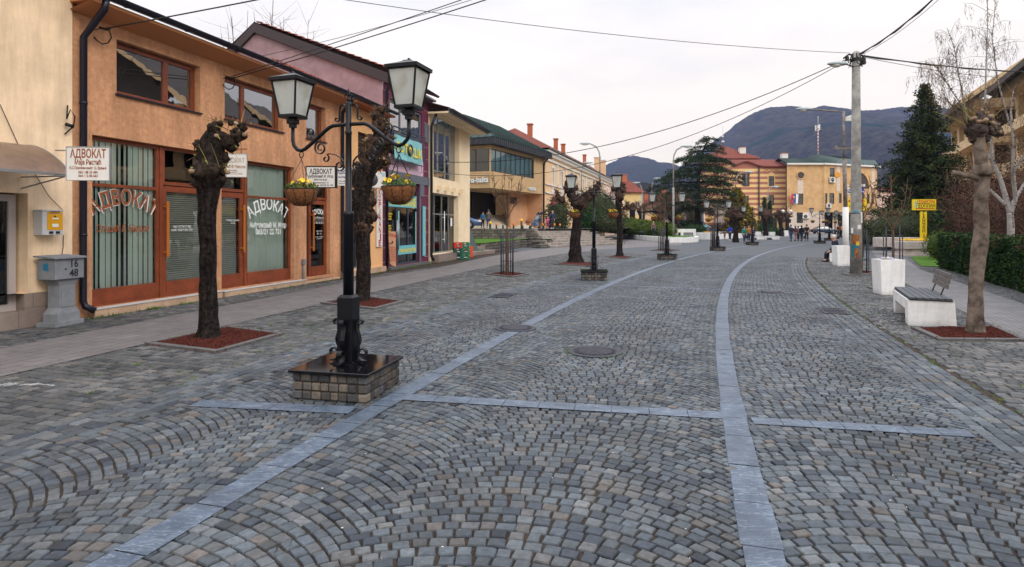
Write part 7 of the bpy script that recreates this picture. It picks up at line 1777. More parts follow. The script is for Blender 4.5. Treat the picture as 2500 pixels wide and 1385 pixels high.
for st in stems[1:]:
    for _ in range(24):
        f = (.35+.65*random.random())*(len(st)-1); i = min(len(st)-2,int(f)); a, b = cv(st[i]), cv(st[i+1]); p = Vector(a[:3]).lerp(Vector(b[:3]), f-i)
        if p.z < 3.0: continue
        d = Vector((random.gauss(0,1),random.gauss(0,.8),random.uniform(.1,.8))).normalized()*random.uniform(.35,1.0); e_ = p+d
        g.tube([p,p+d*.6+Vector((0,0,.08)),e_], [.007,.005,.0035], 3, False)
        for _k in range(7):
            s_ = (p+d*.6).lerp(e_,random.random()) if random.random() < .7 else p+d*random.random()*.6; l = random.uniform(.15,.55); tip = s_+Vector((random.gauss(0,.07),random.gauss(0,.07),-l)); g.tube([s_,s_+Vector((random.gauss(.0,.05),random.gauss(0,.05),-l*.3)),tip], [.003,.0028,.002], 3, False)
            for _c in range(3):
                if random.random() < .6: c = s_.lerp(tip,random.random()); cat_.tube([c,c-Vector((random.gauss(0,.01),0,random.uniform(.03,.06)))], .006, 3, False)
g.build('twigs', m_twig, t); cat_.build('catkins', m_tw2, t)
# ================================================================ poles and wires
m_cpole = Mt("concrete_pole", (.30,.29,.27), .9, var=(3,.4), bump=(25,.4,.02), col2=(.42,.41,.38))
m_rust  = Mt("rusty_steel", (.20,.12,.09), .8, var=(6,.5), col2=(.30,.27,.25)); m_lhead = Mt("lamp_head_grey", (.36,.42,.42), .5); m_lens = Mt("lamp_lens", (.72,.72,.68), .3)
px_, py_ = G(2090, 671); pole_top = 7.42
t = thing('utility_pole', 'big round concrete pole with lamp and cable junction, right of the street', 'utility pole', (px_,py_,0)); PR = lambda z: .185-.075*z/pole_top
g = MB(); g.lathe([(PR(0),0),(PR(2),2),(PR(4),4),(PR(pole_top)+.01,pole_top-.04),(PR(pole_top)*.6,pole_top+.02)], 24); g.build('shaft', m_cpole, t)
g = MB(); g.prism([(-.45,-.28),(.30,-.32),(.42,.1),(.2,.35),(-.35,.3)],-.01,.035); g.build('footing', m_conc, t)
g = MB(); g.tube([(0,0,6.92),(-.16,-.0,6.95),(-.32,0,7.0)], .022, 8); g.build('arm', m_iron, t)
def lamp_head(par, x, z, L_, s_=-1, k=1.0):
    g = MB(); vs = []; n = 10
    for i,(u,w_,h0,h1) in enumerate([(0,.05,.0,.05),(.12,.11,-.03,.09),(.45,.15,-.05,.11),(.8,.12,-.03,.09),(1.0,.03,.02,.05)]):
        for j in range(n): a = 2*math.pi*j/n; vs.append((x+s_*u*L_, w_*k*math.cos(a), z+((h1 if math.sin(a)>0 else -h0)*abs(math.sin(a)))*(1 if math.sin(a)>0 else -1)*k))
    g.add(vs, [(i*n+j,i*n+(j+1)%n,(i+1)*n+(j+1)%n,(i+1)*n+j) for i in range(4) for j in range(n)]+[tuple(range(n)),tuple(range(4*n,5*n))], True)
    o = g.build('lamp_head', m_lhead, par); g = MB(); g.ball((x+s_*L_*.55,0,z-.03*k), .13*k, 10, 0, (L_*2.3/k*.8,1,.55)); g.build('lens', m_lens, o); return o
lamp_head(t, -.30, 7.0, .65)
g = MB(); random.seed(2)
for k in range(26):
    a = random.uniform(0,6.28); r_ = random.uniform(.10,.24); z = pole_top-random.uniform(0,.35); g.tube([(r_*math.cos(a),r_*math.sin(a)*.5,z),(r_*math.cos(a)*1.3,r_*math.sin(a)*.5,z-.12),(r_*math.cos(a+.5),r_*math.sin(a+.5)*.5,z-.2)], random.choice((.006,.01,.022)), 5)
g.tube([(-.42,0,7.2),(-.25,0,7.33),(.2,0,7.3),(.32,0,7.05)], .03, 6); g.box(-.34,-.26,-.05,.05,7.12,7.26); g.box(.22,.30,-.05,.05,7.0,7.22); g.box(-.14,.14,-.13,.13,7.1,7.2); g.build('junction', m_cable, t)
g = MB()
for z in (2.05,6.92): g.tube([(math.cos(a)*(PR(z)+.006),math.sin(a)*(PR(z)+.006),z) for a in np.linspace(0,6.283,20)], .012, 5)
g.build('strap', m_iron, t)
def wrap(par, name, label, cat, z0, z1, a0, a1, m, r_add=.006, n=8):
    """sheet pasted round the pole"""
    g = MB()
    for i in range(n):
        b0, b1 = R(a0+(a1-a0)*i/n), R(a0+(a1-a0)*(i+1)/n)
        f = lambda b,z: ((PR(z)+r_add)*math.cos(b), (PR(z)+r_add)*math.sin(b), z)
        g.k = 0; g.quad(f(b0,z0),f(b1,z0),f(b1,z1),f(b0,z1))
    o = g.build(name, m); o.location = (px_,py_,0); return tag(o, label, cat, 'papers pasted on the concrete pole') if label else o
m_pa = Mt('poster_maroon',(.22,.02,.03),.6,var=(14,.6),col2=(.45,.18,.03)); m_pt = Mt('poster_teal',(.02,.16,.20),.6); m_py = Mt('poster_yellow',(.70,.42,.03),.6)
ps = thing('poster', 'colourful maroon, yellow and teal poster on the concrete pole', 'poster', (px_,py_,0), 0, 'papers pasted on the concrete pole')
for nm, z0, z1, a0, a1, m_ in (('upper_panel',1.02,1.33,-165,-88,m_pa),('yellow_band',.98,1.10,-120,-88,m_py),('teal_band',.88,1.02,-165,-92,m_pt),('lower_panel',.56,.88,-135,-95,m_pa),('teal_corner',.58,.88,-165,-136,m_pt)):
    o = wrap(None, nm, None, None, z0, z1, a0, a1, m_, .006+.001*(nm=='yellow_band')); o.location = (0,0,0); o.parent = ps
o = wrap(None, 'notice_sheet', 'white notice sheet high on the right side of the pole', 'notice', 1.72, 2.08, -75, -35, m_board, .02)
wrap(None, 'notice_sheet', 'small white paper below the notice on the concrete pole', 'notice', 1.52, 1.66, -105, -62, m_board)
wrap(None, 'notice_sheet', 'torn white paper on the left side of the pole above the poster', 'notice', 1.38, 1.56, -170, -145, m_letw, .02)
wrap(None, 'blue_tape', 'strip of blue tape near the top of the papers on the pole', 'tape', 2.08, 2.13, -150, -95, Mt('tape_blue',(.03,.30,.50),.5))

def catenary(name, label, p0, p1, sag, r, n=28, grp='overhead cables', tw=0):
    p0, p1 = Vector(p0), Vector(p1); pts = []
    for i in range(n+1):
        q = i/n; p = p0.lerp(p1,q); p.z -= sag*4*q*(1-q); pts.append(p-p0)
    g = MB(); g.tube(pts, r, 6)
    if tw:
        pt2 = [p+Vector((0,0,-.02-.02*math.sin(i*1.7))) for i,p in enumerate(pts)]; g.tube(pt2, r*.8, 5)
    o = g.build(name, m_cable); o.location = p0; return tag(o, label, 'cable', grp)
PT = Vector((px_,py_,7.3))
P2 = Vector((8.0,7.9,0)); t = thing('utility_pole', 'second concrete pole beyond the right edge where the street cables meet', 'utility pole', P2); g = MB(); g.lathe([(.18,0),(.11,7.9),(.06,7.95)], 20); g.build('shaft', m_cpole, t)
catenary('overhead_cable', 'thin cable crossing the whole sky from the top left to the concrete pole', P(300,-88,12.6), PT+Vector((-.2,0,.08)), .30, .008)
bA = P(1053,394.6,27.5); bB = P(1056,419,27.6)
catenary('overhead_cable', 'upper of two cables sloping from the concrete pole down to the cream shop', PT+Vector((-.3,0,-.12)), bA, 1.05, .014)
catenary('overhead_cable', 'lower of two cables sloping from the concrete pole down to the cream shop', PT+Vector((-.3,0,-.16)), bB, 1.45, .011)
catenary('overhead_cable', 'upper black cable rising from the second wall hook to the top edge', anc2+Vector((0,0,.03)), P2+Vector((0,0,7.72)), .10, .009)
catenary('overhead_cable', 'lower doubled black cable rising from the second wall hook to the top edge', anc2+Vector((0,0,-.02)), P2+Vector((0,0,7.55)), .16, .011)
catenary('overhead_cable', 'thin cable rising from behind the dark gutter to the top edge', P(610,143,15.5), P2+Vector((0,0,7.85)), .42, .006)
catenary('overhead_cable', 'black cable rising from the first wall hook out of the frame', anc1, P2+Vector((0,0,7.06)), .10, .012)
catenary('overhead_cable', 'thick twisted cable rising steeply right of the concrete pole', PT+Vector((.1,0,.05)), P2+Vector((0,0,7.3)), .42, .020, tw=1)
catenary('overhead_cable', 'thin cable beside the thick twisted one, rising right of the pole', PT+Vector((.12,0,0)), P2+Vector((0,0,7.2)), .46, .007)
catenary('overhead_cable', 'thick cable running from the concrete pole to the right edge', PT+Vector((.2,0,0)), P(2700,168,37), .35, .022, tw=1)
catenary('overhead_cable', 'thin lower cable running from the concrete pole to the right edge', PT+Vector((.2,0,-.05)), P(2700,182,37), .5, .009)
# thin pole with a rusty arm
x, y = at_(2059.5, 27); t = thing('street_light', 'thin patched steel pole with a rusty lamp arm, left of the big pole', 'street light', (x,y,0))
g = MB(); g.tube([(.10,0,0),(.09,0,2.45)], .13, 12); g.build('sleeve', m_board, t); g = MB(); g.tube([(.09,0,2.4),(.03,0,4.6)], .085, 10); g.tube([(.03,0,4.55),(0,0,6.72)], .05, 8); g.tube([(0,0,6.70),(-1.42,0,6.80)], .03, 6); g.build('mast', m_rust, t)
lamp_head(t, -1.4, 6.8, .72, -1, 1.0)
g = MB(); g.box(-.35,.45,-.05,.05,5.02,5.10); g.box(-.37,-.31,-.06,.06,5.0,5.2); g.box(.40,.46,-.06,.06,5.02,5.22); g.build('crossarm', m_rust, t); g = MB(); g.box(.05,.5,-.1,.1,6.28,6.46); g.m = Matrix.Translation((.2,0,6.4)) @ Matrix.Rotation(R(-20),4,'Y'); g.box(-.1,.35,-.12,.12,0,.1); g.build('floodlight', m_lens, t)
def curved_light(label, px, d, hgt, z0, reach, s_, grp='tall curved street lights', r_=.07):
    x, y = at_(px, d); t = thing('tall_street_light', label, 'street light', (x,y,z0), 0, grp); H = hgt-z0
    g = MB(); g.tube([(0,0,0),(0,0,H*.55)], r_*1.5, 8); g.tube([(0,0,H*.55),(0,0,H-1.3),(s_*.08,0,H-.75),(s_*.35,0,H-.25),(s_*.8,0,H-.02),(s_*reach,0,H+.05)], r_, 7); g.build('mast', m_cpole, t); lamp_head(t, s_*reach, H+.05, 1.2, s_, 1.5); return t
curved_light('tall curved light bending left above the classical building', 1464.5, 62, 9.9, 1.36, .9, -1)
curved_light('tall curved light with its pole on the park lawn, bending right', 1644, 61, 9.5, .45, .75, 1)
curved_light('tall curved light before the striped building, bending right', 1796, 80, 8.6, 0, 1.2, 1)
curved_light('small curved light right of the cypresses, bending right', 1873, 100, 7.9, 0, .8, 1)
curved_light('thin light pole in front of the classical facade, bending right', 1419, 75, 9.3, 1.36, .3, 1)
for px2_, d2, h2, l in ((1568,92,8.0,'thin pole with white lamp head left of the olive trees'),(1591,90,8.5,'thin pole with white lamp head amid the olive trees')): curved_light(l, px2_, d2, h2, 0, .3, -1 if px2_ < 1580 else 1, r_=.06)
x, y = at_(1921, 96); t = thing('globe_lamp', 'two-globe lamp post behind the slim pollard', 'street lamp', (x,y,0)); g = MB(); g.tube([(0,0,0),(0,0,4.4)], .06, 6)
for s_ in (-1,1): g.tube([(0,0,4.3),(s_*.3,0,4.7),(s_*.62,0,4.6),(s_*.62,0,4.1)], .04, 5)
g.build('post', m_black, t); g = MB()
for s_ in (-1,1): g.ball((s_*.62,0,3.85), .26, 12)
g.build('globes', m_lens, t)

# ================================================================ bench and bins
A = Vector((*G(2219,795),0)); ru = math.atan2(.41,.91)   # long side direction measured from +Y
brz = -math.atan2(.435,.90)
t = thing('concrete_bench', 'white concrete bench with dark slatted seat and a short backrest, near the plane tree', 'bench', A, brz)
# local: x across (to the right), y along the bench (away)
g = MB(); Wb, Lb_, Hb = .62, 1.85, .42
g.add([(-.005,0,0),(Wb+.03,0,0),(Wb+.03,.34,0),(-.005,.34,0),(-.02,0,Hb),(Wb,0,Hb),(Wb,.34,Hb),(-.02,.34,Hb)],[(3,2,1,0),(4,5,6,7),(0,1,5,4),(1,2,6,5),(2,3,7,6),(3,0,4,7)])
g.box(-.02,Wb-.004,.34,Lb_-.26,.25,Hb); g.add([(-.005,Lb_-.26,0),(Wb+.02,Lb_-.26,0),(Wb+.02,Lb_,0),(-.005,Lb_,0),(-.02,Lb_-.26,Hb),(Wb,Lb_-.26,Hb),(Wb,Lb_,Hb),(-.02,Lb_,Hb)],[(3,2,1,0),(4,5,6,7),(0,1,5,4),(1,2,6,5),(2,3,7,6),(3,0,4,7)])
g.build('concrete_body', m_white, t)
m_slat = Mt("grey_slats", (.075,.08,.09), .55, var=(9,.2)); m_slb = Mt("brown_grey_slats", (.13,.11,.10), .6, var=(9,.2))
g = MB()
for k in range(6): a = .01+k*.098; g.box(a,a+.088,-.02,Lb_+.02,Hb+.012,Hb+.05,.004)
g.build('seat', m_slat, t); g = MB(); g.box(.0,Wb-.02,-.015,Lb_+.01,Hb+.001,Hb+.013); g.build('seat_frame', m_black, t)
g = MB()
for k in range(3): z = .60+k*.085; g.m = Matrix.Translation((Wb-.06+.02*k,0,z)) @ Matrix.Rotation(R(8),4,'Y'); g.box(0,.03,.30,1.55,0,.078,.004)
g.build('backrest', m_slb, t); g = MB()
for y_ in (.55,1.3): g.strap([(Wb-.10,y_,Hb+.04),(Wb-.05,y_,.6),(Wb-.0,y_,.84)], (0,1,0), .06, .012)
g.build('backrest_support', m_black, t)
def bin_block(label, px, py, rz, w_=.58, d_=.5, h=.83, trash=False, name='concrete_bin'):
    x, y = G(px,py); t = thing(name, label, 'bin', (x,y,0), rz, 'white concrete bins'); g = MB(); k = .03
    g.add([(k,0,0),(w_-k*.3,0,0),(w_-k*.3,d_,0),(k,d_,0),(-.01,-.01,h),(w_,-.01,h),(w_,d_,h),(-.01,d_,h)],[(3,2,1,0),(0,1,5,4),(1,2,6,5),(2,3,7,6),(3,0,4,7)])
    g.add([(-.01,-.01,h),(w_,-.01,h),(w_,d_,h),(-.01,d_,h),(.05,.05,h),(w_-.06,.05,h),(w_-.06,d_-.06,h),(.05,d_-.06,h),(.05,.05,h-.2),(w_-.06,.05,h-.2),(w_-.06,d_-.06,h-.2),(.05,d_-.06,h-.2)],[(0,1,5,4),(1,2,6,5),(2,3,7,6),(3,0,4,7),(4,5,9,8),(5,6,10,9),(6,7,11,10),(7,4,8,11),(8,9,10,11)])
    g.build('concrete_body', m_white, t)
    if trash:
        random.seed(3); g = MB(); g.k = 0
        for k_ in range(9): g.k = k_%3; g.ball((random.uniform(.15,w_-.15),random.uniform(.15,d_-.15),h-.0), random.uniform(.03,.06), 6, .5)
        g.build('rubbish', [m_letw,Mt('trash_violet',(.45,.42,.6),.5),Mt('trash_brown',(.30,.25,.22),.6)], t)
bin_block('large white concrete bin full of rubbish, behind the bench', 2150, 720, R(-7), .54, .45, .83, True)
bin_block('white concrete bin beside the three seated old people', 2044, 650, R(-5), .52, .5, .82)
for px2_, py2_, l in ((1880,584,'small white concrete bin right of the cypress pollard'),(1915,577,'small white concrete bin left of the walking group'),(1846,583,'small white concrete bin behind the fifth lamp')): bin_block(l, px2_, py2_, R(-5), .6, .5, .85)
for px2_, py2_, l in ((1891,586,'low white bench end right of the small bin'),(1853,586,'low white bench beside the fifth lamp')):
    x, y = G(px2_,py2_); t = thing('concrete_bench', l, 'bench', (x,y,0), R(20), 'small white benches far down the street'); g = MB(); g.box(-.3,.5,-.3,0,0,.42,.02); g.box(-.3,.5,.9,1.2,0,.42,.02); g.box(-.3,.5,0,.9,.25,.42); g.build('concrete_body', m_white, t); g = MB(); g.box(-.28,.48,-.3,1.2,.423,.46); g.build('seat', m_slat, t)
# bench of the seated people
x, y = at_(2041, 27.6); BX = Vector((x,y,0)); t = thing('concrete_bench', 'bench with three old people seated on it, behind the second white bin', 'bench', BX, R(-28)); g = MB(); g.box(-.25,.35,-.9,-.6,0,.42,.01); g.box(-.25,.35,1.0,1.3,0,.42,.01); g.box(-.25,.35,-.6,1.0,.28,.42); g.build('concrete_body', m_white, t); g = MB(); g.box(-.24,.34,-.9,1.3,.423,.47); g.build('seat', m_slat, t)
# flower troughs at the right
x, y = G(2205, 626); t = thing('flower_trough', 'long pale stone trough with yellow flowers beyond the hedge end', 'planter', (x,y,0), R(-3)); g = MB(); g.box(0,2.9,0,1.1,.38,.78,.02); g.box(.15,2.7,.12,.98,0,.38); g.box(-.2,3.1,-.1,1.2,0,.10); g.box(.0,2.2,2.2,3.0,.4,.95,.02); g.build('trough', Mt('pale_stone',(.48,.42,.38),.8,var=(3,.2)), t)
def flowerbed(par, x0, x1, y0, y1, z, n=260, s_=.045, m=None):
    g = MB()
    for _ in range(n):
        c = Vector((random.uniform(x0,x1),random.uniform(y0,y1),z+random.uniform(0,.06)))
        for k in range(2): d = Vector((random.gauss(0,1),random.gauss(0,1),random.gauss(0,.5))).normalized()*s_; e_ = d.orthogonal().normalized()*s_; g.add([c-d,c+e_,c+d,c-e_],[(0,1,2,3)])
    return g.build('flowers', m or m_yel, par)
flowerbed(t, .3, 2.7, .1, 1.0, .84, 420, .05)
sheet('verge_lawn', m_lawn, [G(2222,627),G(2290,626),G(2300,652),G(2248,651)], .02, 'small green lawn at the end of the clipped hedge')
# ================================================================ signs at the right
x, y = at_(2254, 33.5); t = thing('advertising_sign', 'yellow post sign of a surveyor with a horizontal board over a tall vertical board', 'sign', (x,y,0)); m_sy = Mt('sign_yellow',(.80,.58,.01),.45)
sz = lambda py: CAM_H+(HY-py)/FPX*33.5; sw = 33.5/FPX
g = MB(); g.tube([(0,.05,0),(0,.05,sz(487))], .045, 8); g.build('post', m_iron, t)
g = MB(); g.box(-27*sw,30*sw,-.05,.03,sz(513.5),sz(487)); o = g.build('horizontal_board', m_sy, t); g = MB(); put_text(g, 'ГЕОМЕТРИ', .12, -.055, sz(496.5), .23, width=.95, bold=.012); g.box(-.45,.6,-.056,-.051,sz(511),sz(509)); g.build('red_lettering', m_letr, o); g = MB(); put_text(g, 'ГЕОПЛАН', .1, -.055, sz(507), .30, width=1.05, bold=.012); g.build('black_lettering', m_letk, o)
g = MB(); g.slab([(-.55,sz(508)),(-.5,sz(508)),(-.42,sz(491)),(-.46,sz(491))],(-.056,-.051)); g.slab([(-.44,sz(491)),(-.40,sz(491)),(-.36,sz(508)),(-.40,sz(508))],(-.056,-.051)); g.build('emblem', m_cyan, o)
g = MB(); g.box(-7.5*sw,7.5*sw,-.05,.03,sz(610),sz(517)); o = g.build('vertical_board', m_sy, t)
for txt, m_, y0_, y1_ in (('ГЕОПЛАН',m_letk,519,569),('ГЕОМЕТРИ',m_letr,573,606)):
    g = MB()
    for i, ch in enumerate(txt): put_text(g, ch, 0, -.055, sz(y0_+(y1_-y0_)*(i+.85)/len(txt)), (y1_-y0_)/len(txt)*sw*1.5, bold=.012)
    g.build('vertical_lettering', m_, o)
x, y = at_(2108, 31); t = thing('direction_signs', 'yellow and blue-white direction boards on a thin post behind the big concrete pole', 'sign', (x,y,0)); q_ = 31/FPX; sz = lambda py: CAM_H+(HY-py)/FPX*31
g = MB(); g.tube([(0,.05,0),(0,.05,sz(448))], .04, 6); g.build('post', m_iron, t)
g = MB(); g.box(-40*q_,7*q_,-.04,.02,sz(514),sz(486)); o = g.build('yellow_board', m_sy, t); g = MB(); put_text(g, 'agencija', -.38, -.045, sz(493), .20, width=.85, bold=.012); g.build('red_lettering', m_letr, o); g = MB(); put_text(g, 'PREVODILAC\nSTRANIH JEZIKA\nKOPIRNICA', -.32, -.045, sz(500), .12, bold=.006); g.build('black_lettering', m_letk, o)
g = MB(); g.slab([(-9*q_,sz(474)),(-2*q_,sz(474)),(3*q_,sz(467)),(-2*q_,sz(459)),(-9*q_,sz(459))],(-.04,.02)); o = g.build('blue_arrow', Mt('sign_blue',(.01,.04,.35),.4), t); g = MB(); put_text(g, '30m', -.1, -.045, sz(470), .13, bold=.004); g.build('lettering', m_letw, o)
g = MB(); g.box(-43*q_,-9*q_,-.04,.02,sz(474),sz(459)); o = g.build('white_board', m_board, t); g = MB(); put_text(g, 'IZLOG', -.56, -.045, sz(471), .24, width=.62, bold=.01); g.build('lettering', Mt('blue_letter',(.01,.03,.3),.5), o)
g = MB(); g.box(-43*q_,-36*q_,-.05,.06,sz(455),sz(451)); g.box(-14*q_,-8*q_,-.05,.06,sz(455),sz(451)); g.box(-2*q_,3*q_,-.05,.1,sz(456),sz(450)); g.build('sign_light', m_lens, t)

# ================================================================ park : white walls, lawn, monument
ZL = .47
pw = [(13.9,76),(13.95,70),(14.1,63),(14.7,56.4),(16.2,56.0),(18.0,58.5),(19.5,63.6)]
poly_wall('park_wall', pw, 0, .52, .35, m_white, 'long low white wall curving round the park lawn')
sheet('lawn', m_lawn, [(13.9,76),(13.95,70),(14.1,63),(14.8,56.6),(16.2,56.3),(17.9,58.8),(19.3,63.8),(18.5,80),(14,82)], ZL, 'green park lawn inside the white wall')
poly_wall('park_wall', [(19.6,70.5),(22.6,67.8)], 0, .83, .4, m_white, 'taller plain white wall right of the curved lawn wall')
poly_wall('park_wall', [(22.6,67.9),(24.6,71.0),(29.5,76.5)], 0, .62, .4, m_white, 'low white wall behind the woman in blue')
poly_wall('park_wall', [(27.0,84),(38.5,92)], 0, .75, .4, m_white, 'far white wall before the round bush')
g_ = thing('flower_bed', 'strip of yellow flowers on top of the white park wall', 'flower bed', (19.4,71.5,.83), R(-35)); flowerbed(g_, 0, 4.6, 0, .7, .0, 500, .06)
x, y = at_(1643, 68); t = thing('park_seat', 'white concrete seat blocks under the leaning tree', 'bench', (x,y,ZL)); g = MB(); g.box(-1.6,-.2,0,.5,0,.55); g.box(-.1,.2,-.1,.7,0,.75); g.box(.3,2.6,.1,.6,.35,.75); g.box(.9,1.2,.1,.5,0,.35); g.box(2.3,2.6,.1,.5,0,.35); g.build('blocks', m_white, t)
x, y = at_(1699, 92); t = thing('monument', 'grey stone monument pedestal below the cedar', 'monument', (x,y,.3)); m_mon = Mt('monument_stone',(.16,.19,.21),.7,var=(2,.15))
g = MB(); fr(g,0,.3,2.0,1.9,1.6,1.6); fr(g,.3,1.1,1.7,1.1,1.4,1.0); fr(g,1.1,3.6,.95,.88,.9,.85); fr(g,3.6,3.75,.9,1.15,.9,1.1); fr(g,3.75,3.95,1.15,1.1,1.1,1.05); g.build('pedestal', m_mon, t); g = MB(); g.box(-.62,.62,-.93,-.88,1.5,3.2); g.build('plaque', Mt('plaque_dark',(.05,.05,.055),.5), t)
x, y = at_(1717, 84); t = thing('sun_umbrella', 'pale blue market umbrella right of the monument', 'umbrella', (x,y,0)); g = MB(); g.tube([(0,0,0),(0,0,1.9)], .03, 6); g.build('pole', m_board, t); g = MB(); g.lathe([(1.15,1.35),(.6,1.68),(.05,1.95)], 8, smooth=False); g.build('canopy', Mt('pale_blue_canvas',(.35,.60,.70),.7), t)

# ================================================================ people
def skin_mesh(name, V, E, Rr, mat, parent, sub=1, root=0):
    me = bpy.data.meshes.new(name); me.from_pydata(V, E, []); o = bpy.data.objects.new(name, me); COL.objects.link(o)
    md = o.modifiers.new('s','SKIN'); sv = me.skin_vertices[0].data
    for i, r_ in enumerate(Rr): sv[i].radius = (r_, r_) if not hasattr(r_,'__len__') else r_
    sv[root].use_root = True; md.use_smooth_shade = True
    if sub: o.modifiers.new('u','SUBSURF').levels = sub
    dg = bpy.context.evaluated_depsgraph_get(); nm = bpy.data.meshes.new_from_object(o.evaluated_get(dg)); bpy.data.objects.remove(o); bpy.data.meshes.remove(me)
    nm.name = name; nm.materials.clear(); nm.materials.append(mat)
    for p in nm.polygons: p.use_smooth = True
    o = bpy.data.objects.new(name, nm); COL.objects.link(o); o.parent = parent; return o
m_skin = Mt('skin',(.52,.30,.21),.55); _pm = {}
def cm(c):
    c = tuple(c)
    if c not in _pm: _pm[c] = Mt('cloth_%d' % len(_pm), c, .85, var=(9,.12))
    return _pm[c]
def person(label, loc, yaw, H=1.7, top=(.05,.06,.1), legs=(.03,.04,.08), hair=(.03,.02,.015), long=False, pose='stand', arms=(0,0), step=.0, coat=0.0, hat=None, stripe=None, bag=None, grp=None, shoe=(.03,.03,.03), bulk=1.0, lean=0.0):
    """faces -y locally; arms = forward swing of each arm in degrees; step = half stride"""
    t = thing('person', label, 'person', loc, yaw, grp); s_ = H
    sit = pose == 'sit'; hz = .28 if sit else .52
    y0 = 0.0
    def pt(x,y,z): return Vector((x*s_, y*s_, z*s_))
    ln = lean
    pel = pt(0,0,hz); sp1 = pt(0,-ln*.3,hz+.11); ch = pt(0,-ln*.7,hz+.22); nk = pt(0,-ln,hz+.305); h0 = pt(0,-ln-.012,hz+.345); h1 = pt(0,-ln-.018,hz+.40); h2 = pt(0,-ln-.008,hz+.455)
    V = [pel,sp1,ch,nk,h0,h1,h2]; E = [(0,1),(1,2),(2,3),(3,4),(4,5),(5,6)]; Rr = [(.075,.055),(.068,.05),(.082,.055),(.030,.032),(.036,.044),(.046,.056),(.038,.046)]
    nose = len(V); V.append(h1+pt(0,-.064,-.010)); E.append((5,nose)); Rr.append(.008)
    for s2 in (-1,1): V.append(h1+pt(s2*.052,.004,-.004)); E.append((5,len(V)-1)); Rr.append(.009)
    AR = []
    for s2, sw in zip((-1,1), arms):
        sh = ch+pt(s2*.105,0,.055); a = R(sw); el = sh+Vector((s2*.028*s_, -math.sin(a)*.165*s_, -math.cos(a)*.165*s_)); b = a+R(18 if not sit else 40)+R(abs(sw)*.4); wr = el+Vector((-s2*.006*s_, -math.sin(b)*.14*s_, -math.cos(b)*.14*s_)); hd = wr+Vector((0,-math.sin(b)*.045*s_,-math.cos(b)*.045*s_))
        i = len(V); V += [sh,el,wr,hd]; E += [(2,i),(i,i+1),(i+1,i+2),(i+2,i+3)]; Rr += [.034,.026,.017,.019]; AR.append((sh,el,wr,hd))
        d_ = (hd-wr).normalized()
        for k in range(4): j = len(V); off = Vector(((k-1.5)*.010*s_*.3, (k-1.5)*.010*s_, 0)); V += [hd+off+d_*.025*s_*(1 if k in (1,2) else .85), hd+off+d_*.045*s_*(1.05 if k in (1,2) else .85)+Vector((-s2*.006*s_,0,0))]; E += [(i+3,j),(j,j+1)]; Rr += [.0055,.0048]
        j = len(V); V.append(hd+Vector((-s2*.02*s_,-.02*s_,.005*s_))+d_*.012*s_); E.append((i+3,j)); Rr.append(.006)
    LG = []
    for s2, st in zip((-1,1), (step,-step)):
        hp = pel+pt(s2*.048,0,-.02)
        if sit: kn = pt(s2*.06,-.235,hz-.015); an = pt(s2*.062,-.25-st*.5,.045)
        else: kn = pt(s2*.052,-st*.55-.012,.275+abs(st)*.02); an = pt(s2*.052,-st*1.0+(.02 if st < 0 else 0),.045+(.03 if st < 0 else 0))
        toe = an+pt(s2*.012,-.085,-.028); i = len(V); V += [hp,kn,an,toe]; E += [(0,i),(i,i+1),(i+1,i+2),(i+2,i+3)]; Rr += [.050,.034,.021,.016]; LG.append((hp,kn,an,toe))
    skin_mesh('body', V, E, [tuple(q*s_ for q in r_) if hasattr(r_,'__len__') else r_*s_ for r_ in Rr], m_skin, t)
    # jacket
    lo = pel+pt(0,0,-.01-coat); V2 = [pel,sp1,ch,nk+pt(0,.004,-.018)]; E2 = [(0,1),(1,2),(2,3)]; R2 = [(.088,.068),(.082,.064),(.094,.068),(.045,.045)]
    if coat: V2.append(lo); E2.append((0,4)); R2.append((.088,.068))
    for sh,el,wr,hd in AR: i = len(V2); V2 += [sh,el,wr.lerp(el,.1)]; E2 += [(2,i),(i,i+1),(i+1,i+2)]; R2 += [.043,.035,.026]
    jk = skin_mesh('jacket', V2, E2, [tuple(q*s_*bulk for q in r_) if hasattr(r_,'__len__') else r_*s_*bulk for r_ in R2], cm(top), t)
    if stripe:
        g = MB(); zc_ = (hz+.17)*s_; g.lathe([(.088*s_,zc_),(.096*s_,zc_+.01*s_),(.096*s_,zc_+.04*s_),(.088*s_,zc_+.05*s_)], 14); g.v = [(a,b*.78,c) for a,b,c in g.v]; g.build('stripe', cm(stripe), jk)
    V3 = [pel]; E3 = []; R3 = [(.078,.060)]
    for hp,kn,an,toe in LG: i = len(V3); V3 += [hp,kn,an+(kn-an)*.12]; E3 += [(0,i),(i,i+1),(i+1,i+2)]; R3 += [.058,.042,.033]
    skin_mesh('trousers', V3, E3, [tuple(q*s_ for q in r_) if hasattr(r_,'__len__') else r_*s_ for r_ in R3], cm(legs), t)
    for hp,kn,an,toe in LG:
        g = MB(); g.tube([an+pt(0,.025,-.015), an+pt(0,-.02,-.022), toe+pt(0,.02,-.0), toe+pt(0,-.012,-.004)], [.022*s_,.028*s_,.024*s_,.014*s_], 8); g.v = [(a,b,max(c,.0)) for a,b,c in g.v]; g.build('shoe', cm(shoe), t)
    g = MB(); n = 12
    g.ball(h1+pt(0,.012,.012), .056*s_, 12, .12, (.92,1.04,1.12)); g.v = [(a,(b if b > (h1.y-.030*s_) or c > h1.z+.028*s_ else h1.y-.030*s_),c) for a,b,c in g.v]
    if long: g.tube([h1+pt(0,.030,.02),h1+pt(0,.048,-.06),h1+pt(0,.055,-.15)], [.045*s_,.042*s_,.022*s_], 8)
    g.build('hair', cm(hair), t)
    g = MB()
    for s2 in (-1,1): g.ball(h1+pt(s2*.018,-.052,.003), .0055*s_, 6)
    g.build('eyes', m_letk, t)
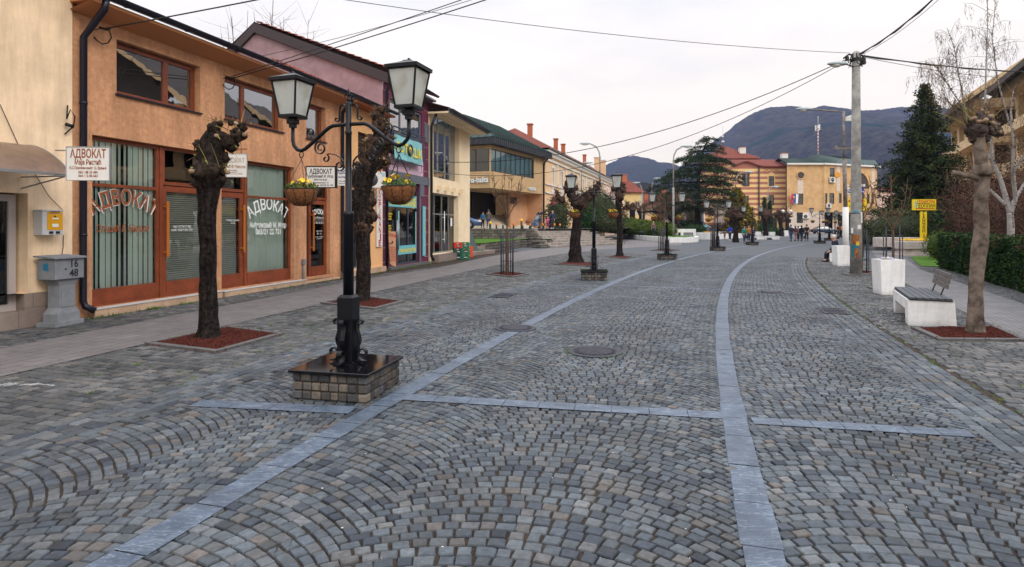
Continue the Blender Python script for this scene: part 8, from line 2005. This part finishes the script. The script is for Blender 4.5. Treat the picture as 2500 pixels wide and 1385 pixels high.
    if hat: g = MB(); g.ball(h1+pt(0,.004,.035), .060*s_, 12, 0, (.95,1.05,.62)); g.add([h1+pt(x_,y_,.03) for x_,y_ in ((-.035,-.04),(.035,-.04),(.025,-.095),(-.025,-.095))],[(0,1,2,3)]); g.build('hat', cm(hat), t)
    if bag:
        g = MB()
        if bag[0] == 'back': g.m = Matrix.Translation(ch+pt(0,.10,-.05)); g.box(-.075*s_,.075*s_,-.03*s_,.05*s_,-.10*s_,.09*s_,.03)
        else: hd = AR[bag[2]][3]; g.m = Matrix.Translation(hd+Vector((0,0,-.20*s_))); g.box(-.05*s_,.05*s_,-.11*s_,.11*s_,-.10*s_,.06*s_,.02); g.tube([(0,-.05*s_,.06*s_),(0,0,.19*s_),(0,.05*s_,.06*s_)], .006, 5)
        b_ = g.build('bag', cm(bag[1])); b_.location = t.location; b_.rotation_euler = t.rotation_euler; tag(b_, {'back':'rucksack worn by ','hand':'bag carried by '}[bag[0]]+label, 'bag'); b_['label'] = ' '.join(b_['label'].split()[:15])
    return t
Nn, Bk_, Dn = (.02,.022,.035), (.012,.012,.014), (.03,.05,.12)
gw = 'people in the group walking away'
def pp(px, py): return (*G(px,py),0)
BACK = math.pi
person('man in dark blue jacket and jeans at the left of the walking group', pp(1931,589.5), BACK, 1.72, (.02,.035,.075), (.04,.10,.22), step=.06, arms=(15,-15), grp=gw, bag=('back',(.02,.025,.045)))
person('woman in maroon jacket and pale pink trousers in the walking group', pp(1941.5,589), BACK, 1.62, (.10,.02,.035), (.45,.28,.28), long=True, step=.05, grp=gw, bag=('back',(.16,.03,.05)))
person('person in a grey coat in the middle of the walking group', pp(1949,588.6), BACK, 1.60, (.16,.15,.13), Bk_, step=.03, coat=.12, grp=gw)
person('woman in a long black coat in the walking group', pp(1957,589), BACK, 1.66, Bk_, (.03,.05,.10), long=True, step=.05, coat=.16, grp=gw)
person('tall man in black jacket with a bag at the right of the walking group', pp(1969.5,589.3), BACK-.5, 1.76, (.018,.016,.014), Bk_, step=.03, grp=gw, bag=('hand',(.03,.03,.03),1))
person('woman with dark hair and bright blue jacket seen from behind', pp(1782,588), BACK, 1.68, (.015,.05,.42), (.02,.025,.04), long=True, step=.05, hair=(.012,.01,.01), shoe=(.6,.6,.6))
person('small child in a rust brown coat beside the woman in bright blue', pp(1769,585.5), BACK, .92, (.22,.06,.015), (.06,.03,.02), coat=.08, arms=(0,60))
person('woman in green sleeves and black vest walking towards us', pp(1817,595.5), .2, 1.60, (.01,.20,.14), (.03,.05,.10), long=True, step=.07, arms=(15,-12), bulk=1.05)
person('person in orange top partly behind the fifth lamp', pp(1828,591.5), 0, 1.66, (.50,.20,.04), (.04,.05,.09))
person('person in navy shirt right behind the fifth lamp post', pp(1838,592), 0, 1.55, (.03,.04,.08), (.05,.07,.13), arms=(50,50))
bp_ = at_(1595, 66.7)
person('boy in red and grey striped sweater standing on the park lawn', (*bp_,ZL), .1, 1.62, (.16,.12,.11), (.02,.035,.08), hair=(.25,.10,.03), stripe=(.40,.02,.03), step=.03)
tz = lambda px,d: (*at_(px,d),ZTt)
person('man in olive jacket, jeans and cap on the restaurant terrace', tz(1192.5,49.4), BACK-.2, 1.58, (.12,.105,.08), (.03,.06,.16), hat=(.15,.10,.14), step=.03, bulk=1.12)
person('woman in blue jacket and cap beside the man in olive', tz(1178.5,49.2), BACK-.7, 1.42, (.03,.16,.32), Bk_, hat=(.02,.03,.08), step=.04)
person('woman with long dark hair pushing a blue pushchair', tz(1319,50.5), -.5, 1.68, (.015,.02,.04), (.10,.10,.10), long=True, arms=(45,45))
person('toddler in pink jacket and magenta trousers', tz(1337,50.2), -.2, .98, (.60,.06,.25), (.35,.02,.14), arms=(0,50))
person('woman in navy coat holding the toddler by the hand', tz(1349.5,50.5), -.5, 1.56, (.035,.035,.09), (.05,.06,.09), long=True, coat=.08, arms=(35,0), shoe=(.6,.6,.6))
person('woman in bright blue jacket walking alone on the far right footway', pp(2123,578), 0, 1.62, (.02,.10,.25), (.02,.03,.06), step=.05, arms=(12,-12))
person('person in black at the dark office entrance', (*at_(2046,92),0), .3, 1.75, Bk_, Bk_); person('person in an orange vest at the dark office entrance', (*at_(2053.5,93),0), BACK, 1.70, (.75,.16,.02), Bk_)
person('person in pink shirt seated before the monument', (*at_(1690,80),.75), BACK, 1.5, (.55,.28,.22), Nn, pose='sit'); person('person in dark jacket seated left of the monument', (*at_(1685,79),.7), BACK, 1.45, Nn, Nn, pose='sit'); person('person in white and navy stripes by the pale umbrella', (*at_(1729,82),.35), .4, 1.6, (.30,.30,.36), Nn, pose='sit')
gs = 'old people seated on the bench'
for k,(dx_,dy_,hc,lab,top_) in enumerate(((0,-.45,(.55,.53,.50),'white-haired old woman in navy, nearest on the bench behind the bin',(.012,.014,.035)),(.03,.0,(.50,.50,.50),'grey-haired man in navy tracksuit, middle of the three seated',(.012,.018,.06)),(.06,.45,(.30,.26,.22),'person in black at the far end of the three seated',(.012,.012,.014)))):
    c = BX+Matrix.Rotation(R(-28),3,'Z') @ Vector((dx_-.02,dy_,0)); person(lab, (c.x,c.y,0), R(-28)-R(80), 1.62, top_, (.014,.016,.03), hair=hc, pose='sit', arms=(4,8), lean=.05, grp=gs, bulk=1.1)
# blue magazine held by the first
# pushchair
x, y = at_(1306, 50.2); t = thing('pushchair', 'blue pushchair with grey hood pushed by the long-haired woman', 'pushchair', (x,y,ZTt), R(10)); g = MB(); g.slab([(-.35,.32),(.12,.22),(.30,.85),(.10,.98),(-.05,.5),(-.38,.42)],(-.2,.2)); g.build('seat', Mt('pushchair_blue',(.02,.09,.22),.8), t); g = MB(); g.slab([(-.08,.72),(.30,.85),(.26,1.08),(.10,1.10)],(-.21,.21)); g.build('hood', Mt('hood_grey',(.28,.30,.33),.8), t)
g = MB()
for y_ in (-.2,.2): g.tube([(-.4,y_,.1),(.38,y_,1.05),(.5,y_,1.05)], .015, 5); g.tube([(.35,y_,.1),(.0,y_,.6)], .015, 5)
g.build('frame', m_alu, t); g = MB()
for x_ in (-.4,.35):
    for y_ in (-.2,.2): g.tube([(x_,y_-.02,.09),(x_,y_+.02,.09)], .09, 12, smooth=False)
g.build('wheels', m_letk, t)
# dog
x, y = at_(1567, 66); t = thing('dog', 'black dog standing on the park lawn left of the boy', 'dog', (x,y,ZL), R(10)); V = [(0,0,.42),(-.18,0,.44),(-.30,0,.42),(.2,0,.43),(.34,0,.52),(.42,0,.62),(.52,0,.60),(-.42,0,.50),(-.52,0,.58)]; E = [(0,1),(1,2),(0,3),(3,4),(4,5),(5,6),(2,7),(7,8)]; Rr = [.10,.11,.10,.12,.08,.075,.04,.025,.015]
for x_,r_,b in ((.2,.05,3),(-.28,.055,2)):
    for s2 in (-1,1): i = len(V); V += [(x_,s2*.08,.33),(x_+(.0 if b==3 else -.07),s2*.08,.18),(x_+.0,s2*.08,.04),(x_+.05,s2*.08,.02)]; E += [(b,i),(i,i+1),(i+1,i+2),(i+2,i+3)]; Rr += [r_,.03,.022,.022]
for s2 in (-1,1): V.append((.38,s2*.05,.70)); E.append((5,len(V)-1)); Rr.append(.018)
skin_mesh('body', V, E, Rr, Mt('black_fur',(.02,.02,.02),.9), t)

# ================================================================ cars
def car(label, loc, yaw, col, kind='saloon', L_=4.7, grp='cars'):
    t = thing('parked_car', label, 'car', loc, yaw, grp); m = Mt('car_paint', col, .25, .3, spec=.6); hw = .89
    # stations along x : (x, belt/hood z, half width)
    if kind == 'saloon': pr = [(-2.35,.62,.70),(-2.25,.86,.80),(-1.6,.98,.87),(-.9,.99,.89),(.6,.96,.89),(1.3,.90,.87),(2.1,.76,.80),(2.33,.55,.68)]; cab = [(-1.75,.98),(-1.0,1.38),(-.3,1.46),(.35,1.42),(1.15,.93)]
    else: pr = [(-1.95,.62,.74),(-1.9,.92,.80),(-1.4,.98,.86),(-.5,.98,.86),(.5,.95,.86),(1.2,.88,.83),(1.85,.70,.76),(2.0,.5,.66)]; cab = [(-1.88,.95),(-1.55,1.42),(-.6,1.52),(.2,1.48),(1.15,.90)]
    g = MB(); vs = []; n = 10
    for x,zb,w_ in pr: vs += [(x,-w_*.92,.24),(x,-w_,.42),(x,-w_,zb-.14),(x,-w_*.93,zb-.02),(x,-w_*.5,zb+.01),(x,w_*.5,zb+.01),(x,w_*.93,zb-.02),(x,w_,zb-.14),(x,w_,.42),(x,w_*.92,.24)]
    fs = [(i*n+j,i*n+(j+1)%n,(i+1)*n+(j+1)%n,(i+1)*n+j) for i in range(len(pr)-1) for j in range(n)]+[tuple(range(n)),tuple(range((len(pr)-1)*n,len(pr)*n))]; g.add(vs, fs, True)
    # cabin roof and pillars
    ro = [(x,-.60 if z > 1.2 else -.78,z) for x,z in cab]; k = len(ro); g.add(ro[1:-1]+[(x,-y,z) for x,y,z in ro[1:-1]], [tuple([i,i+1,i+1+k-2,i+k-2]) for i in range(k-3)])
    for s2 in (-1,1):
        for a,b in ((0,1),(1,2),(2,3),(3,4)): g.tube([(ro[a][0],s2*abs(ro[a][1]),ro[a][2]),(ro[b][0],s2*abs(ro[b][1]),ro[b][2])], .035, 4)
        g.tube([(-.3,s2*.82,.97),(-.25,s2*.60,1.45)], .035, 4)
    b_ = g.build('body', m, t); g = MB()
    for s2 in (-1,1): g.add([(x+(.05 if i == 0 else -.05 if i == k-1 else 0),s2*(abs(y)-.015),z-.02) for i,(x,y,z) in enumerate(ro)]+[], [tuple(range(k))])
    for a,b in ((0,1),(k-1,k-2)): g.quad((ro[a][0],-.74,ro[a][2]),(ro[a][0],.74,ro[a][2]),(ro[b][0],.58,ro[b][2]),(ro[b][0],-.58,ro[b][2]))
    g.build('windows', Mt('car_glass',(.02,.025,.03),.05,spec=.9), t)
    for x_ in (pr[0][0]+.88, pr[-1][0]-.92):
        for s2 in (-1,1):
            g = MB(); g.tube([(x_,s2*.70,.32),(x_,s2*.895,.32)], .32, 20, smooth=False); w_ = g.build('wheel', Mt('tyre',(.012,.012,.012),.8), t); g = MB(); g.tube([(x_,s2*.89,.32),(x_,s2*.905,.32)], .20, 12, smooth=False); g.build('rim', m_alu, w_)
    for s2 in (-1,1):
        g = MB(); g.box(pr[-1][0]-.22,pr[-1][0]-.02,s2*.62-.14,s2*.62+.14,.55,.68,.02); g.build('headlight', m_lens, t); g = MB(); g.box(pr[0][0]-.01,pr[0][0]+.1,s2*.65-.14,s2*.65+.14,.66,.82,.02); g.build('tail_light', m_letr, t)
    return t
car('dark blue-grey saloon car crossing before the tan office', (*at_(2012,117),0), 0, (.035,.05,.075))
car('pale car mostly hidden behind the walking group', (*at_(1945,118),0), .05, (.45,.50,.50), 'hatch')
car('red hatchback at the far end of the right footway', (*at_(2139,112),0), .3, (.40,.02,.025), 'hatch')
car('blue hatchback parked on the terrace behind the cream shop corner', (-4.45,48.5,ZTt), .0, (.06,.10,.20), 'hatch')
# bollards on the terrace
for i,(px2_, c_, h_) in enumerate(((1197,'y',.55),(1212,'o',.45),(1228,'g',.4),(1254,'o',.45),(1273,'y',.8),(1276,'o',.4),(1294,'o',.42),(1326,'o',.42),(1354,'o',.42),(1367,'o',.4))):
    x, y = at_(px2_, 48.8); y += 0; t = thing('bollard', 'short dark green post with %s top, %s' % ({'y':'a yellow ball','o':'an orange','g':'a plain'}[c_], ['first from the left','second from the left','third from the left','fourth from the left','tallest of the row','beside the tallest post','left of the pushchair','under the long-haired woman','right of the navy coat','last at the right'][i]), 'bollard', (x,y,ZTt), 0, 'row of short posts along the terrace edge')
    g = MB(); g.lathe([(.07,0),(.07,h_*.75),(.06,h_*.76)], 10); g.build('post', Mt('bollard_green',(.01,.06,.045),.6), t); g = MB()
    if c_ == 'y': g.ball((0,0,h_*.85),.13,10)
    elif c_ == 'o': g.lathe([(.075,h_*.6),(.075,h_*.95),(.05,h_)], 10)
    else: g.lathe([(.072,h_*.7),(.05,h_*.8)], 10)
    g.build('cap', Mt('bollard_cap',(.85,.45,.02) if c_ == 'y' else (.80,.22,.01) if c_ == 'o' else (.01,.06,.045),.5), t)
# torn plastic film on the setts at the left
x, y = G(30, 950); t = thing('plastic_film', 'crumpled clear plastic film lying on the setts at the left edge', 'plastic film', (x,y,.012)); random.seed(9)
mpf = bpy.data.materials.new('clear_film'); mpf.use_nodes = True; tt = mpf.node_tree; b_ = tt.nodes['Principled BSDF']; b_.inputs['Alpha'].default_value = .12; b_.inputs['Base Color'].default_value = (.75,.78,.8,1); b_.inputs['Roughness'].default_value = .15
for cx2, cy2, w_, h2 in ((-.08,.04,.14,.10),(.22,.04,.35,.03),(-.06,-.26,.10,.07)):
    g = MB(); n = 12; pts = [[(cx2+w_*(i/n-.5)*(1+.3*noise.noise(Vector((j*.5,i*.3,w_)))), cy2+h2*(j/n-.5)+.07*noise.noise(Vector((i*.4,w_*9,1))), .015+.03*abs(noise.noise(Vector((i*.9,j*.9,cx2*5))))) for i in range(n+1)] for j in range(n+1)]
    for j in range(n):
        for i in range(n): g.quad(pts[j][i],pts[j][i+1],pts[j+1][i+1],pts[j+1][i])
    g.build('sheet', mpf, t)
# ================================================================ mountains and air
def hillmat(name, c1, c2, c3, sc):
    m = bpy.data.materials.new(name); m.use_nodes = True; t = m.node_tree; b = t.nodes['Principled BSDF']; b.inputs['Roughness'].default_value = .95; b.inputs['Specular IOR Level'].default_value = 0
    co = N('ShaderNodeTexCoord', t); n = N('ShaderNodeTexNoise', t); n.inputs['Scale'].default_value = sc*9; n.inputs['Detail'].default_value = 9; n.inputs['Roughness'].default_value = .75; t.links.new(co.outputs['Object'], n.inputs[0])
    r = N('ShaderNodeValToRGB', t); r.color_ramp.elements[0].position = .35; r.color_ramp.elements[0].color = (*c1,1); r.color_ramp.elements[1].position = .65; r.color_ramp.elements[1].color = (*c2,1); t.links.new(n.outputs[0], r.inputs[0])
    n2 = N('ShaderNodeTexNoise', t); n2.inputs['Scale'].default_value = sc*1.2; n2.inputs['Detail'].default_value = 6; t.links.new(co.outputs['Object'], n2.inputs[0])
    r2 = N('ShaderNodeValToRGB', t); r2.color_ramp.elements[0].position = .56; r2.color_ramp.elements[0].color = (0,0,0,1); r2.color_ramp.elements[1].position = .64; r2.color_ramp.elements[1].color = (1,1,1,1); t.links.new(n2.outputs[0], r2.inputs[0])
    mx_ = N('ShaderNodeMix', t, data_type='RGBA'); t.links.new(r2.outputs[0], mx_.inputs[0]); t.links.new(r.outputs[0], mx_.inputs[6]); mx_.inputs[7].default_value = (*c3,1); t.links.new(mx_.outputs[2], b.inputs['Base Color'])
    bp = N('ShaderNodeBump', t); bp.inputs['Strength'].default_value = 1.0; bp.inputs['Distance'].default_value = 14; t.links.new(n.outputs[0], bp.inputs['Height']); t.links.new(bp.outputs[0], b.inputs['Normal'])
    return m
def ridge(name, D, prof, near, mat, label, amp=6, nx=420, ny=46, pw=1.0, jag=1.5, crest=.12):
    """hill rising from distance `near` to its crest at D, crest heights from a profile of (pixel x, pixel y)"""
    xs = [p[0] for p in prof]; ys = [p[1] for p in prof]; vs = []; fs = []
    for j in range(ny+1):
        f = j/ny; d = near+(D-near)*f if f <= 1 else D
        for i in range(nx+1):
            px = xs[0]+(xs[-1]-xs[0])*i/nx; top = CAM_H+(HY-np.interp(px,xs,ys))/FPX*D; x = (px-CX)/FPX*D
            prof_ = f**pw; z = top*prof_ + amp*noise.noise(Vector((x*.004,d*.004,3)))*4*f*(1-f) + amp*.8*noise.noise(Vector((x*.015,d*.012,8)))*min(1,6*(1-f))
            # spurs and gullies
            z += top*.20*noise.noise(Vector((x*.0042+d*.0012,d*.0008,1)))*4*f*(1-f)
            if f > .9: z += jag*noise.noise(Vector((x*.09,0,f)))*2.0
            vs.append((x, d, max(-1,z) if j else -2))
    for i in range(nx+1): vs.append((vs[(ny)*(nx+1)+i][0], D+D*.2, -2))
    for j in range(ny+1):
        for i in range(nx): a = j*(nx+1)+i; fs.append((a,a+1,a+nx+2,a+nx+1))
    g = MB(); g.add(vs, fs, True); o = g.build(name, mat); o['kind'] = 'structure'; o['label'] = label; return o
m_mt = hillmat('wooded_mountain', (.003,.004,.004), (.085,.072,.048), (.006,.024,.010), .0062)
m_mt2 = hillmat('far_wooded_hill', (.03,.03,.026), (.05,.045,.038), (.025,.035,.022), .004)
ridge('mountain', 1500, [(1560,470),(1640,425),(1700,375),(1740,347),(1775,322),(1800,300),(1840,275),(1880,262),(1930,259),(1985,264),(2010,258),(2050,263),(2100,270),(2150,268),(2200,261),(2260,264),(2350,266),(2500,270),(2750,255)], 420, m_mt, 'wooded brown mountain behind the town', 14, 520, 60, 1.15)
ridge('hill', 1850, [(1330,395),(1400,425),(1450,418),(1490,398),(1520,384),(1545,380),(1580,386),(1620,402),(1660,408),(1740,420),(1800,430)], 900, m_mt2, 'distant bluish wooded hill between the roofs and the cedar', 16, 300, 40, 1.2)
ridge('hill', 900, [(1150,360),(1350,392),(1380,395),(1440,405),(1480,430),(1520,450),(1600,475),(1700,485),(1780,490)], 260, m_mt, 'low wooded slope with scattered houses', 8, 200, 30, 1.0)
ridge('hill', 620, [(1900,545),(2050,520),(2110,500),(2180,480),(2260,470),(2350,465),(2500,460)], 240, hillmat('green_slope', (.05,.055,.035), (.09,.10,.05), (.05,.085,.03), .012), 'greenish lower slope right of the office', 6, 160, 24, 1.0)
# scattered houses on the slope
random.seed(4)
for i in range(22):
    px = random.choice((random.uniform(1535,1720), random.uniform(2120,2170))); d = random.uniform(260,520); py = random.uniform(515,540) if px < 1800 else random.uniform(485,505)
    x = (px-CX)/FPX*d; z = CAM_H+(HY-py)/FPX*d
    t = thing('hillside_house', 'tiny pale house scattered on the distant slope', 'house', (x,d,z), random.uniform(-.5,.5), 'tiny houses scattered on the distant slope')
    w_, h_ = random.uniform(3,6), random.uniform(3,5); g = MB(); g.box(-w_,w_,0,6,-12,h_); g.build('wall', random.choice((m_wht,m_pch,m_pink)), t)
    g = MB(); g.slab([(-w_-.5,h_),(w_+.5,h_),(0,h_+2.5)], (-.5,6.5)); g.build('roof', m_tilef, t)
# ---- the air
hz = MB(); hz.box(-2100,2100,-60,2050,-4,330); h_ = hz.build('haze', None or Mt('haze_surface',(1,1,1)))
hm = bpy.data.materials.new('haze'); hm.use_nodes = True; ht = hm.node_tree; ht.nodes.clear(); ho = N('ShaderNodeOutputMaterial', ht); pv = N('ShaderNodeVolumePrincipled', ht)
pv.inputs['Color'].default_value = (.42,.54,.95,1); pv.inputs['Density'].default_value = .00017; pv.inputs['Anisotropy'].default_value = .2
ht.links.new(pv.outputs[0], ho.inputs['Volume']); h_.data.materials.clear(); h_.data.materials.append(hm); h_['kind'] = 'stuff'; h_['label'] = 'thin bluish air over the whole scene'; h_['category'] = 'haze'
S.cycles.volume_max_steps = 64
